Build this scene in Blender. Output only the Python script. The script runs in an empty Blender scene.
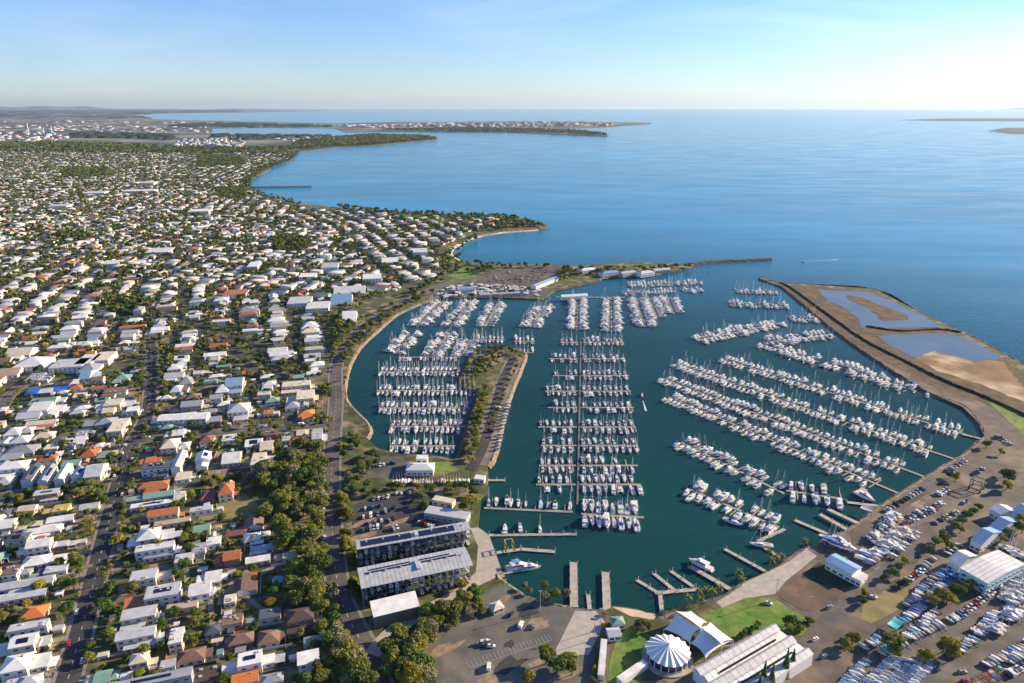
import bpy, math, random
import numpy as np
from mathutils import Vector, Matrix
from mathutils.geometry import tessellate_polygon

random.seed(7)
rng = np.random.default_rng(7)
S = bpy.context.scene
COL = S.collection
R = math.radians

# ---------------------------------------------------------------- camera, sky, sun, exposure
H, F = 270.0, 683.0
TH = math.atan((341.5 - 105.5) / F)
cam = bpy.data.cameras.new('camera')
cam.sensor_width = 36.0
cam.lens = 36.0 * F / 1024.0
cam.clip_start, cam.clip_end = 1.0, 200000.0
cam_o = bpy.data.objects.new('camera', cam)
cam_o.location = (0, 0, H)
cam_o.rotation_euler = (math.pi / 2 - TH, 0, 0)
COL.objects.link(cam_o)
S.camera = cam_o

SUN_EL, SUN_AZ = 20.0, 69.0            # azimuth clockwise from +Y
w = bpy.data.worlds.new('World')
S.world = w
w.use_nodes = True
nt = w.node_tree
bg = nt.nodes['Background']
sky = nt.nodes.new('ShaderNodeTexSky')
sky.sky_type = 'NISHITA'
sky.sun_disc = False
sky.sun_elevation = R(SUN_EL)
sky.sun_rotation = R(SUN_AZ)
sky.altitude = 270
sky.air_density, sky.dust_density, sky.ozone_density = 1.0, 0.15, 3.0
grade = nt.nodes.new('ShaderNodeHueSaturation')      # the clear winter air of the photograph: a bluer sky than the model gives
grade.inputs['Saturation'].default_value = 1.05
tint = nt.nodes.new('ShaderNodeMix')
tint.data_type, tint.blend_type = 'RGBA', 'MULTIPLY'
tint.inputs[0].default_value = 1.0
tint.inputs[7].default_value = (.79, .89, 1.17, 1)
nt.links.new(sky.outputs[0], grade.inputs['Color'])
nt.links.new(grade.outputs[0], tint.inputs[6])
# thin streaks of high cloud
tc = nt.nodes.new('ShaderNodeTexCoord')
mpp = nt.nodes.new('ShaderNodeMapping')
mpp.inputs['Scale'].default_value = (1.2, 2.2, 9.0)
mpp.inputs['Rotation'].default_value = (0.12, -0.22, 0.3)
nz = nt.nodes.new('ShaderNodeTexNoise')
nz.inputs['Scale'].default_value = 1.6
nz.inputs['Detail'].default_value = 7
nz.inputs['Roughness'].default_value = .55
nz.inputs['Distortion'].default_value = .6
nt.links.new(tc.outputs['Generated'], mpp.inputs[0])
nt.links.new(mpp.outputs[0], nz.inputs['Vector'])
cr = nt.nodes.new('ShaderNodeMapRange')
cr.inputs[1].default_value, cr.inputs[2].default_value = .46, .72
cr.inputs[3].default_value, cr.inputs[4].default_value = 0, .28
nt.links.new(nz.outputs[0], cr.inputs[0])
pale = nt.nodes.new('ShaderNodeHueSaturation')
pale.inputs['Saturation'].default_value = .45
pale.inputs['Value'].default_value = 1.25
nt.links.new(tint.outputs[2], pale.inputs['Color'])
cm_ = nt.nodes.new('ShaderNodeMix')
cm_.data_type = 'RGBA'
nt.links.new(cr.outputs[0], cm_.inputs[0])
nt.links.new(tint.outputs[2], cm_.inputs[6])
nt.links.new(pale.outputs[0], cm_.inputs[7])
nt.links.new(cm_.outputs[2], bg.inputs[0])
bg.inputs[1].default_value = 0.078
sun = bpy.data.lights.new('sun', 'SUN')
sun.energy, sun.angle, sun.color = 5.0, R(0.6), (1.0, 0.78, 0.50)
sun_o = bpy.data.objects.new('sun', sun)
sun_o.rotation_euler = (math.pi / 2 - R(SUN_EL), 0, math.pi - R(SUN_AZ))
sun_o.location = (500, 200, 600)
COL.objects.link(sun_o)

S.view_settings.view_transform = 'Standard'
S.view_settings.look = 'None'
S.view_settings.gamma = 1
S.view_settings.exposure = 1.06
S.cycles.use_denoising = True
S.cycles.max_bounces = 5
S.cycles.diffuse_bounces = 2
S.cycles.glossy_bounces = 2
S.cycles.volume_bounces = 0
S.cycles.transparent_max_bounces = 8
S.cycles.sample_clamp_indirect = 4.0


# ---------------------------------------------------------------- ground mapping
def G(px, py, z=0.0):
    """the point at height z that the photograph shows at a pixel"""
    dx, dy = (px - 512) / F, (341.5 - py) / F
    y = math.cos(TH) + math.sin(TH) * dy
    zz = -math.sin(TH) + math.cos(TH) * dy
    t = (H - z) / -zz
    return (dx * t, y * t)


def GP(pts, z=2.0):
    return [G(a, b, z) for a, b in pts]


def inside(poly, x, y):
    x, y = np.asarray(x, float), np.asarray(y, float)
    r = np.zeros(x.shape, bool)
    n = len(poly)
    for i in range(n):
        x0, y0 = poly[i]
        x1, y1 = poly[(i + 1) % n]
        c = (y0 > y) != (y1 > y)
        with np.errstate(divide='ignore', invalid='ignore'):
            xi = (x1 - x0) * (y - y0) / (y1 - y0 + 1e-12) + x0
        r ^= c & (x < xi)
    return r


def dist_poly(line, x, y):
    """distance to a polyline"""
    x, y = np.asarray(x, float), np.asarray(y, float)
    best = np.full(x.shape, 1e9)
    for (ax, ay), (bx, by) in zip(line[:-1], line[1:]):
        vx, vy = bx - ax, by - ay
        t = np.clip(((x - ax) * vx + (y - ay) * vy) / (vx * vx + vy * vy + 1e-9), 0, 1)
        best = np.minimum(best, np.hypot(x - ax - t * vx, y - ay - t * vy))
    return best


# ---------------------------------------------------------------- materials
MATS = {}


def M(name, col, rough=0.7, var=0.12, scale=0.4, metal=0.0, rand=0.0, attr=False, bump=0.0, col2=None, scale2=0.02, mix2=(0.42, 0.6), spec=0.5, trans=0.0):
    if name in MATS:
        return MATS[name]
    m = bpy.data.materials.new(name)
    m.use_nodes = True
    n, l = m.node_tree.nodes, m.node_tree.links
    b = n['Principled BSDF']
    b.inputs['Roughness'].default_value = rough
    b.inputs['Metallic'].default_value = metal
    b.inputs['Specular IOR Level'].default_value = spec
    geo = n.new('ShaderNodeNewGeometry')
    if attr:
        at = n.new('ShaderNodeAttribute')
        at.attribute_name = 'tint'
        base = at.outputs['Color']
    else:
        rgb = n.new('ShaderNodeRGB')
        rgb.outputs[0].default_value = (*col, 1)
        base = rgb.outputs[0]
    if col2 is not None:
        t2 = n.new('ShaderNodeTexNoise')
        t2.inputs['Scale'].default_value = scale2
        t2.inputs['Detail'].default_value = 6
        l.new(geo.outputs['Position'], t2.inputs['Vector'])
        rmp = n.new('ShaderNodeMapRange')
        rmp.inputs[1].default_value, rmp.inputs[2].default_value = mix2
        l.new(t2.outputs[0], rmp.inputs[0])
        mx = n.new('ShaderNodeMix')
        mx.data_type = 'RGBA'
        l.new(rmp.outputs[0], mx.inputs[0])
        l.new(base, mx.inputs[6])
        mx.inputs[7].default_value = (*col2, 1)
        base = mx.outputs[2]
    tx = n.new('ShaderNodeTexNoise')
    tx.inputs['Scale'].default_value = scale
    tx.inputs['Detail'].default_value = 5
    l.new(geo.outputs['Position'], tx.inputs['Vector'])
    mr = n.new('ShaderNodeMapRange')
    mr.inputs[1].default_value, mr.inputs[2].default_value = 0.3, 0.7
    mr.inputs[3].default_value, mr.inputs[4].default_value = 1 - var, 1 + var
    l.new(tx.outputs[0], mr.inputs[0])
    k = mr.outputs[0]
    if rand:
        oi = n.new('ShaderNodeObjectInfo')
        r2 = n.new('ShaderNodeMapRange')
        r2.inputs[3].default_value, r2.inputs[4].default_value = 1 - rand, 1 + rand
        l.new(oi.outputs['Random'], r2.inputs[0])
        mm = n.new('ShaderNodeMath')
        mm.operation = 'MULTIPLY'
        l.new(k, mm.inputs[0])
        l.new(r2.outputs[0], mm.inputs[1])
        k = mm.outputs[0]
    sc = n.new('ShaderNodeVectorMath')
    sc.operation = 'SCALE'
    l.new(base, sc.inputs[0])
    l.new(k, sc.inputs['Scale'])
    l.new(sc.outputs[0], b.inputs['Base Color'])
    if bump:
        bp = n.new('ShaderNodeBump')
        bp.inputs['Strength'].default_value = bump
        bp.inputs['Distance'].default_value = 0.3
        l.new(tx.outputs[0], bp.inputs['Height'])
        l.new(bp.outputs[0], b.inputs['Normal'])
    if trans:
        tb = n.new('ShaderNodeBsdfTranslucent')
        l.new(sc.outputs[0], tb.inputs[0])
        ms = n.new('ShaderNodeMixShader')
        ms.inputs[0].default_value = trans
        l.new(b.outputs[0], ms.inputs[1])
        l.new(tb.outputs[0], ms.inputs[2])
        l.new(ms.outputs[0], n['Material Output'].inputs['Surface'])
    MATS[name] = m
    return m


WHITE = M('white paint', (.78, .78, .77), .45, .05)
GEL = M('white gelcoat', (.80, .80, .79), .3, .04, rand=.05)
ROOFS = {
    'white': M('white roof sheet', (.72, .72, .70), .4, .16, .22, rand=.12),
    'cream': M('cream roof sheet', (.66, .59, .46), .5, .14, .25, rand=.06),
    'pale grey': M('pale grey roof sheet', (.48, .50, .52), .45, .16, .3, rand=.12),
    'grey': M('grey roof sheet', (.30, .32, .35), .5, .1, .3, rand=.15),
    'dark grey': M('dark roof sheet', (.09, .10, .12), .5, .12, .3, rand=.2),
    'blue': M('blue roof sheet', (.22, .38, .58), .45, .08, .3, rand=.1),
    'terracotta': M('terracotta tiles', (.42, .14, .055), .75, .22, .9, rand=.12),
    'orange': M('orange tiles', (.62, .20, .05), .75, .2, .9, rand=.08),
    'brown': M('brown tiles', (.20, .12, .085), .75, .2, .9, rand=.15),
    'dark brown': M('dark brown roof', (.085, .06, .05), .7, .2, .9, rand=.15),
    'red brown': M('red brown roof', (.22, .085, .065), .7, .2, .9, rand=.15),
    'green': M('pale green roof sheet', (.20, .36, .30), .5, .1, .3, rand=.1),
    'mustard': M('mustard roof', (.52, .40, .10), .6, .1, .3),
    'tan': M('tan roof', (.45, .35, .25), .6, .12, .3, rand=.1),
}
WALLS = [M('white weatherboard', (.72, .72, .70), .6, .08, .8, rand=.08), M('cream render', (.66, .58, .46), .7, .08, .8, rand=.1),
         M('grey render', (.40, .41, .42), .7, .1, .8, rand=.15), M('brick wall', (.30, .17, .11), .8, .25, 2.0, rand=.15)]
WINDOW = M('window glass', (.02, .03, .045), .12, .1)
SOLAR = M('solar panel', (.012, .02, .055), .18, .15, 1.5)
ASPH = M('asphalt', (.040, .042, .046), .85, .25, .15, bump=.1, col2=(.065, .062, .06), scale2=.05)
ASPH_W = M('worn asphalt', (.085, .082, .076), .85, .25, .12, col2=(.13, .115, .10), scale2=.03)
YARD = M('yard pavement', (.105, .09, .075), .9, .3, .12, col2=(.20, .155, .11), scale2=.028, mix2=(.48, .62))
CONC = M('concrete', (.42, .38, .33), .8, .15, .3)
PATHM = M('path concrete', (.24, .22, .19), .8, .15, .3)
TIMBER = M('grey decking', (.42, .40, .37), .8, .15, .8)
GRASS_G = M('bright lawn', (.085, .20, .020), .9, .35, .25, col2=(.16, .22, .04), scale2=.05)
GRASS_Y = M('dry lawn', (.15, .17, .045), .9, .25, .1, col2=(.24, .19, .08), scale2=.03)
SOIL = M('brown soil', (.16, .10, .07), .95, .3, .2, col2=(.09, .07, .05), scale2=.05)
DARKG = M('planting toned dark for shade', (.022, .045, .02), .95, .5, .35)
MUD = M('tidal mud', (.20, .125, .06), .9, .3, .05, col2=(.46, .36, .23), scale2=.02, mix2=(.48, .62))
MUD_D = M('brown scrub', (.125, .072, .034), .95, .5, .12, col2=(.065, .055, .028), scale2=.05)
SAND = M('sand', (.60, .48, .33), .95, .15, .2)
ROCK = M('seawall rock', (.085, .07, .058), .95, .55, .5, bump=.6)
ROCK_L = M('sandy rock', (.23, .18, .125), .95, .45, .4, bump=.4)
STEEL = M('galvanised steel', (.45, .46, .47), .45, .1, metal=.3)
ALU = M('mast alloy', (.72, .72, .72), .4, .05)
TYRE = M('tyre rubber', (.02, .02, .02), .8)
BARK = M('bark', (.13, .10, .075), .9, .3, 2.0)
LINEP = M('road paint', (.75, .75, .72), .7)
TARP = M('blue tarpaulin', (.02, .13, .50), .5, .15, .5)
POOL = M('pool water', (.03, .36, .60), .1)
NAVY = M('navy boot stripe', (.015, .03, .10), .4)
TEALC = M('teal shade cloth', (.02, .40, .42), .6)
OCHRE = M('ochre cladding', (.62, .40, .12), .7)
CYANW = M('pale cyan wall', (.42, .66, .70), .6)
LAND = M('suburban ground', (.064, .082, .025), .95, .5, .09, col2=(.23, .18, .115), scale2=.07, mix2=(.5, .62))
FAR = M('far ground', (.05, .065, .05), .95, .3, .004, col2=(.22, .215, .20), scale2=.0011, mix2=(.46, .58))
MANG = M('mangrove ground', (.03, .04, .02), .95, .3, .01)
LEAVES = {
    'dark green': M('dark leaves', (.100, .165, .034), .75, .35, .5, rand=.25, trans=.35, spec=.3),
    'olive green': M('olive leaves', (.205, .225, .040), .75, .35, .5, rand=.2, trans=.35, spec=.3),
    'yellow green': M('yellow leaves', (.31, .285, .036), .75, .3, .5, rand=.15, trans=.35, spec=.3),
    'grey green': M('grey leaves', (.22, .215, .10), .8, .35, .5, rand=.2, trans=.2, spec=.3),
}
LEAF_T = M('far leaves', (0, 0, 0), .8, .3, .3, attr=True, trans=.2, spec=.2)
TINT = M('painted surfaces', (0, 0, 0), .5, .08, .3, attr=True)
COVERS = {
    'blue': M('blue canvas', (.02, .08, .32), .7, .1), 'white': M('white canvas', (.75, .75, .73), .7, .06), 'grey': M('grey canvas', (.30, .32, .34), .7, .1),
    'green': M('green canvas', (.03, .12, .07), .7, .1), 'maroon': M('maroon canvas', (.20, .03, .035), .7, .1), 'black': M('black canvas', (.03, .03, .035), .7, .1),
    'tan': M('tan canvas', (.45, .36, .25), .7, .1), 'sky blue': M('sky blue canvas', (.12, .32, .55), .7, .1),
}
HULLS = {'white': GEL, 'navy': M('navy hull', (.02, .035, .11), .3), 'red': M('red hull', (.32, .03, .03), .35), 'grey': M('grey hull', (.35, .37, .39), .35), 'cream': M('cream hull', (.68, .60, .45), .35)}
CARC = {'white': M('white car paint', (.80, .80, .80), .25), 'silver': M('silver car paint', (.45, .46, .47), .3, metal=.5), 'grey': M('grey car paint', (.16, .17, .18), .3, metal=.4),
        'black': M('black car paint', (.015, .015, .018), .25), 'blue': M('blue car paint', (.03, .09, .30), .3), 'red': M('red car paint', (.42, .03, .025), .3)}


# ---------------------------------------------------------------- mesh helpers
class MB:
    def __init__(s):
        s.v, s.f, s.m = [], [], []

    def add(s, v, f, m=0):
        o = len(s.v)
        s.v += [tuple(p) for p in v]
        s.f += [tuple(i + o for i in q) for q in f]
        s.m += [m] * len(f)
        return s

    def box(s, c, d, rot=0.0, m=0, taper=1.0):
        cx, cy, cz = c
        x, y, z = d[0] / 2, d[1] / 2, d[2] / 2
        ca, sa = math.cos(rot), math.sin(rot)
        v = []
        for k, t in ((-z, 1), (z, taper)):
            for a, b in ((-x, -y), (x, -y), (x, y), (-x, y)):
                a, b = a * t, b * t
                v.append((cx + a * ca - b * sa, cy + a * sa + b * ca, cz + k))
        return s.add(v, [(0, 3, 2, 1), (4, 5, 6, 7), (0, 1, 5, 4), (1, 2, 6, 5), (2, 3, 7, 6), (3, 0, 4, 7)], m)

    def prism(s, poly, z0, z1, m=0, mtop=None):
        poly = list(poly)
        a = sum(poly[i][0] * poly[(i + 1) % len(poly)][1] - poly[(i + 1) % len(poly)][0] * poly[i][1] for i in range(len(poly)))
        if a < 0:
            poly.reverse()
        n = len(poly)
        s.add([(p[0], p[1], z0) for p in poly] + [(p[0], p[1], z1) for p in poly], [(i, (i + 1) % n, n + (i + 1) % n, n + i) for i in range(n)], m)
        s.sheet(poly, z1, m if mtop is None else mtop)
        return s

    def sheet(s, poly, z, m=0):
        tri = tessellate_polygon([[Vector((p[0], p[1], 0)) for p in poly]])
        fs = []
        for t in tri:
            a, b, c = (poly[i] for i in t)
            cr = (b[0] - a[0]) * (c[1] - a[1]) - (b[1] - a[1]) * (c[0] - a[0])
            fs.append(t if cr > 0 else t[::-1])
        return s.add([(p[0], p[1], z) for p in poly], fs, m)

    def tube(s, a, b, r0, r1=None, n=6, m=0):
        a, b = Vector(a), Vector(b)
        r1 = r0 if r1 is None else r1
        d = (b - a).normalized()
        u = d.orthogonal().normalized()
        q = d.cross(u)
        v = []
        for p, r in ((a, r0), (b, r1)):
            for i in range(n):
                t = 2 * math.pi * i / n
                v.append(p + (u * math.cos(t) + q * math.sin(t)) * r)
        return s.add(v, [(i, (i + 1) % n, n + (i + 1) % n, n + i) for i in range(n)] + [tuple(range(n))[::-1], tuple(range(n, 2 * n))], m)

    def ribbon(s, line, wid, z, m=0):
        L, Rr = offset(line, wid / 2), offset(line, -wid / 2)
        n = len(line)
        return s.add([(p[0], p[1], z) for p in L] + [(p[0], p[1], z) for p in Rr], [(i, n + i, n + i + 1, i + 1) for i in range(n - 1)], m)

    def mesh(s, name, mats):
        me = bpy.data.meshes.new(name)
        me.from_pydata(s.v, [], s.f)
        for x in (mats if isinstance(mats, (list, tuple)) else [mats]):
            me.materials.append(x)
        me.polygons.foreach_set('material_index', s.m)
        me.update()
        return me

    def build(s, name, mats, parent=None, loc=None, rz=0.0):
        return obj(name, s.mesh(name, mats), parent, loc, rz)


def offset(line, d):
    out = []
    n = len(line)
    for i, p in enumerate(line):
        a, b = line[max(i - 1, 0)], line[min(i + 1, n - 1)]
        vx, vy = b[0] - a[0], b[1] - a[1]
        q = math.hypot(vx, vy) or 1
        out.append((p[0] - vy / q * d, p[1] + vx / q * d))
    return out


def smooth_line(line, k=4):
    """a Catmull-Rom curve through ground points"""
    out = []
    n = len(line)
    for i in range(n - 1):
        p0, p1, p2, p3 = line[max(i - 1, 0)], line[i], line[i + 1], line[min(i + 2, n - 1)]
        for j in range(k):
            t = j / k
            out.append(tuple(0.5 * (2 * p1[c] + (p2[c] - p0[c]) * t + (2 * p0[c] - 5 * p1[c] + 4 * p2[c] - p3[c]) * t * t + (3 * p1[c] - p0[c] - 3 * p2[c] + p3[c]) * t ** 3) for c in (0, 1)))
    out.append(tuple(line[-1]))
    return out


def resample(line, step):
    out = [line[0]]
    left = step
    for a, b in zip(line[:-1], line[1:]):
        d = math.hypot(b[0] - a[0], b[1] - a[1])
        t = left
        while t <= d:
            out.append((a[0] + (b[0] - a[0]) * t / d, a[1] + (b[1] - a[1]) * t / d))
            t += step
        left = t - d
    return out


def obj(name, me, parent=None, loc=None, rz=0.0):
    o = bpy.data.objects.new(name, me)
    COL.objects.link(o)
    if parent is not None:
        o.parent = parent
    if loc is not None:
        o.location = loc if len(loc) == 3 else (loc[0], loc[1], 0)
    if rz:
        o.rotation_euler = (0, 0, rz)
    return o


def empty(name, loc, rz=0.0, scale=None):
    o = obj(name, None, None, loc, rz)
    o.empty_display_size = 1
    if scale is not None:
        o.scale = scale if isinstance(scale, tuple) else (scale,) * 3
    return o


def tag(o, label, cat, group=None, kind=None):
    if label:
        o['label'] = label
    if cat:
        o['category'] = cat
    if group:
        o['group'] = group
    if kind:
        o['kind'] = kind
    return o


def struct(name, mb, mats):
    o = mb.build(name, mats)
    o['kind'] = 'structure'
    return o


def copy_tree(o, parent=None):
    c = o.copy()
    COL.objects.link(c)
    c.parent = parent
    for ch in o.children:
        copy_tree(ch, c)
    return c


def override(o, slot, m):
    o.material_slots[slot].link = 'OBJECT'
    o.material_slots[slot].material = m


def np_mesh(name, v, quads, mats, tint=None, midx=None):
    """big mesh from arrays: quads (n,4), tint per face"""
    v = np.asarray(v, np.float32)
    q = np.asarray(quads, np.int32)
    me = bpy.data.meshes.new(name)
    me.vertices.add(len(v))
    me.vertices.foreach_set('co', v.ravel())
    k = q.shape[1]
    me.loops.add(q.size)
    me.loops.foreach_set('vertex_index', q.ravel())
    me.polygons.add(len(q))
    me.polygons.foreach_set('loop_start', np.arange(0, q.size, k, dtype=np.int32))
    for m in mats:
        me.materials.append(m)
    if midx is not None:
        me.polygons.foreach_set('material_index', np.asarray(midx, np.int32))
    me.update(calc_edges=True)
    if tint is not None:
        a = me.attributes.new('tint', 'FLOAT_COLOR', 'FACE')
        t = np.ones((len(q), 4), np.float32)
        t[:, :3] = tint
        a.data.foreach_set('color', t.ravel())
    return me


ORD = ['nearest', 'second nearest', 'third nearest', 'fourth nearest', 'fifth nearest', 'sixth nearest', 'seventh nearest', 'eighth nearest', 'ninth nearest', 'tenth nearest']
NTH = ['first', 'second', 'third', 'fourth', 'fifth', 'sixth', 'seventh', 'eighth', 'ninth', 'tenth', 'eleventh', 'twelfth', 'thirteenth', 'fourteenth', 'fifteenth', 'sixteenth', 'seventeenth', 'eighteenth', 'nineteenth']
TENS = ['', '', 'twenty', 'thirty', 'forty', 'fifty', 'sixty']


def nth(i):
    i += 1
    if i <= 19:
        return NTH[i - 1]
    t, u = divmod(i, 10)
    return {2: 'twentieth', 3: 'thirtieth', 4: 'fortieth', 5: 'fiftieth', 6: 'sixtieth'}[t] if u == 0 else TENS[t] + '-' + NTH[u - 1]


LAND_MARKS = []        # (name, x, y)


def mark(name, px, py):
    x, y = G(px, py, 2)
    LAND_MARKS.append((name, x, y))


def label_by_marks(items):
    """items: (object, look, x, y); gives each a label that only it answers to"""
    by = {}
    for it in items:
        by.setdefault(it[1], []).append(it)
    for look, its in by.items():
        xs = np.array([i[2] for i in its])
        ys = np.array([i[3] for i in its])
        rank = np.empty((len(LAND_MARKS), len(its)), int)
        dist = np.empty((len(LAND_MARKS), len(its)))
        for k, (_, mx, my) in enumerate(LAND_MARKS):
            d = np.hypot(xs - mx, ys - my)
            dist[k] = d
            rank[k][np.argsort(d)] = np.arange(len(its))
        for j, it in enumerate(its):
            k = min(range(len(LAND_MARKS)), key=lambda q: (rank[q][j] * 25 + dist[q][j] * .2))
            r = rank[k][j]
            o = 'nearest' if r == 0 else nth(r) + ' nearest'
            it[0]['label'] = f"{look}, {o} to the {LAND_MARKS[k][0]}"


# ================================================================ THE SETTING
# ---- sea
def water_mat():
    m = bpy.data.materials.new('sea water')
    m.use_nodes = True
    n, l = m.node_tree.nodes, m.node_tree.links
    b = n['Principled BSDF']
    geo = n.new('ShaderNodeNewGeometry')
    t = n.new('ShaderNodeTexNoise')
    t.inputs['Scale'].default_value = .0022
    t.inputs['Detail'].default_value = 4
    mp = n.new('ShaderNodeMapping')
    mp.inputs['Scale'].default_value = (.5, 1.6, 1)
    l.new(geo.outputs['Position'], mp.inputs[0])
    l.new(mp.outputs[0], t.inputs['Vector'])
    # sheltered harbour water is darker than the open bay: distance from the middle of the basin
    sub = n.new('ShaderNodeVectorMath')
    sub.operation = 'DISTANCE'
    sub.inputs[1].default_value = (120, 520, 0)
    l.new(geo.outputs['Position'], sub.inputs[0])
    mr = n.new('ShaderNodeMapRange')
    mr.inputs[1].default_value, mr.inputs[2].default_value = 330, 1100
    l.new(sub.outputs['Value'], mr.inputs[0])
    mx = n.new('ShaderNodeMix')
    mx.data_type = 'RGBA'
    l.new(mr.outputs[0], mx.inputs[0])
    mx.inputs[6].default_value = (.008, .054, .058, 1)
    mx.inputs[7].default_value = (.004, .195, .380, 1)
    mv = n.new('ShaderNodeMapRange')
    mv.inputs[1].default_value, mv.inputs[2].default_value = .35, .65
    mv.inputs[3].default_value, mv.inputs[4].default_value = .82, 1.2
    l.new(t.outputs[0], mv.inputs[0])
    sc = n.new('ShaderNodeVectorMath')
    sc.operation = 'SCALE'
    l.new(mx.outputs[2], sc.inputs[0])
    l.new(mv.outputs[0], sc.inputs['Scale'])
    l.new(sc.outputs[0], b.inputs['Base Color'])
    b.inputs['Specular IOR Level'].default_value = .12
    rg = n.new('ShaderNodeMapRange')      # wind streaks: calmer and rougher patches
    rg.inputs[1].default_value, rg.inputs[2].default_value = .35, .65
    rg.inputs[3].default_value, rg.inputs[4].default_value = .10, .20
    wn = n.new('ShaderNodeTexNoise')
    wn.inputs['Scale'].default_value = .012
    wn.inputs['Detail'].default_value = 5
    mp3 = n.new('ShaderNodeMapping')
    mp3.inputs['Scale'].default_value = (.35, 1.5, 1)
    mp3.inputs['Rotation'].default_value = (0, 0, .35)
    l.new(geo.outputs['Position'], mp3.inputs[0])
    l.new(mp3.outputs[0], wn.inputs['Vector'])
    l.new(wn.outputs[0], rg.inputs[0])
    l.new(rg.outputs[0], b.inputs['Roughness'])
    b.inputs['IOR'].default_value = 1.33
    w1 = n.new('ShaderNodeTexNoise')
    w1.inputs['Scale'].default_value = .22
    w1.inputs['Detail'].default_value = 5
    w1.inputs['Roughness'].default_value = .6
    mp2 = n.new('ShaderNodeMapping')
    mp2.inputs['Scale'].default_value = (1, .6, 1)
    mp2.inputs['Rotation'].default_value = (0, 0, .5)
    l.new(geo.outputs['Position'], mp2.inputs[0])
    l.new(mp2.outputs[0], w1.inputs['Vector'])
    bp = n.new('ShaderNodeBump')
    bp.inputs['Distance'].default_value = 1.2
    bs = n.new('ShaderNodeMapRange')
    bs.inputs[1].default_value, bs.inputs[2].default_value = 250, 800
    bs.inputs[3].default_value, bs.inputs[4].default_value = .16, .6
    l.new(sub.outputs['Value'], bs.inputs[0])
    l.new(bs.outputs[0], bp.inputs['Strength'])
    l.new(w1.outputs[0], bp.inputs['Height'])
    l.new(bp.outputs[0], b.inputs['Normal'])
    return m


mb = MB()
rings = [0, 300, 700, 1500, 3000, 6000, 12000, 24000, 40000, 56000]
NS = 96
vs = [(0, 0, 0)]
fs = []
for r in rings[1:]:
    vs += [(r * math.cos(2 * math.pi * i / NS), r * math.sin(2 * math.pi * i / NS), 0) for i in range(NS)]
for i in range(NS):
    fs.append((0, 1 + i, 1 + (i + 1) % NS))
for k in range(len(rings) - 2):
    a, b = 1 + k * NS, 1 + (k + 1) * NS
    for i in range(NS):
        j = (i + 1) % NS
        fs.append((a + i, b + i, b + j, a + j))
mb.add(vs, fs)
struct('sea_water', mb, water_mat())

# ---- mainland
EAST_OUT = [(1180, 448), (1100, 405), (1024, 364), (963, 331), (929, 317), (875, 288.6), (791, 283), (759, 277)]
EAST_IN = [(760, 279), (781, 286), (828, 325), (865, 352), (916, 385), (936, 395), (963, 405), (976, 418), (986, 435), (966, 453), (943, 466), (916, 483), (879, 507), (862, 520), (852, 527), (818, 544), (808, 547), (784, 561), (767.5, 571), (744, 581), (724, 594), (700, 601), (677, 606)]
SOUTH = [(656, 614), (633, 608), (613, 606), (606, 610), (575, 610), (572, 607), (539, 601), (518, 591), (498, 577), (502, 571), (488, 534), (478, 527), (481, 497), (488, 492)]
SPIT_E = [(488, 466), (495, 453), (508, 401), (525, 358), (523, 351)]
SPIT_W = [(508, 346), (473, 351), (468, 361), (460, 384), (478, 395), (470, 418), (460, 452), (454, 459)]
WEST = [(431, 455), (401, 454), (377, 448), (367, 438), (369, 425), (347, 401), (345, 384.6), (350, 364), (360, 347), (377, 331), (397, 314), (421, 303)]
NORTH = [(440, 298), (470, 297), (520, 298), (542, 299), (556, 290), (589, 283), (602, 279), (653, 275), (680, 270), (694, 266)]
BAY = [(694, 263), (680, 263), (626, 262), (589, 265), (555, 265), (498, 264), (481, 264), (458, 260), (449, 253), (456, 245), (474, 237), (501, 232), (538, 229.5), (550, 227), (542, 222), (501, 214), (468, 214.5), (390, 211), (343, 208), (296, 203), (269, 198), (251, 190), (246, 181), (271, 169), (269, 164), (293, 161), (293, 152.5), (340, 147), (372, 145.5)]
FARC = [(438, 139.5), (437, 137), (405, 134.5), (370, 134), (333, 136), (260, 137), (212, 135), (212, 128.5), (250, 127.5), (333, 128), (345, 132), (430, 131.5), (500, 132), (530, 132.8), (608, 136.3), (609, 135), (585, 131.5), (553, 129), (600, 127.5), (652, 124), (650, 122.6), (600, 121.8), (470, 121.4), (400, 121.8), (335, 123.5), (240, 121.2), (160, 119.5), (125, 116.5), (160, 113.2), (240, 112.4), (330, 110.8), (250, 110.0), (-400, 109.7), (-600, 118)]
coast = GP([(-260, 860), (1350, 860), (1350, 500)] + EAST_OUT + EAST_IN + SOUTH + SPIT_E + SPIT_W + WEST + NORTH + BAY + FARC + [(-600, 150), (-500, 300)], 2.0)


def land_prism(poly, mats):
    m = MB()
    m.prism(poly, -1.0, 2.0)
    return m


land_mat = LAND
# the far part of the mainland is bush and paddock: mix by distance inside one material
lm = LAND.node_tree
struct('land', land_prism(coast, None), LAND)
far_ground = [(212, 135), (212, 128.5), (250, 127.5), (333, 128), (345, 132), (430, 131.5), (500, 132), (530, 132.8), (606, 136), (606, 135), (585, 131.5), (553, 129), (600, 127.5), (650, 123.8), (600, 122.2), (470, 121.6), (400, 122), (335, 123.7), (240, 121.4), (160, 119.7), (125, 116.6), (160, 113.3), (240, 112.5), (325, 110.9), (250, 110.1), (-400, 109.8), (-600, 118), (-600, 142), (100, 140), (160, 146), (240, 148), (290, 146), (340, 144), (300, 139)]
struct('far_plain', MB().sheet(GP(far_ground), 3.0), FAR)
struct('mangrove_flat', MB().sheet(GP([(300, 150.5), (340, 146.6), (372, 145), (436, 139.2), (436, 137.2), (405, 135), (370, 134.5), (333, 136.3), (300, 140)]), 3.6), MANG)
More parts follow.
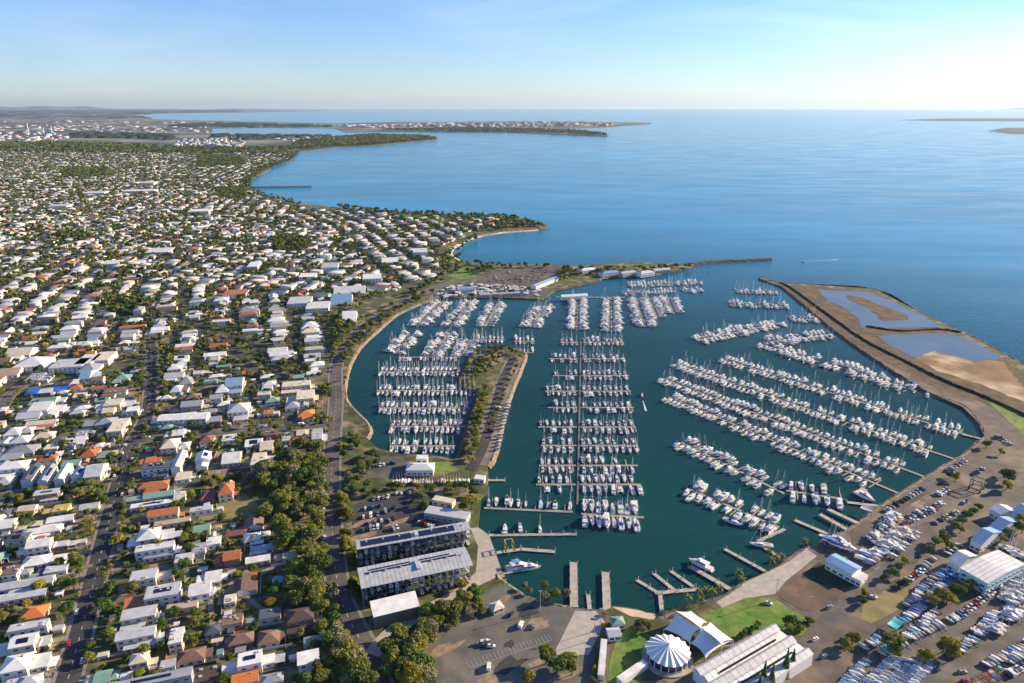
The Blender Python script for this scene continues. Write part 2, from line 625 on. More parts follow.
for nm, pts in (('far_island', [(986, 131), (1000, 128.5), (1040, 128), (1090, 129), (1090, 135), (1010, 134)]), ('far_island', [(895, 120.2), (930, 119.0), (1060, 118.5), (1090, 119.5), (1090, 121.5), (940, 121)])):
    poly = GP(pts, 0)
    mi = MB()
    cx, cy = np.mean([p[0] for p in poly]), np.mean([p[1] for p in poly])
    inner = [(cx + (x - cx) * .8, cy + (y - cy) * .8) for x, y in poly]
    n = len(poly)
    mi.add([(x, y, -1) for x, y in poly] + [(x, y, 14) for x, y in inner], [(i, (i + 1) % n, n + (i + 1) % n, n + i) for i in range(n)])
    mi.sheet(inner, 14)
    struct(nm, mi, MANG)


def hills(x0, x1, dist, hmax, seed, name):
    """a ridge seen on the horizon"""
    rr = random.Random(seed)
    n = 60
    hs = []
    for i in range(n + 1):
        t = i / n
        h = hmax * (.45 + .25 * math.sin(t * 9 + seed) + .2 * math.sin(t * 23 + seed * 2) + .12 * math.sin(t * 51)) * min(1, t * 5 + .15, (1 - t) * 4 + .05)
        hs.append(max(h, 10) * rr.uniform(.92, 1.08))
    m = MB()
    X = [(x0 + (x1 - x0) * i / n - 512) / F * dist * 1.05 for i in range(n + 1)]
    rows = []
    for k, (dy, q) in enumerate(((0, 0), (1500, .6), (3000, 1), (4500, .5), (6000, 0))):
        rows.append([(X[i], dist + dy + 300 * math.sin(i), hs[i] * q * (1 + .12 * math.sin(i * 1.7 + k)) - 2) for i in range(n + 1)])
    v = [p for r in rows for p in r]
    N = n + 1
    m.add(v, [(k * N + i, k * N + i + 1, (k + 1) * N + i + 1, (k + 1) * N + i) for k in range(4) for i in range(n)])
    struct(name, m, FAR)


hills(-380, 340, 46000, 270, 3, 'distant_hills')
hills(960, 1300, 50000, 260, 5, 'distant_hills')

# ---- surfaces laid on the land (each a few centimetres above the last)
ZL = 2.0


def ragged(poly, amp, step=None, seed=0):
    """an uneven natural edge round a polygon"""
    r_ = random.Random(len(poly) * 31 + seed)
    step = step or amp * 2.2
    line = resample(list(poly) + [poly[0]], step)
    out = []
    w_ = 0.0
    for x, y in line[:-1] if math.hypot(line[0][0] - line[-1][0], line[0][1] - line[-1][1]) < step * .5 else line:
        w_ = .6 * w_ + r_.uniform(-1, 1) * amp * .7
        out.append((x + w_ * r_.uniform(.4, 1), y + w_ * r_.uniform(-1, 1)))
    return out


RAG = {'soil_bed': 1.0, 'shade_toned_bed': .8, 'beach_sand': 1.0}


def surf(name, pts, mat, lift, sm=0):
    p = GP(pts, ZL)
    if name in RAG:
        p = ragged(p, RAG[name])
    elif mat is GRASS_Y:
        p = ragged(p, 1.4)
    return struct(name, MB().sheet(p, ZL + lift), mat)


surf('yard_pavement', [(700, 601), (724, 595), (744, 582), (767.5, 572), (784, 562), (808, 548), (852, 528), (862, 521), (879, 508), (916, 484), (943, 467), (966, 454), (985, 437), (978, 422), (963, 407), (940, 397), (916, 386), (866, 353), (862, 345), (930, 378), (985, 404), (1060, 460), (1240, 560), (1200, 800), (620, 760), (607, 700), (606, 640), (640, 660), (690, 700), (780, 683), (800, 655)], YARD, .03)
APRON = M('bottom car park asphalt', (.10, .105, .092), .85, .3, .1, col2=(.15, .14, .115), scale2=.035)
surf('car_park', [(421, 646), (444, 621), (492, 588), (501, 583), (539, 602), (572, 608), (606, 610), (606, 640), (602, 700), (600, 740), (430, 740), (436, 683)], APRON, .04)
surf('concrete_apron', [(575, 611), (596, 611), (605, 622), (589, 655), (553, 655)], CONC, .08)
surf('quay_apron', [(470, 528), (479, 528), (489, 535), (502, 571), (497, 577), (470, 590), (440, 600), (462, 585), (476, 572), (478, 546)], CONC, .05)
surf('car_park', [(352, 505), (372, 496), (404, 492), (430, 500), (440, 514), (430, 524), (352, 542)], ASPH, .05)
surf('car_park', [(364, 458), (396, 457), (410, 464), (412, 478), (362, 478)], ASPH_W, .05)
surf('car_park', [(483, 274), (520, 267), (560, 266), (554, 280), (530, 286), (478, 284)], M('brown car park', (.072, .060, .052), .9, .35, .1, col2=(.12, .10, .085), scale2=.03), .05)
surf('boat_yard', [(425, 300), (440, 288), (470, 284), (548, 288), (556, 289), (542, 298), (470, 296)], ASPH_W, .06)
surf('lawn', [(700, 619), (712, 612), (724, 607), (747, 597.5), (774, 598), (791, 609.6), (813, 622), (801, 637), (774, 628), (737, 640), (717, 636)], GRASS_G, .10)
surf('concrete_ramp', [(716, 602), (730, 594), (744, 583), (767, 572.5), (790, 561), (806, 548), (817, 556), (800, 570), (786, 581), (775, 594), (755, 597), (730, 606), (722, 608)], CONC, .09)
surf('shade_toned_bed', [(800, 577), (819, 562), (857, 579), (852, 587), (838, 590)], DARKG, .12)  # upper half of the garden bed, its shade put into the dark green
surf('soil_bed', [(775, 594), (789, 585), (800, 577), (838, 590), (852, 587), (836, 602), (808, 611), (802, 611)], SOIL, .11)
surf('lawn', [(860, 619), (865, 596), (908.6, 588.5), (911, 596), (900, 609), (872, 624)], GRASS_Y, .10)
surf('lawn', [(607, 690), (610, 660), (618, 635), (640, 622), (652, 640), (645, 672), (630, 700)], GRASS_G, .10)
surf('lawn', [(985, 399), (1010, 408), (1060, 440), (1060, 462), (1012, 425)], GRASS_G, .10)
surf('lawn', [(430, 462), (456, 462), (450, 472), (432, 474)], GRASS_G, .10)
surf('lawn', [(196, 498), (214, 498), (232, 488), (242, 492), (258, 504), (266, 515), (250, 517), (198, 521)], GRASS_Y, .10)
surf('lawn', [(205, 526), (232, 522), (250, 517), (240, 526), (206, 530)], GRASS_Y, .11)
surf('lawn', [(448, 276), (456, 266), (482, 268), (480, 274), (462, 280)], GRASS_G, .10)
surf('lawn', [(400, 214), (440, 217), (470, 218), (440, 221), (400, 217)], GRASS_G, .10)
SPITM = M('spit paving', (.17, .152, .125), .9, .3, .12, col2=(.24, .20, .15), scale2=.03)
surf('spit_pavement', [(487, 466), (493, 453), (506, 402), (523, 359), (519, 354), (505, 362), (495, 384), (481, 420), (471, 452), (464, 463)], SPITM, .04)
surf('spit_pavement', [(472, 354), (505, 350), (503, 362), (470, 376), (466, 383)], SPITM, .05)
surf('beach_sand', [(612, 607), (633, 609), (656, 614.5), (654, 620), (630, 616)], SAND, .09)
struct('tidal_mud', MB().sheet(GP([(781, 286), (828, 324), (866, 351), (940, 391), (985, 403), (1060, 440), (1090, 412), (1024, 372), (963, 340), (925, 320), (873, 291), (792, 285)]), ZL + .06), MUD_D)
struct('tidal_mud', MB().sheet(ragged(GP([(884, 342), (905, 352), (940, 372), (985, 386), (1030, 404), (1060, 414), (1024, 384), (1002, 362), (972, 358), (935, 347)]), 3.5, 6), ZL + .10), MUD)
PW = M('pond water', (.10, .135, .165), .25, .2, .02, spec=.5)
struct('pond_water', MB().sheet(ragged(GP([(818, 290), (840, 291), (868, 292), (905, 307), (942, 327), (863, 328.5), (858, 318), (845, 308), (826, 300)]), 2.6, 5), ZL + .14), PW)
struct('pond_water', MB().sheet(ragged(GP([(878, 336), (920, 333.5), (950, 334), (972, 341), (1000, 356), (1002, 359), (975, 361), (935, 351), (912, 358), (890, 346)]), 2.6, 5), ZL + .14), PW)
struct('mud_bank', MB().sheet(ragged(GP([(845, 295), (862, 297), (885, 307), (908, 315), (910, 320), (882, 321), (868, 308), (848, 300)]), 3.5, 5), ZL + .18), MUD_D)

# worn patches, dirt and weeds on the yards
WEED = M('weeds', (.07, .095, .03), .95, .5, .5)
DIRT = M('pale dirt', (.27, .20, .135), .95, .35, .3)
PATCH = M('dark asphalt patch', (.042, .042, .044), .85, .25, .4)
pr = random.Random(5)
pm_ = {'weedy_ground': (MB(), WEED), 'dirt_patch': (MB(), DIRT), 'asphalt_patch': (MB(), PATCH)}
zones = [GP(z_, 2) for z_ in ([(800, 560), (870, 525), (966, 460), (985, 440), (1024, 470), (1024, 640), (960, 683), (800, 683), (840, 620)], [(436, 650), (492, 592), (540, 608), (570, 640), (570, 683), (440, 683)], [(355, 506), (400, 496), (432, 505), (428, 522), (356, 538)])]
for zi, zp in enumerate(zones):
    xs_, ys_ = [q[0] for q in zp], [q[1] for q in zp]
    for k_ in range((90, 18, 8)[zi]):
        x, y = pr.uniform(min(xs_), max(xs_)), pr.uniform(min(ys_), max(ys_))
        if not inside(zp, [x], [y])[0]:
            continue
        nm_ = pr.choice(('weedy_ground', 'dirt_patch', 'asphalt_patch', 'asphalt_patch') if zi == 0 else ('asphalt_patch', 'dirt_patch'))
        sx_, sy_ = pr.uniform(3, 14), pr.uniform(1.5, 5)
        a_ = .6 + pr.uniform(-.2, .2)
        pts_ = []
        for i in range(14):
            t = 2 * math.pi * i / 14
            r_ = pr.uniform(.65, 1.15)
            u_, v_ = sx_ * math.cos(t) * r_, sy_ * math.sin(t) * r_
            pts_.append((x + u_ * math.cos(a_) - v_ * math.sin(a_), y + u_ * math.sin(a_) + v_ * math.cos(a_)))
        pm_[nm_][0].sheet(pts_, ZL + .0635 + .00015 * k_ + .00003 * zi)
for nm_, (q_, mt_) in pm_.items():
    struct(nm_, q_, mt_)

# ---- roads
ROADS = {
    'main': ([(46, 740), (67, 683), (92, 590), (118, 487), (133, 442), (148, 411), (152, 364), (150, 340)], 10.5, ASPH),
    'cross': ([(-80, 509), (0, 497), (60, 487), (118, 478), (180, 471), (252, 463), (290, 458)], 10, ASPH_W),
    'upper': ([(128, 442), (180, 436), (240, 431), (300, 427), (334, 424)], 10, ASPH_W),
    'esplanade': ([(384, 700), (366, 652), (347, 615), (338, 588), (333, 540), (331, 490), (333, 440), (336, 400), (336, 370), (344, 346), (365, 325), (390, 310), (415, 297), (440, 286), (470, 279), (510, 274)], 11, ASPH_W),
    'curve': ([(120, 300), (168, 317), (200, 327), (225, 341), (250, 365), (262, 390), (267, 428)], 8, ASPH),
    'curve2': ([(236, 333), (262, 352), (281, 380), (287, 400), (289, 426)], 7, ASPH),
    'west': ([(0, 412), (10, 395), (32, 380), (75, 366), (150, 352)], 9, ASPH_W),
    'lane': ([(176, 606), (205, 598), (236, 590)], 6, PATHM),
    'shed': ([(372, 655), (395, 630), (440, 604), (478, 588)], 9, CONC),
    'yard': ([(730, 700), (790, 660), (820, 630), (846, 606), (868, 590), (888, 572), (912, 551), (945, 531), (985, 503), (1040, 468)], 9, ASPH_W),
    'yard2': ([(840, 700), (890, 668), (930, 640), (965, 617), (1010, 590), (1060, 560)], 12, ASPH_W),
    'yard3': ([(930, 690), (965, 668), (1000, 650), (1060, 625)], 11, ASPH_W),
    'spit': ([(470, 470), (480, 455), (492, 420), (503, 380), (514, 357)], 8, ASPH),
}
ROADL = {}
mbs = {}
k = 0
for nm, (pts, wid, mat) in ROADS.items():
    line = smooth_line(GP(pts))
    ROADL[nm] = (line, wid)
    path = MB()
    if nm in ('main', 'cross', 'upper', 'esplanade', 'west'):
        for sgn in (1, -1):
            path.ribbon(offset(line, sgn * (wid / 2 + 1.1)), 1.8, ZL + .15 + .004 * k)
        struct('footpath', path, PATHM)
        dash = MB()
        rs = resample(line, 3.0)
        for i in range(0, len(rs) - 1, 3):
            dash.ribbon(rs[i:i + 2], .25, ZL + .31 + .004 * k)
        struct('road_markings', dash, LINEP)
    struct('road', MB().ribbon(line, wid, ZL + .20 + .006 * k), mat)
    k += 1

# ---- rock walls along the water
def seawall(name, pts, label, wid=4.0, mat=ROCK, top=2.3, seed=1, side=1):
    rr = random.Random(seed)
    line = resample(smooth_line(GP(pts)), 3.0)
    prof = ((-1.6, top * .85), (-.3, top), (wid * .35, top * .62), (wid * .7, top * .25), (wid, -.5))
    rows = [offset(line, side * d) for d, _ in prof]
    v = []
    for (d, z), row in zip(prof, rows):
        for x, y in row:
            v.append((x + rr.uniform(-.5, .5), y + rr.uniform(-.5, .5), z + rr.uniform(-.3, .35)))
    n = len(line)
    q = [(k * n + i, k * n + i + 1, (k + 1) * n + i + 1, (k + 1) * n + i) for k in range(4) for i in range(n - 1)]
    if side > 0:
        q = [t[::-1] for t in q]
    o = MB().add(v, q).build(name, mat)
    return tag(o, label, 'sea wall')


seawall('rock_seawall', EAST_OUT, 'dark rock seawall on the open bay side of the tidal ponds', 5, side=-1)
seawall('rock_seawall', EAST_IN[:9], 'straight rock wall between the tidal ponds and the moored boats', 4, side=-1, seed=2)
seawall('rock_seawall', EAST_IN[8:18], 'paved rock quay edge below the right hand boat yard', 3, ROCK_L, side=-1, seed=3)
seawall('rock_seawall', SOUTH[5:10], 'low rock wall beside the bottom car park', 3, ROCK_L, side=-1, seed=4)
seawall('rock_seawall', SPIT_E, 'sandy rock edge along the east of the treed spit', 3, ROCK_L, side=-1, seed=5)
seawall('rock_seawall', SPIT_W, 'dark rock edge along the west of the treed spit', 3, ROCK, side=-1, seed=6)
seawall('rock_seawall', WEST[3:], 'curved sandy stone wall below the esplanade trees', 2.8, ROCK_L, side=-1, seed=7)
bl_ = resample(smooth_line(GP([(690, 265), (712, 262.6), (740, 261.2), (771, 260)], 0)), 5.0)
bw_ = MB()
prof_ = ((-9, -.6), (-5, 2.2), (-2, 3.6), (2, 3.6), (5, 2.2), (9, -.6))
rows_ = [[(x + random.uniform(-.8, .8), y + random.uniform(-.8, .8), z + random.uniform(-.5, .5)) for x, y in offset(bl_, d)] for d, z in prof_]
nb_ = len(bl_)
bw_.add([q for r_ in rows_ for q in r_], [(k * nb_ + i, k * nb_ + i + 1, (k + 1) * nb_ + i + 1, (k + 1) * nb_ + i)[::-1] for k in range(5) for i in range(nb_ - 1)])
tag(bw_.build('breakwater', M('dark breakwater rock', (.055, .05, .045), .95, .5, .3)), 'thin dark breakwater reaching into the bay', 'breakwater')
seawall('rock_seawall', BAY[7:13], 'pale sand and stone edge round the small bay', 7, SAND, top=2.2, side=-1, seed=9)
seawall('rock_seawall', [(866, 326.5), (900, 331), (940, 329.5), (963, 333)], 'rock bund between the two tidal ponds', 6, ROCK, top=4, side=1, seed=10)
seawall('rock_seawall', [(780, 282.5), (793, 289), (830, 316), (866, 341), (905, 361), (945, 381), (985, 397), (1030, 418)], 'grassy rock bund between road and tidal ponds', 7, M('scrubby bund', (.06, .055, .03), .95, .5, .3), top=4, side=1, seed=11)

# ================================================================ MARINA
def hull_mb(L, B, free=1.2, stern=.82, rake=.9, stripe=True, full=.55):
    """a lofted hull, bow towards +x; material 0 topsides, 1 stripe, 2 deck"""
    m = MB()
    st = [0, .12, .3, .5, .68, .82, .93, 1.0]
    rows = []
    for t in st:
        hb = B / 2 * (stern + (1 - stern) * min(1, t / .4) if t < .4 else max(.02, 1 - ((t - .4) / .6) ** (2.2 if full > .5 else 1.8)))
        x = -L / 2 + L * t
        sh = free * (1 + .28 * max(0, t - .3) ** 1.5 + .04)
        xl = x - (rake * t ** 3)
        rows.append([(xl, 0, -.5), (xl, hb * .72, -.1), (xl, hb * .90, .28), (x, hb, sh), (x, hb * .93, sh), (x, hb * .92, sh - .12), (x, 0, sh - .05)])
    n = len(rows[0])
    for sgn in (1, -1):
        v = [(x, y * sgn, z) for r in rows for x, y, z in r]
        for a in range(len(rows) - 1):
            for k in range(n - 1):
                q = (a * n + k, (a + 1) * n + k, (a + 1) * n + k + 1, a * n + k + 1)
                mi = 1 if (k < 2 and stripe) else (2 if k >= 5 else 0)
                m.add([v[i] for i in (q if sgn < 0 else q[::-1])], [(0, 1, 2, 3)], mi)
        r = rows[0]
        pts = [(x, y * sgn, z) for x, y, z in r]
        m.add(pts, [tuple(range(n)) if sgn > 0 else tuple(range(n))[::-1]], 0)
    return m


def loft_box(m, secs, mi=0, top=None):
    """secs: (x, half width bottom, half width top, z bottom, z top) along x"""
    v = []
    for x, b, t, z0, z1 in secs:
        v += [(x, -b, z0), (x, b, z0), (x, t, z1), (x, -t, z1)]
    n = len(secs)
    for i in range(n - 1):
        a, c = i * 4, i * 4 + 4
        m.add([v[j] for j in (a, c, c + 3, a + 3)], [(0, 1, 2, 3)], mi)
        m.add([v[j] for j in (a + 1, a + 2, c + 2, c + 1)], [(0, 1, 2, 3)], mi)
        m.add([v[j] for j in (a + 3, c + 3, c + 2, a + 2)], [(0, 1, 2, 3)], mi if top is None else top)
    m.add(v[:4], [(0, 3, 2, 1)[::-1]], mi)
    m.add(v[-4:], [(0, 3, 2, 1)], mi)
    return m


DECK = M('boat deck', (.62, .60, .55), .6, .1, rand=.1)


def sail_parts():
    P = {}
    P['hull'] = (hull_mb(11, 3.5), [GEL, NAVY, DECK])
    c = loft_box(MB(), [(-.9, 1.15, .95, 1.15, 1.75), (.6, 1.15, .95, 1.2, 1.8), (2.2, .8, .6, 1.3, 1.68), (2.9, .4, .25, 1.35, 1.45)], 0)
    loft_box(c, [(-.5, 1.17, 1.05, 1.4, 1.6), (1.6, 1.06, .9, 1.42, 1.6)], 1)
    P['cabin'] = (c, [GEL, WINDOW])
    k = MB().box((-3.0, 0, 1.0), (3.2, 1.7, .12), 0, 0).box((-3.0, .95, 1.28), (3.2, .3, .4), 0, 1).box((-3.0, -.95, 1.28), (3.2, .3, .4), 0, 1)
    k.tube((-4.1, 0, 1.1), (-4.1, 0, 2.0), .06, n=5, m=1).tube((-4.16, -.5, 1.7), (-4.16, .5, 1.7), .05, n=5, m=1)
    P['cockpit'] = (k, [TIMBER, GEL])
    m = MB().tube((.9, 0, 1.3), (.9, 0, 15.2), .10, .07, 6)
    m.tube((.9, -1.1, 6.5), (.9, 1.1, 6.5), .05, n=4).tube((.9, -.8, 10.6), (.9, .8, 10.6), .05, n=4)
    for a, b in (((5.3, 0, 1.5), (.9, 0, 15.1)), ((-5.3, 0, 1.3), (.9, 0, 15.1)), ((.7, 1.6, 1.3), (.9, 1.1, 6.5)), ((.7, -1.6, 1.3), (.9, -1.1, 6.5)), ((.9, 1.1, 6.5), (.9, 0, 14.5)), ((.9, -1.1, 6.5), (.9, 0, 14.5))):
        m.tube(a, b, .012, n=3)
    P['mast'] = (m, [ALU])
    s = MB().tube((.8, 0, 2.6), (-3.6, 0, 2.45), .26, .14, 6)
    P['sail_cover'] = (s, [COVERS['blue']])
    d = loft_box(MB(), [(-2.0, 1.1, .9, 1.5, 2.35), (-.7, 1.05, .8, 1.6, 2.1)])
    P['spray_hood'] = (d, [COVERS['blue']])
    j = MB().tube((5.15, 0, 1.7), (1.3, 0, 14.0), .09, .05, 5)
    P['furled_jib'] = (j, [COVERS['white']])
    return P


def cruiser_parts():
    P = {}
    P['hull'] = (hull_mb(12.5, 4.2, 1.5, .92, 1.3), [GEL, NAVY, DECK])
    c = loft_box(MB(), [(-3.2, 1.75, 1.6, 1.5, 3.1), (1.0, 1.7, 1.5, 1.6, 3.2), (2.6, 1.5, 1.1, 1.7, 2.6), (4.3, .9, .6, 1.8, 2.1)])
    P['cabin'] = (c, [GEL])
    wn = loft_box(MB(), [(-2.9, 1.74, 1.68, 2.25, 2.8), (1.0, 1.68, 1.60, 2.3, 2.9), (2.45, 1.45, 1.22, 2.2, 2.55)])
    P['windows'] = (wn, [WINDOW])
    f = loft_box(MB(), [(-4.4, 1.7, 1.75, 3.22, 3.34), (.9, 1.5, 1.55, 3.3, 3.42)])
    loft_box(f, [(-.3, 1.2, 1.25, 3.4, 4.1), (.9, .9, .7, 3.4, 4.0)])
    for y in (-1.5, 1.5):
        f.tube((-4.2, y, 1.5), (-4.2, y, 3.2), .06, n=4)
    P['flybridge'] = (f, [GEL])
    b = loft_box(MB(), [(-3.6, 1.45, 1.4, 5.0, 5.12), (.2, 1.35, 1.3, 5.05, 5.17)])
    for x in (-3.2, 0):
        for y in (-1.3, 1.3):
            b.tube((x, y, 3.35), (x, y, 5.0), .04, n=4)
    P['bimini'] = (b, [COVERS['white']])
    r = MB().tube((-1.4, 0, 3.4), (-1.4, 0, 7.8), .06, .03, 5).box((-1.4, 0, 5.8), (.9, .25, .15)).tube((-1.4, -.8, 3.4), (-1.4, -.8, 8.6), .025, n=3)
    P['aerial'] = (r, [ALU])
    k = MB().box((-5.0, 0, 1.3), (2.2, 3.2, .1)).box((-6.6, 0, .45), (.9, 3.4, .12))
    P['cockpit'] = (k, [TIMBER])
    return P


def cat_parts():
    P = {}
    h = MB()
    for y in (-2.6, 2.6):
        q = hull_mb(12.5, 1.9, 1.5, .8, .5)
        h.v_off = 0
        o = len(h.v)
        h.v += [(a, b + y, c) for a, b, c in q.v]
        h.f += [tuple(i + o for i in t) for t in q.f]
        h.m += q.m
    P['hull'] = (h, [GEL, NAVY, DECK])
    b = MB().box((-1.2, 0, 1.35), (8.6, 4.4, .5))
    P['bridge_deck'] = (b, [GEL])
    c = loft_box(MB(), [(-3.6, 2.1, 1.9, 1.6, 3.0), (1.4, 2.0, 1.6, 1.6, 3.05), (3.0, 1.5, 1.0, 1.6, 1.9)])
    P['cabin'] = (c, [GEL])
    wn = loft_box(MB(), [(-3.2, 2.1, 1.99, 2.1, 2.7), (1.5, 1.95, 1.72, 2.15, 2.8), (2.2, 1.75, 1.5, 2.1, 2.5)])
    P['windows'] = (wn, [WINDOW])
    m = MB().tube((1.6, 0, 3), (1.6, 0, 18), .16, .11, 6).tube((1.6, -1.2, 8), (1.6, 1.2, 8), .06, n=4).tube((5.6, 0, 1.6), (1.6, 0, 17), .03, n=3)
    P['mast'] = (m, [ALU])
    P['sail_cover'] = (MB().tube((1.4, 0, 4.1), (-4.4, 0, 3.9), .32, .2, 6), [COVERS['blue']])
    return P


KINDS = {'sailing_yacht': sail_parts(), 'motor_cruiser': cruiser_parts(), 'sailing_catamaran': cat_parts()}
SINGLE = {}
PART_ME = {}
for kd, P in KINDS.items():
    one = MB()
    mats = []
    for pn, (q, ml) in P.items():
        PART_ME[kd, pn] = q.mesh(pn, ml)
        o, b = len(one.v), len(mats)
        mats += ml
        one.v += q.v
        one.f += [tuple(i + o for i in t) for t in q.f]
        one.m += [i + b for i in q.m]
    SINGLE[kd] = (one, one.mesh(kd, mats), mats)
    # which slots take the hull colour and the cover colour
HULL_SLOT = {'sailing_yacht': 0, 'motor_cruiser': 0, 'sailing_catamaran': 0}


SPINEM = M('weathered timber deck', (.17, .155, .14), .9, .25, .6)
PONTM = M('pontoon deck', (.30, .28, .25), .85, .2, .6)
BOATS = []            # kind, x, y, heading, length factor, row name, side, index
PONT = []


def pontoon(p0, p1, label, w=2.4, fingers=0, flen=9, sides=(1, -1), pitch=None, name='floating_pontoon', piles=True, gz=.55, group=None, span=None):
    a, b = p0, p1
    L = math.hypot(b[0] - a[0], b[1] - a[1])
    ang = math.atan2(b[1] - a[1], b[0] - a[0])
    e = empty(name, (a[0], a[1], 0), ang)
    tag(e, label, 'pontoon', group)
    MB().box((L / 2, 0, gz - .25), (L, w, .5)).build('walkway', SPINEM if w < 2 else PONTM, e)
    if fingers:
        key = ('finger', round(flen, 1))
        if key not in PART_ME:
            PART_ME[key] = MB().box((0, flen / 2, gz - .3), (.9, flen, .4)).mesh('finger', [PONTM])
            PART_ME['pile'] = MB().tube((0, 0, -1), (0, 0, 3.0), .2, n=6).mesh('pile', [WHITE])
        lo, hi = span or (0, L)
        n = 0
        x = lo + pitch / 2
        while x < hi and n < 98:
            for sd in sides:
                f = obj('finger', PART_ME[key], e, (x, sd * (w / 2 - .02), 0), 0 if sd > 0 else math.pi)
                n += 1
                if piles and n % 4 == 1:
                    obj('pile', PART_ME['pile'], e, (x, sd * (w / 2 + flen + .3), 0))
            x += pitch
    return e


def row(p0, p1, rowname, sail, L=11.0, sp=5.2, sides=(1, -1), vac=.08, fingers=True, w=2.4, ext0=0, ext1=0, catp=.04, label=None, gap=None, jit=.2):
    """a pontoon with boats berthed along both sides; p0, p1 are water-level pixels"""
    a, b = G(*p0), G(*p1)
    d = math.hypot(b[0] - a[0], b[1] - a[1])
    ux, uy = (b[0] - a[0]) / d, (b[1] - a[1]) / d
    nx, ny = -uy, ux
    pa = (a[0] - ux * ext0, a[1] - uy * ext0)
    pb = (b[0] + ux * ext1, b[1] + uy * ext1)
    pontoon(pa, pb, label or f"pale walkway of the {rowname}", w, fingers, L * .8, sides, sp * 2, group='floating pontoons of the marina', span=(ext0, ext0 + d))
    ang = math.atan2(uy, ux)
    for sd in sides:
        side = {1: 'far', -1: 'near'}[sd]
        if abs(uy) > abs(ux):
            side = 'right' if (nx * sd) > 0 else 'left'
        i = 0
        x = sp / 2
        while x < d - sp * .3:
            if rng.random() > vac and not (gap and gap[0] < x / d < gap[1]):
                r = rng.random()
                kd = 'sailing_catamaran' if r < catp else ('sailing_yacht' if rng.random() < sail else 'motor_cruiser')
                base = {'sailing_yacht': 11, 'motor_cruiser': 12.5, 'sailing_catamaran': 12.5}[kd]
                ln = L * rng.uniform(1 - jit, 1 + jit)
                sc = ln / base
                off = w / 2 + .7 + ln / 2 + rng.uniform(0, .5)
                hd = ang + math.pi / 2 * sd + (math.pi if rng.random() < .6 else 0)
                BOATS.append((kd, a[0] + ux * x + nx * sd * off, a[1] + uy * x + ny * sd * off, hd + rng.uniform(-.07, .07), sc, rowname, side, i, L))
                i += 1
                if kd == 'sailing_catamaran':
                    x += sp * .75
            x += sp * rng.uniform(.95, 1.06)


# the middle basin: a spine with cross pontoons
spine0, spine1 = G(581, 338), G(577.5, 505)
pontoon(spine0, spine1, 'long central walkway joining the cross pontoons of the middle basin', 1.5)
MIDROWS = [(342.5, 560, 624), (359, 549, 625), (376, 553, 629), (391.5, 545, 631), (408, 548, 634), (427.5, 538, 636), (446, 541, 638), (466, 539, 638), (485, 536, 640)]
for i, (y, xa, xb) in enumerate(MIDROWS):
    xm = 580.5 - (y - 341) * .02
    sp = {0: 5.4}.get(i, 5.3)
    row((xa, y), (xm - 2, y), f"{nth(len(MIDROWS) - i)} middle pontoon's west arm", .8, 10.2, sp, vac=.16)
    row((xm + 2, y), (xb, y), f"{nth(len(MIDROWS) - i)} middle pontoon's east arm", .82, 10.4, sp, vac=.1)
row((581, 514.5), (644, 518), "nearest broad middle pontoon", .65, 13.5, 5.0, vac=.03)
row((484, 508.5), (573, 512.5), "nearest finger pontoon off the quay", .6, 9.5, 5.2, sides=(1,), vac=.35)
a, b = G(487, 511), G(576, 514.5)
# ---- west basin
WROWS = [(372, 379, 460), (391, 377, 478), (408.5, 379, 470), (427, 390, 465), (446.5, 390, 456)]
for i, (y, xa, xb) in enumerate(WROWS):
    row((xa, y), (xb, y), f"{nth(len(WROWS) - 1 - i)} west basin pontoon", .88, 10.5, 4.6, vac=.06)
COLS = [((443, 302), (417, 327), .5), ((471, 301), (451, 327), .5), ((497, 304), (485, 327), .5), ((545, 306), (530, 328), .45), ((578, 299), (577, 331), .35), ((611.5, 299), (611.5, 332), .35), ((413, 334), (394, 354), .45), ((449, 333), (431, 357), .5), ((470, 340), (462, 357), .6)]
for i, (p, q, s) in enumerate(COLS):
    row(p, q, f"{nth(i)} north basin column from the west", s, 11.5, 5.0, vac=.1)
row((472, 340), (505, 340), "short upper pontoon above the spit trees", .85, 10, 4.8)
row((514, 341.5), (535, 341.5), "short upper pontoon at the spit end", .8, 10, 4.8)
row((514, 353), (534, 353), "lower short pontoon at the spit end", .75, 10, 4.8, sides=(1,))
row((399, 357.5), (460, 357.5), "far west basin pontoon", .9, 9.5, 4.8, sides=(-1,), vac=.15)
row((484, 352), (503, 352), "small pontoon at the spit car park", .6, 8, 4.6, sides=(1,), vac=.2)
# ---- north-east columns
row((637, 299), (646, 327), "first north east column", .45, 13, 5.4)
row((649.5, 299), (657, 318), "second north east column", .45, 12, 5.4)
row((668, 298), (674, 314), "third north east column", .4, 12, 5.2)
row((622, 294), (676, 291), "inner north east pontoon", .4, 10, 5.2)
row((628, 286), (700, 283), "outer north east pontoon", .35, 11, 5.6, vac=.1)
row((684, 292), (701, 290), "small north east pontoon", .3, 11, 5.6)
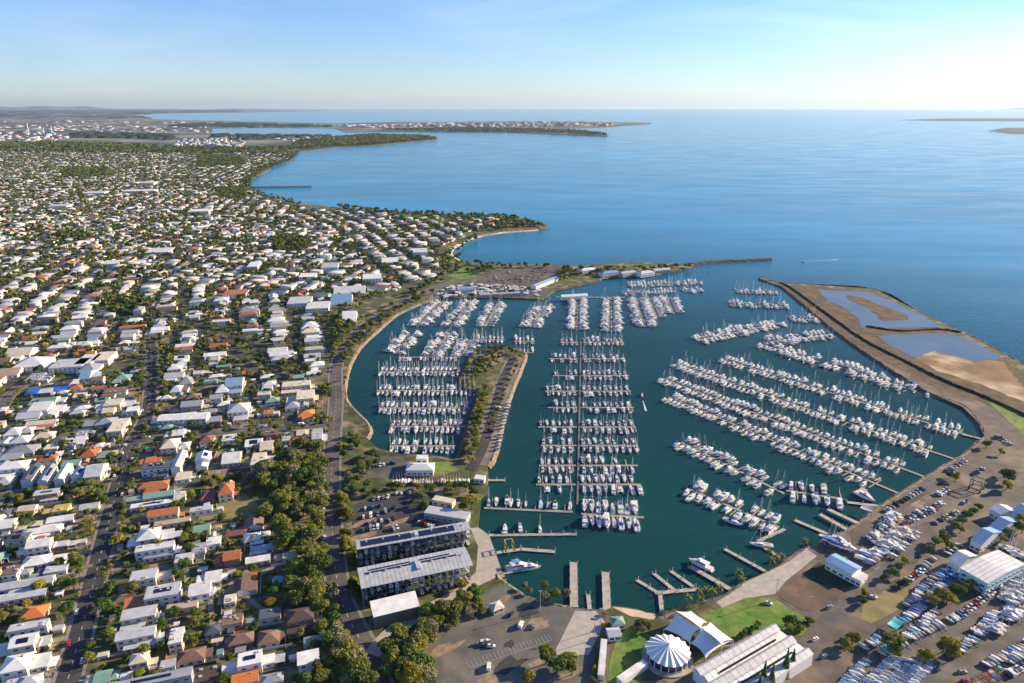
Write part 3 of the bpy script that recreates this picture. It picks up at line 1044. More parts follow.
# ---- east basin
row((735, 291.5), (779, 293), "farthest east basin pontoon", .5, 11, 5.2, vac=.1)
row((729, 305), (790, 307), "second farthest east basin pontoon", .5, 12, 5.4, vac=.06)
row((697, 341), (781, 323), "upper slanting east basin pontoon", .22, 12.5, 6.0, catp=.1)
row((790, 320), (818, 320), "pontoon beside the upper slanting rows", .25, 11, 5.6)
row((762, 345), (818, 362), "lower arm of the forked east pontoon", .3, 11.5, 5.6, catp=.06)
row((766, 343), (828, 335), "upper arm of the forked east pontoon", .15, 12, 6.0, catp=.1)
row((828, 364), (914, 391), "big cruiser pontoon by the ponds", .12, 12.5, 5.8, catp=.16, ext1=0)
row((722, 359.5), (962, 434), "first long east basin pontoon", .38, 10.2, 5.3, ext1=18, catp=.06)
row((674, 364), (932, 452), "second long east basin pontoon", .42, 10.0, 5.2, ext1=22, catp=.04)
row((663, 379), (905, 470), "third long east basin pontoon", .45, 10.0, 5.2, ext1=22, catp=.04)
row((668, 397), (880, 486), "fourth long east basin pontoon", .45, 10.0, 5.2, ext1=16, catp=.04)
row((680, 442), (784, 494), "fifth east basin pontoon", .4, 10.4, 5.3, catp=.05)
row((786, 491), (846, 500), "end arm of the fifth east pontoon", .1, 12.5, 7.5, vac=.15)
row((688, 489), (779, 528), "sixth east basin pontoon", .25, 11.3, 5.6, catp=.06)


def berth(px, py, hd, kd, L, what):
    x, y = G(px, py)
    base = {'sailing_yacht': 11, 'motor_cruiser': 12.5, 'sailing_catamaran': 12.5}[kd]
    BOATS.append((kd, x, y, hd, L / base, what, '', 0, L))


berth(519, 568, R(15), 'motor_cruiser', 16, 'berthed at the quay pontoon by the sheds')
berth(531, 569, R(10), 'motor_cruiser', 13, 'on the outer side of the quay pontoon')
berth(700, 566, R(140), 'motor_cruiser', 16, 'alone at the pier beside the lawn')
berth(761, 546, R(170), 'sailing_yacht', 15, 'moored at the bent pontoon by the pale ramp')
berth(733, 523, R(-40), 'sailing_yacht', 14, 'at the end of the nearest slanting pontoon')
berth(927, 396, R(60), 'motor_cruiser', 12, 'alone near the pond road')
berth(803, 262, R(200), 'motor_cruiser', 7, 'speeding across the open bay')
berth(642, 396, R(80), 'motor_cruiser', 8, 'crossing the channel with a white wake')
berth(505, 530, R(90), 'motor_cruiser', 11, 'at the short quay pontoon near the yellow hoist')
berth(520, 528, R(95), 'motor_cruiser', 10, 'in the middle of the short quay pontoon')
berth(540, 530, R(90), 'sailing_yacht', 9, 'on the short quay pontoon')
berth(507, 501, R(90), 'motor_cruiser', 12, 'tall at the quay end of the finger pontoon')
berth(865, 498, R(-60), 'motor_cruiser', 16, 'beside the roofed pontoon shed')

# loose pontoons, piers and jetties
def pier(p, q, label, w=3.0, z=1.4, name='jetty', piles=True):
    a, b = G(*p, z), G(*q, z)
    L = math.hypot(b[0] - a[0], b[1] - a[1])
    ang = math.atan2(b[1] - a[1], b[0] - a[0])
    e = tag(empty(name, (a[0], a[1], 0), ang), label, 'jetty')
    MB().box((L / 2, 0, z - .2), (L, w, .4)).build('deck', CONC, e)
    if piles:
        n = max(2, min(40, int(L / 8)))
        for i in range(n + 1):
            for s in (-1, 1):
                if 'jpile' not in PART_ME:
                    PART_ME['jpile'] = MB().tube((0, 0, -1.2), (0, 0, 2.6), .22, n=6).mesh('pile', [TIMBER])
                obj('pile', PART_ME['jpile'], e, (L * i / n, s * (w / 2 + .15), 0))
    return e


pier((489, 535), (576, 534), 'long pale pontoon below the nearest finger pontoon', 2.6, .6)
pier((496, 552.5), (521, 549), 'inner half of the bent walkway at the sheds', 3, .8)
pier((521, 549), (555, 551.5), 'outer half of the bent walkway at the sheds', 3, .8)
pier((502, 573), (538, 566), 'short pontoon with two cruisers below the sheds', 3, .6)
pier((574, 607), (573.5, 562), 'left concrete jetty of the bottom boat ramp', 4.5, 1.6)
pier((607, 610), (605.5, 572), 'right concrete jetty of the bottom boat ramp', 4.5, 1.6)
pier((590, 612), (588, 594), 'short floating walkway on the bottom boat ramp', 2.4, .6)
pier((488, 480), (505, 480), 'short fuel jetty off the spit', 2.6, .8)
pier((637, 580), (661, 594.5), 'left arm of the comb shaped pontoon', 2.4, .6)
pier((654, 573.5), (677, 592), 'middle arm of the comb shaped pontoon', 2.4, .6)
pier((671, 571), (694, 587), 'right arm of the comb shaped pontoon', 2.4, .6)
pier((655, 593), (697, 589), 'cross walkway of the comb shaped pontoon', 3, .62)
pier((660, 594), (662, 612), 'gangway to the comb shaped pontoon', 2.4, 1.0)
pier((690, 566), (731, 589.5), 'pier with a cruiser beside the lawn', 3.4, 1.0)
pier((725, 549), (768, 572.5), 'empty pier running to the pale ramp', 2.6, .9)
pier((758, 541), (785, 529), 'bent pontoon of the nearest east row', 2.6, .6)
pier((757, 543), (781, 558), 'gangway from the bent pontoon to the ramp', 2.2, .8)
pier((795, 520), (828, 534), 'empty pier beside the hoist dock', 3, .9)
pier((820, 514), (852, 532), 'left rail of the boat hoist dock', 3.4, 1.8)
pier((828, 509), (860, 524), 'right rail of the boat hoist dock', 3.4, 1.8)
pier((962, 434), (987, 440), 'shore gangway of the first long pontoon', 2.4, 1.0)
pier((847, 502), (880, 506), 'shore walkway beside the roofed pontoon shed', 3, 1.0)
pier((556, 297), (625, 297.3), 'far cross walkway at the harbour top', 3, .8)
OLD = M('old jetty timber', (.06, .05, .045), .9, .2, .4)
for p_, q_, lb in (((250, 188), (312, 187.2), 'long old timber jetty out into the bay'),):
    a, b = G(*p_), G(*q_)
    L = math.hypot(b[0] - a[0], b[1] - a[1])
    e = tag(empty('timber_jetty', (a[0], a[1], 0), math.atan2(b[1] - a[1], b[0] - a[0])), lb, 'jetty')
    MB().box((L / 2, 0, 4.2), (L, 12, .7)).build('deck', OLD, e)
    for i in range(40):
        if 'bent' not in PART_ME:
            PART_ME['bent'] = MB().box((0, 0, 1.4), (1.2, 10, 5.2)).mesh('pile_bent', [OLD])
        obj('pile_bent', PART_ME['bent'], e, (L * (i + .5) / 40, 0, 0))


HCOL = ['white'] * 14 + ['navy', 'cream', 'grey', 'red']
CCOL = ['blue'] * 8 + ['white'] * 4 + ['grey'] * 3 + ['green'] * 2 + ['maroon', 'black', 'tan', 'sky blue', 'sky blue']
camd = lambda b: math.hypot(b[1], b[2] - 0)
order = sorted(range(len(BOATS)), key=lambda i: camd(BOATS[i]))
MAXN = {'sailing_yacht': 300, 'motor_cruiser': 300, 'sailing_catamaran': 120}
NPARTS = {'sailing_yacht': 150, 'motor_cruiser': 130, 'sailing_catamaran': 40}
cnt = {k: 0 for k in MAXN}
LOOKS = {'sailing_yacht': '{h} yacht with {c} boom cover', 'motor_cruiser': '{h} cruiser with {c} canopy', 'sailing_catamaran': '{h} catamaran with {c} boom cover'}
GROUPS = {'sailing_yacht': 'sailing yachts moored in the marina', 'motor_cruiser': 'motor cruisers moored in the marina', 'sailing_catamaran': 'catamarans moored in the marina'}
CATS = {'sailing_yacht': 'yacht', 'motor_cruiser': 'motor boat', 'sailing_catamaran': 'catamaran'}
COVPARTS = ('sail_cover', 'spray_hood', 'bimini')
rest = []
for i in order:
    kd, x, y, hd, sc, rn, side, idx, L = BOATS[i]
    h, c = random.choice(HCOL), random.choice(CCOL)
    if kd != 'sailing_yacht':
        h = random.choice(['white'] * 14 + ['cream', 'navy'])
        c = random.choice(['white'] * 4 + ['blue', 'blue', 'grey', 'black', 'tan', 'sky blue'])
    cnt[kd] += 1
    if cnt[kd] > MAXN[kd]:
        rest.append((kd, x, y, hd, sc, h, c))
        continue
    look = LOOKS[kd].format(h=h, c=c)
    if side and len(f"{look}, {nth(idx)} on {side} side of {rn}".split()) > 16:
        look = look.split(' with ')[0]
    where = f"{nth(idx)} on {side} side of {rn}" if side else rn
    s3 = (sc, sc * rng.uniform(.84, .98), sc * rng.uniform(.88, 1.06))
    if cnt[kd] <= NPARTS[kd]:
        e = empty(kd, (x, y, 0), hd, s3)
        for pn, (q, ml) in KINDS[kd].items():
            if pn == 'bimini' and rng.random() < .35:
                continue
            if pn == 'spray_hood' and rng.random() < .3:
                continue
            o = obj(pn, PART_ME[kd, pn], e)
            if pn == 'hull' and h != 'white':
                override(o, 0, HULLS[h])
            if pn in COVPARTS:
                override(o, 0, COVERS[c])
    else:
        e = obj(kd, SINGLE[kd][1], None, (x, y, 0), hd)
        e.scale = s3
        if h != 'white':
            override(e, 0, HULLS[h])
        b = 0
        for pn, (q, ml) in KINDS[kd].items():
            if pn in COVPARTS:
                override(e, b, COVERS[c])
            b += len(ml)
    if rn == 'crossing the channel with a white wake' or 'speeding' in rn:
        look = 'small white motor boat'
    tag(e, f"{look}, {where}", CATS[kd], GROUPS[kd])
print('boats', len(BOATS), cnt, 'rest', len(rest))

# boats beyond the nearest three hundred of a kind, at the far end of the marina
V, Q, MI, base = [], [], [], 0
allm = []
for kd, x, y, hd, sc, h, c in rest:
    one, me, mats = SINGLE[kd]
    v = np.array(one.v) * sc
    ca, sa = math.cos(hd), math.sin(hd)
    vv = np.stack([v[:, 0] * ca - v[:, 1] * sa + x, v[:, 0] * sa + v[:, 1] * ca + y, v[:, 2]], 1)
    for f, mi in zip(one.f, one.m):
        mt = mats[mi]
        if mt not in allm:
            allm.append(mt)
        if len(f) == 4:
            Q.append([q + base for q in f])
            MI.append(allm.index(mt))
        else:
            for j in range(1, len(f) - 1, 2):
                Q.append([f[0] + base, f[j] + base, f[j + 1] + base, f[min(j + 2, len(f) - 1)] + base] if j + 2 < len(f) else [f[0] + base, f[j] + base, f[j + 1] + base, f[j + 1] + base])
                MI.append(allm.index(mt))
    V.append(vv)
    base += len(vv)
if rest:
    Q = [q for q in Q]
    bm_q = np.array(Q)
    ok = np.array([len(set(q)) == 4 for q in Q])
    me = np_mesh('distant_moored_boats', np.concatenate(V), bm_q[ok], allm, None, np.array(MI)[ok])
    o = obj('distant_moored_boats', me)
    tag(o, 'small white boats packed along the farthest pontoons', 'boats', None, 'stuff')

# wakes
FOAM = M('wake foam', (.55, .62, .64), .8, .3, .5)
for (p, q, w0) in (((643, 401), (646, 411), .7), ((806, 261.7), (838, 259.4), .8)):
    a, b = G(*p), G(*q)
    ln = [(a[0] + (b[0] - a[0]) * t / 12, a[1] + (b[1] - a[1]) * t / 12) for t in range(13)]
    m = MB()
    L_ = [(x, y) for x, y in ln]
    vs = []
    for i, (x, y) in enumerate(L_):
        ww = w0 * (.5 + i / 12) * random.uniform(.7, 1.2)
        dx, dy = b[0] - a[0], b[1] - a[1]
        dd = math.hypot(dx, dy)
        vs += [(x - dy / dd * ww, y + dx / dd * ww, .05), (x + dy / dd * ww, y - dx / dd * ww, .05)]
    m.add(vs, [(2 * i, 2 * i + 1, 2 * i + 3, 2 * i + 2) for i in range(12)])
    o = m.build('wake', FOAM)
    o['kind'] = 'structure'
for px, py in ((709, 272),):
    x, y = G(px, py)
    e = tag(empty('channel_buoy', (x, y, 0)), None, 'buoy', 'channel markers')
    MB().tube((0, 0, -.5), (0, 0, 1.2), 1.0, .9, 10).build('float', COVERS['green'] if px < 720 else HULLS['red'], e)
    MB().tube((0, 0, 1.2), (0, 0, 4.2), .35, .15, 6).build('tower', COVERS['green'] if px < 720 else HULLS['red'], e)
    e['label'] = {709: 'green channel buoy off the breakwater tip', 771: 'red buoy beside the farthest east pontoon', 690: 'green buoy in the channel left of the slanting east pontoon', 842: 'red buoy alone in the open bay'}[px]

# ================================================================ LANDMARKS (used in labels)
for nm, px, py in (('blue tarpaulin', 52, 391), ('round pavilion', 668, 651), ('stacked boat sheds', 415, 560), ('yellow lawn', 232, 505), ('round swimming pool', 278, 580),
                   ('white terrace houses', 184, 416), ('white spit clubhouse', 424, 465), ('green park lawn', 750, 615), ('large white workshop', 985, 565), ('teal shade cloth', 896, 622),
                   ('bottom boat ramp', 590, 610), ('boat hoist dock', 838, 522), ('pale blue roofed building', 842, 563), ('spit tip', 523, 352), ('bay headland', 540, 226),
                   ('long timber jetty', 250, 188), ('esplanade bend', 345, 345), ('dark street junction', 133, 442), ('lower left corner', 0, 683), ('dark street bottom', 62, 683),
                   ('dark street crossroads', 118, 478), ('left picture edge', 0, 420), ('orange roof by the esplanade', 306, 413), ('ribbed club roof', 748, 655), ('curving street end', 168, 317),
                   ('brown harbour top park', 515, 275), ('ochre wall', 420, 610), ('tidal ponds', 930, 345), ('lower right corner', 1024, 683), ('right edge workshops', 1024, 600),
                   ('yellow boat hoist', 509, 549), ('roadside wood', 300, 520), ('bottom apartment block', 150, 676), ('red roofed villa', 224, 487), ('harbour top car park', 520, 275)):
    mark(nm, px, py)

RP0 = np.array([q_ for nm_ in ('main', 'cross', 'upper', 'curve2', 'lane', 'west') for q_ in resample(ROADL[nm_][0], 3)])
yards = [MB(), MB(), MB()]
HOUSE_BOX = []          # x, y, half w, half d, angle: kept free of trees
LABELS = []             # things that get their label from the landmarks


def roof_mb(w, d, h, kind, pitch, over=.5):
    """a roof over a w by d plan at wall height h"""
    m = MB()
    a, b = w / 2 + over, d / 2 + over
    t = .18
    if kind == 'flat':
        m.box((0, 0, h + .2), (w + .3, d + .3, .4))
        m.box((0, 0, h + .42), (w - .5, d - .5, .06))
    elif kind == 'skillion':
        r = d * .12
        m.add([(-a, -b, h), (a, -b, h), (a, b, h + r), (-a, b, h + r), (-a, -b, h + t), (a, -b, h + t), (a, b, h + r + t), (-a, b, h + r + t)],
              [(0, 3, 2, 1), (4, 5, 6, 7), (0, 1, 5, 4), (1, 2, 6, 5), (2, 3, 7, 6), (3, 0, 4, 7)])
    elif kind == 'gable':
        r = b * pitch
        v = [(-a, -b, h), (a, -b, h), (a, 0, h + r), (-a, 0, h + r), (a, b, h), (-a, b, h)]
        v += [(x, y, z + t) for x, y, z in v]
        m.add(v, [(6, 7, 8, 9), (9, 8, 10, 11), (0, 3, 2, 1), (3, 5, 4, 2), (0, 1, 7, 6), (4, 5, 11, 10), (1, 2, 8, 7), (2, 4, 10, 8), (3, 0, 6, 9), (5, 3, 9, 11)])
    else:
        r = b * pitch
        q = max(a - b * 1.0, .3)
        m.add([(-a, -b, h), (a, -b, h), (a, b, h), (-a, b, h), (-q, 0, h + r), (q, 0, h + r), (-a, -b, h - t), (a, -b, h - t), (a, b, h - t), (-a, b, h - t)],
              [(0, 1, 5, 4), (1, 2, 5), (2, 3, 4, 5), (3, 0, 4), (6, 7, 1, 0), (7, 8, 2, 1), (8, 9, 3, 2), (9, 6, 0, 3), (9, 8, 7, 6)])
    return m


def wall_mb(w, d, h, kind, pitch):
    m = MB().box((0, 0, h / 2 - .3), (w, d, h + .6))
    if kind == 'gable':
        r = d / 2 * pitch
        for x in (-w / 2, w / 2):
            m.add([(x, -d / 2, h), (x, d / 2, h), (x, 0, h + r)], [(0, 1, 2)])
    if kind == 'skillion':
        r = d * .12
        m.add([(-w / 2, -d / 2, h), (w / 2, -d / 2, h), (w / 2, d / 2, h), (-w / 2, d / 2, h), (w / 2, d / 2, h + r), (-w / 2, d / 2, h + r)], [(0, 3, 5), (1, 4, 2), (3, 2, 4, 5)])
    return m


WIN_ME = {}


def win_mesh(w, h):
    k = (round(w, 1), round(h, 1))
    if k not in WIN_ME:
        m = MB().box((0, 0, 0), (w, .10, h), 0, 0).box((0, -.04, h / 2 + .06), (w + .24, .14, .12), 0, 1).box((0, -.04, -h / 2 - .06), (w + .24, .14, .12), 0, 1)
        m.box((0, -.03, 0), (.08, .1, h), 0, 1)
        WIN_ME[k] = m.mesh('window', [WINDOW, WHITE])
    return WIN_ME[k]


KNAME = {'gable': 'gabled', 'hip': 'hipped', 'flat': 'flat', 'skillion': 'sloping'}


def block(e, x, y, w, d, h, kind, colour, wm, pitch, names=('wall', 'roof'), turn=False, z0=0.0):
    """one volume of a house under a roof of its own"""
    rz = math.pi / 2 if turn else 0
    if turn:
        w, d = d, w
    wl = wall_mb(w, d, h, kind, pitch).build(names[0], wm, e, (x, y, z0), rz)
    rf = roof_mb(w, d, h, kind, pitch).build(names[1], ROOFS[colour], e, (x, y, z0), rz)
    return wl, rf


def house(x, y, w, d, rot, kind, colour, wall=0, storeys=1, solar=False, detail=2, annex=None, pitch=None, look=None, name='house', group='houses in the suburb', cat='house'):
    pitch = pitch or {'gable': .42, 'hip': .45}.get(kind, .1)
    e = empty(name, (x, y, ZL), rot)
    wm = WALLS[wall]
    q = rr2.random
    mx = my = 0.0
    W0, D0 = w, d
    h = 3.0 * storeys + .4
    extra = []
    if detail >= 2 and kind != 'none' and w > 13 and d > 7 and name == 'house':
        # a main volume with a lower wing or two round it
        k = rr2.choice((0, 1, 2, 3)) if w > 1.15 * d else rr2.choice((0, 3))
        h2 = 3.0 * max(1, storeys - 1) + .3 - (.3 if storeys == 1 else 0)
        c2 = colour if q() < .6 else rr2.choice(['pale grey', 'white', 'grey', 'cream', 'terracotta', 'brown', colour])
        k2 = kind if q() < .55 else rr2.choice(['flat', 'skillion', 'gable', 'hip'])
        p2 = {'gable': .36, 'hip': .4}.get(k2, .1)
        if k == 0:          # wing on the right, set back
            w = W0 * .60
            mx = -W0 * .20
            ww, wd = W0 * .40 - .3, D0 * rr2.uniform(.55, .8)
            extra.append((mx + w / 2 + ww / 2 + .02, (D0 - wd) / 2 * rr2.choice((-1, 1)) * .9, ww, wd, h2, k2, c2, p2, k2 == 'gable' and q() < .5))
        elif k == 1:        # wing on the left
            w = W0 * .62
            mx = W0 * .19
            ww, wd = W0 * .38 - .3, D0 * rr2.uniform(.6, .85)
            extra.append((mx - w / 2 - ww / 2 - .02, (D0 - wd) / 2 * rr2.choice((-1, 1)) * .9, ww, wd, h2, k2, c2, p2, k2 == 'gable' and q() < .5))
        elif k == 2:        # both ends lower
            w = W0 * .46
            mx = W0 * rr2.uniform(-.08, .08)
            wl_ = W0 / 2 + mx - w / 2 - .2
            wr_ = W0 / 2 - mx - w / 2 - .2
            extra.append((mx - w / 2 - wl_ / 2 - .02, -D0 * .06, wl_, D0 * .8, h2, k2, c2, p2, False))
            extra.append((mx + w / 2 + wr_ / 2 + .02, D0 * .08, wr_, D0 * .7, max(2.7, h2 - .5), rr2.choice(['flat', 'skillion', k2]), rr2.choice([colour, 'pale grey', 'white']), p2, False))
        else:               # a strip along the near side
            d = D0 * .64
            my = D0 * .18
            wd = D0 * .36 - .3
            ww = W0 * rr2.uniform(.5, .8)
            extra.append(((W0 - ww) / 2 * rr2.choice((-1, 1)), my - d / 2 - wd / 2 - .02, ww, wd, min(h2, 2.8), 'skillion' if q() < .5 else 'flat', c2, .1, False))
    wl, rf = block(e, mx, my, w, d, h, kind, colour, wm, pitch)
    for bx, by, bw, bd, bh, bk, bc, bp, bt in extra:
        block(e, bx, by, bw, bd, bh, bk, bc, wm if q() < .7 else rr2.choice(WALLS), bp, ('wing_wall', 'wing_roof'), bt)
        if detail >= 2 and bw > 3.5:
            n = max(1, int(bw / 3.4))
            for i in range(n):
                obj('window', win_mesh(1.8, 1.3), e, (bx - bw / 2 + bw * (i + .5) / n, by - bd / 2 - .02, 1.6))
            obj('window', win_mesh(1.6, 1.3), e, (bx + bw / 2 + .02, by, 1.6), math.pi / 2)
    if detail >= 2 and kind in ('gable', 'hip') and q() < .35:
        MB().box((mx + w * .22, my + d * .12, h + d * .5 * pitch * .7), (.7, .9, 2.2)).build('chimney', WALLS[3], rf, (-mx, -my, 0))
    if detail >= 2 and kind == 'flat':
        m = MB()
        for i in range(rr2.randint(1, 4)):
            m.box((rr2.uniform(-.4, .4) * w, rr2.uniform(-.35, .35) * d, h + .75), (rr2.uniform(.8, 1.8), rr2.uniform(.8, 1.4), .6))
        m.build('roof_plant', ROOFS['pale grey'], rf)
    if annex:
        aw, ad, sx, sy, ac = annex      # a carport or verandah on posts
        ax, ay = sx * (W0 / 2 + aw / 2 + .3), sy * (D0 / 2 + ad / 2 + .55 if sy else 0)
        ah = 2.6
        wing = MB()
        for i in (-1, 1):
            for j in (-1, 1):
                wing.box((ax + i * (aw / 2 - .2), ay + j * (ad / 2 - .2), ah / 2), (.2, .2, ah))
        vr = wing.build('verandah', WHITE, e)
        MB().box((ax, ay, ah + .12), (aw + .5, ad + .5, .2)).build('verandah_roof', ROOFS[colour if ac == 'deck' else ac], vr)
    if detail >= 2:
        for s in range(storeys):
            z = 1.6 + 3.0 * s
            n = max(2, int(w / 4.2))
            for i in range(n):
                obj('window', win_mesh(1.8, 1.3), e, (mx - w / 2 + w * (i + .5) / n, my - d / 2 - .02, z))
            n = max(1, int(d / 3.8))
            for i in range(n):
                obj('window', win_mesh(1.6, 1.3), e, (mx + w / 2 + .02, my - d / 2 + d * (i + .5) / n, z), math.pi / 2)
        if storeys >= 2 and q() < .5:
            bl = MB().box((mx + w / 2 + .9, my, 2.95), (1.8, d * .7, .16)).box((mx + w / 2 + 1.75, my, 3.5), (.08, d * .7, .9))
            bl.build('balcony', WHITE, e)
    if solar:
        m = MB()
        sl = pitch if kind in ('gable', 'hip') else (.12 if kind == 'skillion' else 0)
        sd = d * .30
        y0 = -d * .36 if kind in ('gable', 'hip') else -sd / 2
        wq = w * (.5 if kind != 'hip' else .34)
        if kind in ('gable', 'hip'):
            b = d / 2 + .5
            za, zb = h + (y0 + b) * sl + .30, h + (y0 + sd + b) * sl + .30
        elif kind == 'skillion':
            za, zb = h + (y0 + d / 2 + .5) * sl + .3, h + (y0 + sd + d / 2 + .5) * sl + .3
        else:
            za, zb = h + .62, h + .8
        m.add([(-wq / 2, y0, za), (wq / 2, y0, za), (wq / 2, y0 + sd, zb), (-wq / 2, y0 + sd, zb), (-wq / 2, y0, za - .1), (wq / 2, y0, za - .1), (wq / 2, y0 + sd, zb - .1), (-wq / 2, y0 + sd, zb - .1)],
              [(0, 1, 2, 3), (4, 5, 1, 0), (5, 6, 2, 1), (6, 7, 3, 2), (7, 4, 0, 3)])
        m.build('solar_panel', SOLAR, rf)
    HOUSE_BOX.append((x, y, W0 / 2 + (1.0 if not annex else 2.5), D0 / 2 + 1.0, rot))
    lk = look or (('two-storey ' if storeys > 1 else '') + f"{colour} {KNAME[kind]} " + cat + (' with solar panels' if solar else ''))
    tag(e, None, cat, group)
    LABELS.append((e, lk, x, y))
    if detail >= 2 and name == 'house':
        NEARH.append((x, y, W0, D0, rot))
    return e


rr2 = random.Random(21)
NEARH = []


# ---------------------------------------------------------------- the near houses: roof centre, width and height in the photograph, roof kind, colour
NEAR = """
56 508 25 9 flat mustard 1 0|53 519 38 9 gable white 1 0|42 529 36 9 hip white 1 0|42 541 46 12 gable white 2 0|45 558 40 13 hip white 1 0|56 568 22 9 flat white 1 0|
26 582 50 12 gable pale_grey 1 0|22 594 44 11 gable pale_grey 1 0|34 611 26 15 hip orange 1 0|28 624 36 10 flat white 2 0|22 639 48 17 gable white 2 1|25 659 42 21 hip white 2 0|22 681 34 15 hip pale_grey 1 0|
6 523 18 11 gable white 1 0|4 512 14 8 hip dark_grey 1 0|31 471 15 17 gableN dark_grey 2 1|47 472 14 17 gableN grey 2 1|63 471 14 16 gableN white 2 0|79 470 14 17 gableN blue 2 1|96 469 18 14 gable white 2 0|
10 466 30 14 hip white 2 0|5 480 18 10 hip white 1 0|48 400 33 8 gable green 1 0|42 406 40 9 skillion white 2 0|38 414 36 8 gable white 1 0|41 423 28 8 gable cream 1 0|20 430 26 9 hip white 1 0|16 439 28 9 hip pale_grey 1 0|44 435 18 8 hip cream 1 0|
20 451 30 15 hip grey 1 0|52 446 14 6 flat white 1 0|70 444 12 6 flat dark_grey 1 0|80 440 12 7 skillion white 1 0|90 452 17 9 hip terracotta 1 0|115 401 36 8 flat white 2 0|106 410 18 6 gable white 1 0|100 421 30 8 hip grey 1 0|118 424 18 14 flat cream 2 0|
115 391 24 9 flat brown 1 0|122 378 16 8 hip green 1 0|91 374 18 9 gable blue 1 0|40 376 24 9 flat white 1 0|66 382 22 6 flat dark_brown 1 0|
186 403 32 7 gable white 2 0|189 396 22 6 hip brown 1 0|180 388 18 7 hip white 1 0|187 380 14 7 hip grey 1 0|174 376 20 8 gable white 1 0|223 388 14 8 hip white 1 0|234 383 20 13 gable blue 2 0|
177 432 24 7 gable white 1 0|172 442 34 11 hip white 2 0|179 458 13 17 gableN pale_grey 2 0|155 466 28 12 flat dark_grey 2 1|203 455 17 16 gableN white 2 1|207 438 14 7 hip red_brown 1 0|232 457 19 12 gable white 1 0|229 437 14 7 flat white 1 1|
254 442 17 8 gable white 1 1|267 445 14 10 gable cream 1 0|263 457 25 13 flat white 2 0|238 409 24 15 hip pale_grey 2 0|296 384 30 9 flat white 2 0|300 394 30 10 flat white 2 0|297 404 24 7 hip grey 1 0|306 414 18 10 hip orange 1 0|
300 432 18 6 gable white 1 0|317 433 13 11 flat white 2 0|298 440 18 7 hip terracotta 1 0|286 438 9 5 flat pale_grey 1 0|
153 485 30 10 hip terracotta 1 0|150 495 46 9 gable green 1 0|152 503 40 7 flat white 1 1|154 512 46 10 gable terracotta 2 0|172 521 34 6 flat tan 1 0|150 532 44 15 hip white 2 0|154 547 38 13 flat white 2 0|184 557 19 10 flat pale_grey 1 0|
202 528 17 9 gable green 1 0|201 508 22 5 flat pale_grey 1 0|208 494 16 10 hip red_brown 1 0|226 487 17 13 hip terracotta 2 0|214 540 15 9 flat white 1 0|199 547 15 10 flat grey 1 0|180 496 12 8 gable white 1 0|152 572 42 14 flat pale_grey 2 0|
254 522 20 11 gableN brown 1 0|257 535 27 10 hip white 1 0|262 548 24 9 flat blue 1 0|258 558 24 8 gable white 1 0|290 554 16 7 flat tan 1 0|236 532 25 5 hip red_brown 1 0|246 583 26 17 gableN dark_brown 1 0|
152 591 54 18 flat pale_grey 2 1|200 587 22 14 gable white 2 0|138 614 34 17 skillion white 2 0|135 634 38 18 gable pale_grey 2 0|176 634 16 17 flat white 2 0|139 656 18 12 hip cream 2 0|168 663 16 8 flat pale_grey 1 0|
150 677 78 13 flat white 3 1|191 654 28 15 hip brown 1 0|232 619 22 12 flat brown 1 0|241 637 25 13 hip brown 1 0|182 605 30 9 flat tan 1 0|230 598 11 9 flat cream 1 0|213 628 16 10 hip dark_grey 1 0|206 673 28 18 flat dark_brown 1 0|
248 657 52 19 flat white 2 1|245 677 26 13 gable orange 1 0|272 677 22 11 hip grey 1 0|300 616 30 22 hip dark_brown 2 0|316 640 26 13 flat grey 1 0|308 656 22 13 skillion white 2 0|
-14 520 34 12 hip white 1 0|-20 545 36 12 gable pale_grey 1 0|-24 575 40 14 hip terracotta 1 0|-30 610 40 14 gable white 1 0|-34 640 44 15 gable grey 1 0|-38 670 44 15 hip white 1 0|-16 470 30 12 hip white 1 0|-18 440 28 10 gable cream 1 0|95 690 36 12 gable white 1 0
"""
rr = random.Random(11)
ROT0 = R(17)
for ln in NEAR.replace('\n', '').split('|'):
    px, py, wp, hp, kd, c, st, so = ln.split()
    px, py, wp, hp, st, so = float(px), float(py), float(wp), float(hp), int(st), int(so)
    c = c.replace('_', ' ')
    z = 3.5 * st + 2.5
    x, y = G(px, py, z)
    sc = F / math.hypot(y, H - z) / 1.0
    x0 = G(px - wp / 2, py, z)[0]
    x1 = G(px + wp / 2, py, z)[0]
    W = x1 - x0
    D = G(px, py - hp / 2, z)[1] - G(px, py + hp / 2, z)[1]
    rot = ROT0 if py > 470 else R(13)
    # the picture box of a turned rectangle is a little larger than the rectangle
    ca, sa = math.cos(rot), math.sin(rot)
    D2 = max((D - W * sa * .5) / ca, D * .62, 5.5)
    W2 = max(W - D2 * sa * .6, 6)
    ax = None
    if kd == 'gableN':
        kd = 'gable'
        rot += math.pi / 2
        W2, D2 = D2, W2
        if not (5 < D2 < 40):
            pass
    elif wp > 26 and st == 1 and kd != 'flat':
        ax = rr.choice([(3.2, D2 * .7, 1, 0, 'deck'), (W2 * .5, 3, 0, -1, 'deck'), (4.2, D2 * .55, -1, 0, c)])
    elif st == 2 and rr.random() < .6:
        ax = rr.choice([(3.4, D2 * .6, 1, 0, 'deck'), (4.5, D2 * .6, 1, 0, 'pale grey')])
    if c == 'white' and rr.random() < .42:
        c = rr.choice(['pale grey', 'cream', 'pale grey', 'cream', 'grey'])
    wl = 2 if c in ('dark grey', 'grey') and rr.random() < .5 else (3 if c in ('brown', 'dark brown', 'red brown') and rr.random() < .6 else (1 if c in ('terracotta', 'cream', 'orange', 'tan', 'mustard') else rr.choice([0, 0, 0, 1])))
    house(x, y, W2, D2, rot, kd, c, wl, st, bool(so), 2, ax)

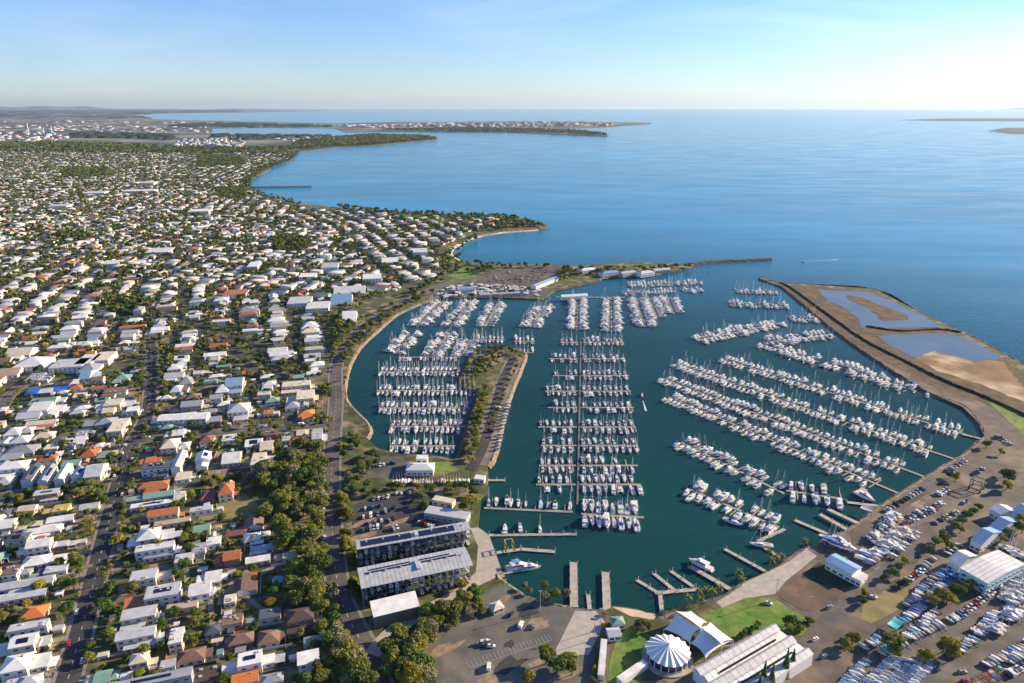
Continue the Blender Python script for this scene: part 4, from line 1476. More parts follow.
# smaller houses filling the rest of the near blocks
def clear_of(x, y, hw, hd):
    for b in HOUSE_BOX:
        dx, dy = x - b[0], y - b[1]
        if dx * dx + dy * dy < 2500:
            c, s = math.cos(b[4]), math.sin(b[4])
            if abs(dx * c + dy * s) < b[2] + hw and abs(-dx * s + dy * c) < b[3] + hd:
                return False
    return True


fillz = [GP(z_, 2) for z_ in ([(-14, 478), (-14, 415), (140, 370), (300, 372), (322, 425), (300, 456), (110, 476)], [(-14, 690), (-14, 485), (105, 484), (190, 480), (200, 530), (262, 528), (285, 590), (300, 640), (300, 690)])]
made = 0
for _ in range(1600):
    zp = fillz[0] if rr.random() < .7 else fillz[1]
    x, y = rr.uniform(min(q[0] for q in zp), max(q[0] for q in zp)), rr.uniform(min(q[1] for q in zp), max(q[1] for q in zp))
    W, D = rr.uniform(9, 15), rr.uniform(7, 9.5)
    if made < 60 and inside(zp, [x], [y])[0] and clear_of(x, y, W / 2 + .6, D / 2 + .8) and np.min(np.hypot(RP0[:, 0] - x, RP0[:, 1] - y)) > 12 and not inside(GP([(196, 498), (232, 488), (258, 504), (266, 517), (200, 530)], 2), [x], [y])[0]:
        c = rr.choice(['white', 'white', 'pale grey', 'cream', 'grey', 'dark grey', 'terracotta', 'brown', 'green', 'pale grey'])
        house(x, y, W, D, R(15) + rr.uniform(-.05, .05), rr.choice(['gable', 'hip', 'hip', 'skillion', 'flat']), c, rr.choice([0, 0, 1, 1, 3]), 2 if rr.random() < .25 else 1, rr.random() < .15, 2, None if rr.random() < .6 else (3, D * .6, 1, 0, 'deck'))
        made += 1

# the terrace row with dark windows
x, y = G(184, 417, 8)
house(x, y, 44 / 1.08, 13, R(7), 'gable', 'white', 0, 2, False, 2, None, .3, 'long white terrace of two-storey houses', 'terrace_house', None, 'terrace houses')
# the blue tarpaulin
x, y = G(52, 391, 3)
m = MB()
nx_, ny_ = 14, 5
v = []
for j in range(ny_ + 1):
    for i in range(nx_ + 1):
        a, b = (i / nx_ - .5) * 42, (j / ny_ - .5) * 17
        v.append((a, b, 2.2 + .9 * math.sin(i * .9) * math.sin(j * 1.4) + rr.uniform(-.2, .2) + (1.0 if 0 < j < ny_ else 0)))
m.add(v, [(j * (nx_ + 1) + i, j * (nx_ + 1) + i + 1, (j + 1) * (nx_ + 1) + i + 1, (j + 1) * (nx_ + 1) + i) for j in range(ny_) for i in range(nx_)])
ft = m.build('tarpaulin', TARP, None, (x, y, ZL), R(14))
tag(ft, 'crumpled bright blue tarpaulin over a low building by the street', 'tarpaulin')
HOUSE_BOX.append((x, y, 22, 10, R(14)))
# the round pool
x, y = G(278, 580, 2)
e = tag(empty('swimming_pool', (x, y, ZL)), 'small round blue swimming pool behind the dark brown roofed house', 'pool')
MB().tube((0, 0, 0), (0, 0, .5), 3.4, n=20).build('pool_rim', WHITE, e)
MB().tube((0, 0, .1), (0, 0, .56), 3.0, n=20).build('water', POOL, e)
HOUSE_BOX.append((x, y, 4, 4, 0))

# large buildings in the middle of the suburb
BIG = """
70 363 30 9 flat pale_grey 2 0|88 359 16 10 flat white 2 0|104 356 16 9 flat cream 2 0|34 362 28 9 hip white 2 0|90 368 17 8 hip grey 1 0|12 372 18 7 gable tan 1 0|22 352 22 7 gable cream 1 0|
236 292 22 5 flat terracotta 2 0|254 264 10 5 flat white 3 0|160 250 22 5 flat white 2 0|112 262 16 4 flat white 2 0|140 190 30 5 flat white 3 0|148 182 14 5 flat white 4 0|96 192 20 4 flat white 3 0|60 205 18 4 flat pale_grey 3 0|
200 210 20 3 flat white 3 0|300 300 22 7 flat pale_grey 2 0|318 305 22 7 flat white 2 0|350 318 13 12 gable white 1 0|342 300 20 8 gable blue 1 0|350 291 30 6 gable white 1 0|308 275 16 4 flat white 2 0|330 265 16 5 flat pale_grey 2 0|390 260 16 5 flat white 2 0|372 276 18 5 flat white 3 0|420 250 14 4 flat white 3 0
"""
BIGBOX = []
for ln in BIG.replace('\n', '').split('|'):
    px, py, wp, hp, kd, c, st, so = ln.split()
    px, py, wp, hp, st = float(px), float(py), float(wp), float(hp), int(st)
    z = 3.3 * st + 2
    x, y = G(px, py, z)
    W = G(px + wp / 2, py, z)[0] - G(px - wp / 2, py, z)[0]
    D = min(max(G(px, py - hp / 2, z)[1] - G(px, py + hp / 2, z)[1], 9), 45)
    house(x, y, W, D, R(10), kd, c.replace('_', ' '), 0, st, False, 2, name='large_house' if st < 3 else 'apartment_block', cat='building', group='large buildings among the houses')
    HOUSE_BOX[-1] = (x, y, W / 2 + 3, D / 2 + 3, R(10))

# ---------------------------------------------------------------- yards of the near houses: fences, sheds, driveways, pools
FENCE = [M('grey paling fence', (.20, .18, .16), .85, .3, 1.2), M('white fence', (.62, .62, .60), .6, .1), M('brown paling fence', (.22, .13, .08), .85, .3, 1.2)]
FNAME = ['grey paling', 'white', 'brown paling']
DRIVE = M('driveway', (.27, .22, .18), .85, .3, .25)
drive = MB()
SHEDB = []


def free(x, y, pad, skip=None):
    for i, b in enumerate(HOUSE_BOX):
        if i == skip:
            continue
        dx, dy = x - b[0], y - b[1]
        if dx * dx + dy * dy > 2500:
            continue
        c, s = math.cos(b[4]), math.sin(b[4])
        if abs(dx * c + dy * s) < b[2] - 1 + pad and abs(-dx * s + dy * c) < b[3] - 1 + pad:
            return False
    return True


for i, (x, y, w_, d_, rot) in enumerate(NEARH):
    if w_ < d_:
        rot -= math.pi / 2
        w_, d_ = d_, w_
    ca, sa = math.cos(rot), math.sin(rot)
    L2W = lambda a, b: (x + a * ca - b * sa, y + a * sa + b * ca)
    # a side fence with a return
    off = -(d_ / 2 + 1.3)
    xs_ = [t for t in np.arange(-w_ / 2 - 7, w_ / 2 + 7, 1.5) if free(*L2W(t, off), .4) and np.min(np.hypot(RP0[:, 0] - L2W(t, off)[0], RP0[:, 1] - L2W(t, off)[1])) > 7]
    if len(xs_) > 4:
        f = rr2.randrange(3)
        m = MB()
        run = [xs_[0]]
        for t in xs_[1:] + [1e9]:
            if t - run[-1] > 1.6:
                if len(run) > 2:
                    m.box(((run[0] + run[-1]) / 2, off, .8), (run[-1] - run[0], .1, 1.6))
                run = []
            run.append(t)
        if m.v:
            fo = m.build('fence', FENCE[f], None, (x, y, ZL), rot)
            tag(fo, None, 'fence', 'garden fences')
            LABELS.append((fo, f"{FNAME[f]} garden fence", x, y))
    # a garden shed behind
    for _ in range(6):
        a, b = rr2.choice((-1, 1)) * (w_ / 2 + rr2.uniform(3, 9)), rr2.uniform(-d_ / 2, d_ / 2)
        px_, py_ = L2W(a, b)
        if free(px_, py_, 2.6) and np.min(np.hypot(RP0[:, 0] - px_, RP0[:, 1] - py_)) > 10:
            sw, sd_ = rr2.uniform(2.6, 5.5), rr2.uniform(2.4, 4)
            c = rr2.choice(['pale grey', 'grey', 'green', 'cream', 'dark grey', 'terracotta', 'white', 'tan'])
            e = tag(empty('garden_shed', (px_, py_, ZL), rot), None, 'shed', 'garden sheds')
            kd = rr2.choice(['gable', 'flat', 'skillion'])
            wall_mb(sw, sd_, 2.2, kd, .35).build('wall', rr2.choice(WALLS), e)
            roof_mb(sw, sd_, 2.2, kd, .35, .2).build('roof', ROOFS[c], e)
            MB().box((0, -sd_ / 2 - .03, 1.0), (1.0, .06, 2.0)).build('door', WHITE, e)
            HOUSE_BOX.append((px_, py_, sw / 2 + .6, sd_ / 2 + .6, rot))
            LABELS.append((e, f"small {c} {KNAME[kd]} shed", px_, py_))
            break
    # a driveway towards the nearest street
    d = np.hypot(RP0[:, 0] - x, RP0[:, 1] - y)
    j = int(np.argmin(d))
    if d[j] < 45:
        tx, ty = RP0[j]
        s = d_ * rr2.choice((-.3, .3))
        p0 = L2W(0, s)
        vx, vy = tx - x, ty - y
        p1 = (p0[0] + vx * .94, p0[1] + vy * .94)
        drive.ribbon([p0, p1], rr2.uniform(2.6, 4.5), ZL + .10 + .0007 * i)
    # paved or lawn yards
    for _ in range(2):
        a, b = rr2.uniform(-w_ / 2 - 8, w_ / 2 + 8), rr2.uniform(-d_ / 2 - 3, d_ / 2 + 3)
        sx_, sy_ = rr2.uniform(4, 9), rr2.uniform(3, 7)
        yards[rr2.randrange(3)].prism([L2W(a + u * sx_ / 2, b + v * sy_ / 2) for u, v in ((-1, -1), (1, -1), (1, 1), (-1, 1))], ZL - .1, ZL + .03 + .0009 * i)
struct('driveway', drive, DRIVE)
struct('paved_yard', yards[0], M('yard paving', (.33, .29, .25), .85, .2, .4))
struct('lawn', yards[1], M('garden lawn', (.075, .115, .024), .9, .35, .3))
struct('lawn', yards[2], M('dry garden lawn', (.20, .18, .065), .9, .3, .3))
for px, py, sx_, sy_, lb in ((178, 583, 8, 4, 'rectangular teal swimming pool beside a solar roofed house'), (214, 568, 7, 3.6, 'small rectangular pool in a shaded garden'), (262, 426, 7, 3.5, 'small blue pool near the curving streets')):
    x, y = G(px, py, 2)
    if free(x, y, 3):
        e = tag(empty('swimming_pool', (x, y, ZL), R(17)), lb, 'pool')
        MB().box((0, 0, .1), (sx_ + 2, sy_ + 2, .26)).build('pool_surround', CONC, e)
        MB().box((0, 0, .12), (sx_, sy_, .26)).build('water', POOL, e)
        HOUSE_BOX.append((x, y, sx_ / 2 + 2, sy_ / 2 + 2, R(17)))

# ---------------------------------------------------------------- buildings round the harbour
def axis_building(name, pA, pB, depth, h, mats, label, cat, roof='gable', pitch=.25, z=None, win=True, ridge=True, bays=0, group=None, over=.4, rollers=0):
    """near roof edge from pixel A to pixel B at eave height"""
    zz = ZL + h
    a, b = G(*pA, zz), G(*pB, zz)
    w_ = math.hypot(b[0] - a[0], b[1] - a[1])
    ang = math.atan2(b[1] - a[1], b[0] - a[0])
    cx = (a[0] + b[0]) / 2 - math.sin(ang) * depth / 2
    cy = (a[1] + b[1]) / 2 + math.cos(ang) * depth / 2
    e = tag(empty(name, (cx, cy, ZL), ang), label, cat, group)
    wall_mb(w_, depth, h, roof, pitch).build('wall', mats[0], e)
    rf = roof_mb(w_, depth, h, roof, pitch, over).build('roof', mats[1], e)
    if bays:
        m = MB()
        for i in range(bays + 1):
            x = -w_ / 2 + w_ * i / bays
            if roof == 'gable':
                r = (depth / 2 + over) * pitch
                m.add([(x - .15, -depth / 2 - over, h + .22), (x + .15, -depth / 2 - over, h + .22), (x + .15, 0, h + r + .24), (x - .15, 0, h + r + .24)], [(0, 1, 2, 3)])
                m.add([(x + .15, depth / 2 + over, h + .22), (x - .15, depth / 2 + over, h + .22), (x - .15, 0, h + r + .24), (x + .15, 0, h + r + .24)], [(0, 1, 2, 3)])
            else:
                m.box((x, 0, h + .5), (.3, depth, .12))
        m.build('roof_ribs', ROOFS['grey'], rf)
    if win:
        for s in range(max(1, int(h / 3.2))):
            n = max(2, int(w_ / 4))
            for i in range(n):
                obj('window', win_mesh(2.2, 1.4), e, (-w_ / 2 + w_ * (i + .5) / n, -depth / 2 - .02, 1.7 + 3.1 * s))
            n = max(1, int(depth / 4))
            for i in range(n):
                obj('window', win_mesh(1.8, 1.4), e, (w_ / 2 + .02, -depth / 2 + depth * (i + .5) / n, 1.7 + 3.1 * s), math.pi / 2)
    HOUSE_BOX.append((cx, cy, w_ / 2 + 1.5, depth / 2 + 1.5, ang))
    return e, w_, depth, ang


WS, BS, GS = (WALLS[0], ROOFS['white']), (WALLS[0], ROOFS['blue']), (WALLS[2], ROOFS['pale grey'])
# boat storage sheds
BCOL = ['white'] * 9 + ['navy', 'grey', 'cream', 'red']
rb = hull_mb(6.6, 2.3, 1.0, .9, .8)
loft_box(rb, [(-2.6, .95, .9, .85, 1.45), (.4, .95, .8, .9, 1.5), (1.4, .6, .4, 1.0, 1.15)], 3)
rb.tube((-3.5, 0, .3), (-3.3, 0, 1.5), .25, n=5, m=1)
RACKB = rb.mesh('stored_boat', [GEL, NAVY, DECK, COVERS['white']])
HULLO = ['white', 'white', 'white', 'navy', 'grey', 'cream']


def boat_shed(pA, pB, depth, h, label, roofkind, pitch, solar_rows, nm, skip):
    zz = ZL + h
    a, b = G(*pA, zz), G(*pB, zz)
    w_ = math.hypot(b[0] - a[0], b[1] - a[1])
    ang = math.atan2(b[1] - a[1], b[0] - a[0])
    ca, sa = math.cos(ang), math.sin(ang)
    cx, cy = (a[0] + b[0]) / 2 - sa * depth / 2, (a[1] + b[1]) / 2 + ca * depth / 2
    e = tag(empty('boat_storage_shed', (cx, cy, ZL), ang), label, 'boat shed')
    rf_ = roof_mb(w_, depth, h, roofkind, pitch, .8).build('roof', ROOFS['pale grey'], e)
    sm_ = MB()
    for i in range(1, 26):
        x = -w_ / 2 + w_ * i / 26
        if roofkind == 'flat':
            sm_.box((x, 0, h + .47), (.12, depth - .6, .1))
        else:
            r_ = (depth / 2 + .8) * pitch
            for s_ in (-1, 1):
                q_ = [(x - .07, s_ * (depth / 2 + .8), h + .24), (x + .07, s_ * (depth / 2 + .8), h + .24), (x + .07, 0, h + r_ + .25), (x - .07, 0, h + r_ + .25)]
                sm_.add(q_, [(0, 1, 2, 3)])
    sm_.build('roof_seams', ROOFS['grey'], rf_)
    for i in range(7):
        MB().tube((0, 0, 0), (0, 0, .9), .5, .6, 8).build('roof_vent', STEEL, rf_, (-w_ / 2 + w_ * (i + .6) / 7, depth * (.08 if roofkind == 'flat' else .02) + .3, h + (.4 if roofkind == 'flat' else depth / 2 * pitch)))
    MB().box((0, depth / 2 - .1, h / 2), (w_, .2, h)).build('rear_wall', ROOFS['grey'], e)
    MB().box((-w_ / 2 + .1, 0, h / 2), (.2, depth - .4, h)).build('end_wall', ROOFS['grey'], e)
    nb = int(w_ / 3.4)
    pitchx = w_ / nb
    lv = 4
    lh = (h - .6) / lv
    pm = MB().box((0, 0, h / 2), (.16, .16, h)).mesh('post', [STEEL])
    for i in range(0, nb + 1, 3):
        obj('post', pm, e, (-w_ / 2 + pitchx * i, -depth / 2 + .2, 0))
    for k in range(1, lv):
        m = MB().box((0, -depth / 2 + .15, lh * k), (w_, .16, .2)).box((0, -depth / 2 + 5.6, lh * k), (w_, .16, .2))
        m.build('rack_beam', STEEL, e)
    for k in range(lv):
        for i in range(nb):
            if rng.random() < skip:
                continue
            lx, ly = -w_ / 2 + pitchx * (i + .5), -depth / 2 + 2.6
            o = obj('stored_boat', RACKB, None, (cx + lx * ca - ly * sa, cy + lx * sa + ly * ca, ZL + lh * k + .6), ang + (math.pi / 2 if rng.random() < .55 else -math.pi / 2))
            c = random.choice(['white'] * 4 + ['blue', 'grey', 'black'])
            hc = random.choice(HULLO)
            if c != 'white':
                override(o, 3, COVERS[c])
            if hc != 'white':
                override(o, 0, HULLS[hc])
            tag(o, f"{hc} boat with {c} cover, {['bottom', 'second', 'third', 'top'][k]} rack level, {nth(i)} bay from left in {nm}", 'boat', 'boats stored in the shed racks')
    m = MB()
    for (x0, x1, f0, f1) in solar_rows:
        if roofkind == 'flat':
            m.box(((x0 + x1) / 2 * w_, (f0 + f1) / 2 * depth, h + .62), ((x1 - x0) * w_, (f1 - f0) * depth, .14))
        else:
            q = []
            for f in (f0, f1):
                y = f * depth
                q.append(h + (depth / 2 + .8 - abs(y)) * pitch + .32)
            m.add([(x0 * w_, f0 * depth, q[0]), (x1 * w_, f0 * depth, q[0]), (x1 * w_, f1 * depth, q[1]), (x0 * w_, f1 * depth, q[1])], [(0, 1, 2, 3)])
    m.build('solar_panels', SOLAR, e)
    MB().box((.02 * w_, 0, h + (1.2 if roofkind == 'flat' else depth / 2 * pitch + .6)), (2.2, depth * .5, 1.0)).build('roof_vent', ROOFS['pale grey'], e)
    HOUSE_BOX.append((cx, cy, w_ / 2 + 2, depth / 2 + 2, ang))


boat_shed((357, 550), (471, 530), 9.5, 12.5, 'rear open boat storage shed with a long dark solar roof', 'flat', 0, [(-.46, -.03, -.3, .3), (.04, .36, -.3, .3)], 'the rear shed', .1)
boat_shed((362.5, 588), (471.5, 565), 17.5, 13, 'front open boat storage shed with a broad white roof', 'gable', .12, [(-.46, -.04, .06, .16), (-.42, -.04, .22, .30), (.06, .40, .06, .16), (.03, .34, .22, .30)], 'the front shed', .22)
mo_, mw_, md_, ma_ = axis_building('marina_office', (374, 617), (419, 606), 11, 8, (M('grey green cladding', (.14, .15, .12), .7), ROOFS['white']), 'low white roofed building with an ochre end wall', 'building', 'skillion', win=False)
axis_building('cafe_building', (424, 513), (466, 520), 9, 4.5, GS, 'grey flat roofed cafe beside the shed car park', 'building', 'flat')
axis_building('cafe_canopy', (432, 500), (452, 504), 6, 4, (WALLS[1], ROOFS['cream']), 'small cream roofed building with a curved canopy by the trees', 'building', 'flat')
axis_building('clubhouse', (406, 470), (433, 470), 11, 5, WS, 'white clubhouse at the root of the spit', 'clubhouse', 'hip', .4)
axis_building('clubhouse_hall', (416, 459), (427, 459), 6, 7, WS, 'small raised white hall behind the spit clubhouse', 'clubhouse', 'flat')
axis_building('fuel_kiosk', (474, 479), (484, 480), 6, 3.4, WS, 'white kiosk beside the fuel jetty', 'kiosk', 'flat')
axis_building('shelter', (494, 611), (504, 607), 6, 3.2, (WALLS[1], ROOFS['cream']), 'small cream roofed shelter in the bottom car park', 'shelter', 'hip', .45)
axis_building('shelter', (613, 625), (625, 624), 6, 3.5, (WALLS[0], ROOFS['green']), 'pale green roofed hut by the small beach', 'hut', 'hip', .4)
axis_building('shelter', (609, 637), (621, 636), 6, 3.2, (WALLS[0], ROOFS['pale grey']), 'grey roofed hut beside the path to the beach', 'hut', 'gable', .4)
MB().box((mw_ / 2 + .06, 0, 4.2), (.1, md_, 8.4)).build('end_cladding', OCHRE, mo_)
# far side of the harbour
for pA, pB, dp, h, mt, lb in (((536, 286.5), (558, 278), 10, 5, BS, 'long pale blue shed behind the harbour top boat yard'), ((582, 271), (598, 269), 14, 6, WS, 'white restaurant left on the harbour top quay'), ((603, 274), (620, 272), 14, 6, BS, 'pale blue restaurant in the middle of the quay'),
                              ((623, 274), (636, 272), 12, 6, GS, 'grey pavilion on the harbour top quay'), ((641, 274), (655, 272), 14, 6, WS, 'white hall beside the breakwater root'), ((655, 271), (671, 269.5), 12, 5, GS, 'low grey clubhouse at the breakwater root'),
                              ((562, 297), (588, 295.5), 10, 5, WS, 'white floating office at the top walkway'), ((458, 289), (476, 288), 9, 6, BS, 'pale blue workshop in the harbour top yard'), ((480, 295), (520, 293), 6, 4, GS, 'long low grey boat shelter in the harbour top yard')):
    axis_building('quay_building', pA, pB, dp, h, mt, lb, 'building', 'hip' if dp > 12 else 'gable', .35)
# right hand yard
axis_building('chandlery', (826, 560.5), (852, 574.5), 11, 6, BS, 'white building with a pale blue roof beside the dark garden bed', 'building', 'gable', .22)
axis_building('chandlery_annex', (851, 577), (861, 582), 9, 4, WS, 'low white annex at the end of the pale blue roofed building', 'building', 'flat')
axis_building('small_workshop', (990.5, 508.5), (1000.5, 514.5), 14, 6, WS, 'white gabled workshop behind the three linked sheds', 'workshop', 'gable', .3)
axis_building('linked_shed', (971, 540), (981.5, 545), 26, 6, BS, 'nearest of three linked pale blue sheds', 'shed', 'gable', .3)
axis_building('linked_shed', (989, 527), (999.5, 532), 24, 6, BS, 'middle of three linked pale blue sheds', 'shed', 'gable', .3)
axis_building('linked_shed', (1009, 512.5), (1019, 517.5), 24, 6, BS, 'farthest of three linked pale blue sheds', 'shed', 'gable', .3)
axis_building('small_workshop', (948.5, 560), (960, 566), 19, 6, WS, 'ribbed white workshop left of the large workshop', 'workshop', 'gable', .3, bays=6)
axis_building('large_workshop', (960.5, 568), (988, 583.5), 38, 8, (CYANW, ROOFS['white']), 'large white ribbed workshop with a pale cyan front', 'workshop', 'gable', .06, bays=6)
# hoist frame, canopies
def canopy(name, pA, pB, depth, h, mat, label):
    zz = ZL + h
    a, b = G(*pA, zz), G(*pB, zz)
    w_ = math.hypot(b[0] - a[0], b[1] - a[1])
    ang = math.atan2(b[1] - a[1], b[0] - a[0])
    e = tag(empty(name, ((a[0] + b[0]) / 2 - math.sin(ang) * depth / 2, (a[1] + b[1]) / 2 + math.cos(ang) * depth / 2, ZL), ang), label, 'canopy')
    m = MB()
    v = []
    for j in range(7):
        for i in range(7):
            x, y = (i / 6 - .5) * w_, (j / 6 - .5) * depth
            v.append((x, y, h - .8 * (1 - abs(i / 3 - 1) ** 2) * .5 + .25 * math.cos(j * 1.05)))
    m.add(v, [(j * 7 + i, j * 7 + i + 1, (j + 1) * 7 + i + 1, (j + 1) * 7 + i) for j in range(6) for i in range(6)])
    m.build('cloth', mat, e)
    pm = MB().tube((0, 0, 0), (0, 0, h), .12, n=6).mesh('post', [STEEL])
    for i in (-1, 1):
        for j in (-1, 1):
            obj('post', pm, e, (i * w_ / 2 * .98, j * depth / 2 * .98, 0))
    return e


canopy('shade_canopy', (887, 624), (897, 629.5), 9, 4, TEALC, 'square teal shade cloth on posts among parked boats')
canopy('pontoon_roof', (860, 508), (872, 512), 7, 3.2, COVERS['grey'], 'grey roofed pontoon shed beside the quay cars')


def hoist(px, py, ang, mat, label, sz=1.0):
    x, y = G(px, py, 2)
    e = tag(empty('boat_hoist', (x, y, ZL), ang, sz), label, 'boat hoist')
    for sx in (-1, 1):
        m = MB()
        for sy in (-1, 1):
            m.box((sx * 4, sy * 4, 4.5), (.6, .6, 9))
        m.box((sx * 4, 0, 9), (.6, 8.6, .7)).box((sx * 4, 0, 2), (.5, 8, .5))
        m.build('side_frame', mat, e)
    MB().box((0, 4, 9.1), (8, .6, .7)).build('cross_beam', mat, e)
    wm = MB().tube((-.35, 0, .8), (.35, 0, .8), .8, n=12).mesh('wheel', [TYRE])
    for sx in (-1, 1):
        for sy in (-1, 1):
            obj('wheel', wm, e, (sx * 4 + sx * .75, sy * 4, 0))


hoist(509, 549, .25, M('yellow paint', (.65, .45, .03), .5), 'yellow boat hoist straddling the walkway at the sheds', .62)
hoist(976, 489, .7, M('dark green paint', (.05, .16, .10), .5), 'dark green boat hoist frame in the right hand yard', .9)

# ---------------------------------------------------------------- club: round pavilion, tensile roofs, ribbed hall
x, y = G(668, 652, 6)
e = tag(empty('round_pavilion', (x, y, ZL)), 'round white pavilion with a petal shaped folded roof', 'pavilion')
m = MB()
NP = 18
c = (0, 0, 9.2)
NPS = .9
for i in range(NP):
    a0, a1, a2 = (2 * math.pi * (i + q) / NP for q in (0, .5, 1))
    r0, r1 = 10.8, 11.6
    va, vb, vc = (r0 * math.cos(a0), r0 * math.sin(a0), 4.85), (r1 * math.cos(a1), r1 * math.sin(a1), 5.3), (r0 * math.cos(a2), r0 * math.sin(a2), 4.85)
    m.add([c, va, vb], [(0, 1, 2)])
    m.add([c, vb, vc], [(0, 1, 2)])
m.build('petal_roof', WHITE, e)
MB().tube((0, 0, 8.3), (0, 0, 10.2), 1.0, .3, 12).build('roof_cap', WHITE, e)
MB().tube((0, 0, 0), (0, 0, 4.5), 10.0, 10.0, 36).build('glass_wall', WINDOW, e)
MB().tube((0, 0, -.2), (0, 0, .5), 13.0, 13.0, 36).build('terrace', CONC, e)
cm = MB().tube((0, 0, 0), (0, 0, 4.3), .25, n=6).mesh('column', [WHITE])
for i in range(NP):
    a0 = 2 * math.pi * i / NP
    obj('column', cm, e, (10.6 * math.cos(a0), 10.6 * math.sin(a0), 0))
HOUSE_BOX.append((x, y, 17, 17, 0))


def sail(pts, label, sag=.9):
    """a tensile roof: pts are corners (pixel x, pixel y, height) in order"""
    P3 = [(*G(a, b, ZL + h), ZL + h) for a, b, h in pts]
    cx, cy = np.mean([p[0] for p in P3]), np.mean([p[1] for p in P3])
    e = tag(empty('tensile_roof', (cx, cy, ZL)), label, 'tensile roof', 'white tensile roofs of the club')
    A, B_, C_, D_ = (np.array(p) - np.array((cx, cy, ZL)) for p in P3)
    n = 10
    v = []
    for j in range(n + 1):
        for i in range(n + 1):
            s, t = i / n, j / n
            s2 = s + .16 * math.sin(2 * math.pi * s) * 0
            p = A * (1 - s) * (1 - t) + B_ * s * (1 - t) + C_ * s * t + D_ * (1 - s) * t
            mid = (A + B_ + C_ + D_) / 4
            pull = .16 * (4 * s * (1 - s) * (2 * t - 1) ** 2 + 4 * t * (1 - t) * (2 * s - 1) ** 2)
            p = p + (mid - p) * pull
            v.append(tuple(p))
    m = MB().add(v, [(j * (n + 1) + i, j * (n + 1) + i + 1, (j + 1) * (n + 1) + i + 1, (j + 1) * (n + 1) + i) for j in range(n) for i in range(n)])
    m.build('membrane', WHITE, e)
    for q in (A, B_, C_, D_):
        MB().tube((q[0], q[1], 0), (q[0], q[1], max(q[2], .6)), .18, n=6).build('mast', WHITE, e)
    return e


sail([(664, 629, 4), (690, 643, 5), (700, 628, 9), (676, 612, 8)], 'left tensile roof, stretched behind the round pavilion')
sail([(676, 611, 8.5), (701, 628, 9.5), (707, 622, 4), (691, 611, 3.5)], 'narrow tensile roof at the lawn edge')
sail([(690, 643, 4.5), (706, 658, 4), (731, 641, 4), (702, 627, 9.5)], 'broad tensile roof between pavilion and lawn')
sail([(700, 627, 9.2), (722, 644, 8), (733, 640, 4), (710, 622, 4)], 'tensile roof strip along the lawn')
HOUSE_BOX.append((*G(698, 632, 3), 20, 14, -.6))
# ribbed hall
zz = ZL + 7
qa, qb, qc = G(694, 668, zz), G(724, 690, zz), G(772, 624, zz)
ang = math.atan2(qc[1] - qa[1], qc[0] - qa[0])
Lh, Wh = math.hypot(qc[0] - qa[0], qc[1] - qa[1]), 25
cx = (qa[0] + qc[0]) / 2 + math.sin(ang) * Wh / 2
cy = (qa[1] + qc[1]) / 2 - math.cos(ang) * Wh / 2
e = tag(empty('club_hall', (cx, cy, ZL), ang), 'long club hall with a ribbed white sawtooth roof', 'club building')
MB().box((0, 0, 3.4), (Lh, Wh, 6.8)).build('wall', WALLS[0], e)
nr = 5
for i in range(nr):
    y0, y1 = Wh / 2 - Wh * i / nr, Wh / 2 - Wh * (i + 1) / nr
    off = (-3 if i % 2 else 0)
    m = MB()
    a, b = -Lh / 2 - .6, Lh / 2 + .6 + off
    m.add([(a, y0, 7.0), (b, y0, 7.0), (b, (y0 + y1) / 2 + .6, 8.3), (a, (y0 + y1) / 2 + .6, 8.3), (a, y1, 6.95), (b, y1, 6.95)], [(0, 3, 2, 1), (3, 4, 5, 2), (0, 4, 3), (1, 2, 5)])
    m.build('roof_bay', ROOFS['white' if i % 2 else 'pale grey'], e)
    rbm = MB()
    for t in range(1, 14):
        xx = a + (b - a) * t / 14
        rbm.add([(xx - .12, y0 - .05, 7.04), (xx + .12, y0 - .05, 7.04), (xx + .12, (y0 + y1) / 2 + .6, 8.36), (xx - .12, (y0 + y1) / 2 + .6, 8.36), (xx + .12, y1 + .05, 7.0), (xx - .12, y1 + .05, 7.0)], [(0, 1, 2, 3), (3, 2, 4, 5)])
    rbm.build('roof_ribs', ROOFS['grey'], e)
    if i in (1, 3):
        MB().box((0, (y0 + y1) / 2 - 1.6, 7.95), (Lh * .7, .9, .5)).build('skylight', SOLAR, e)
for i in range(12):
    obj('window', win_mesh(2.4, 1.6), e, (Lh / 2 + .02, -Wh / 2 + Wh * (i % 6 + .5) / 6, 1.8 + 2.8 * (i // 6)), math.pi / 2)
HOUSE_BOX.append((cx, cy, Lh / 2 + 1, Wh / 2 + 1, ang))
# blue-white walled walkway at the bottom
axis_building('covered_walkway', (622, 682), (648, 664), 3.5, 3.2, WS, 'low white covered walkway leading to the round pavilion', 'walkway', 'flat', win=False)
axis_building('covered_walkway', (604, 676), (607, 640), 3, 3.0, WS, 'narrow white roofed walkway beside the bottom car park hedge', 'walkway', 'flat', win=False)

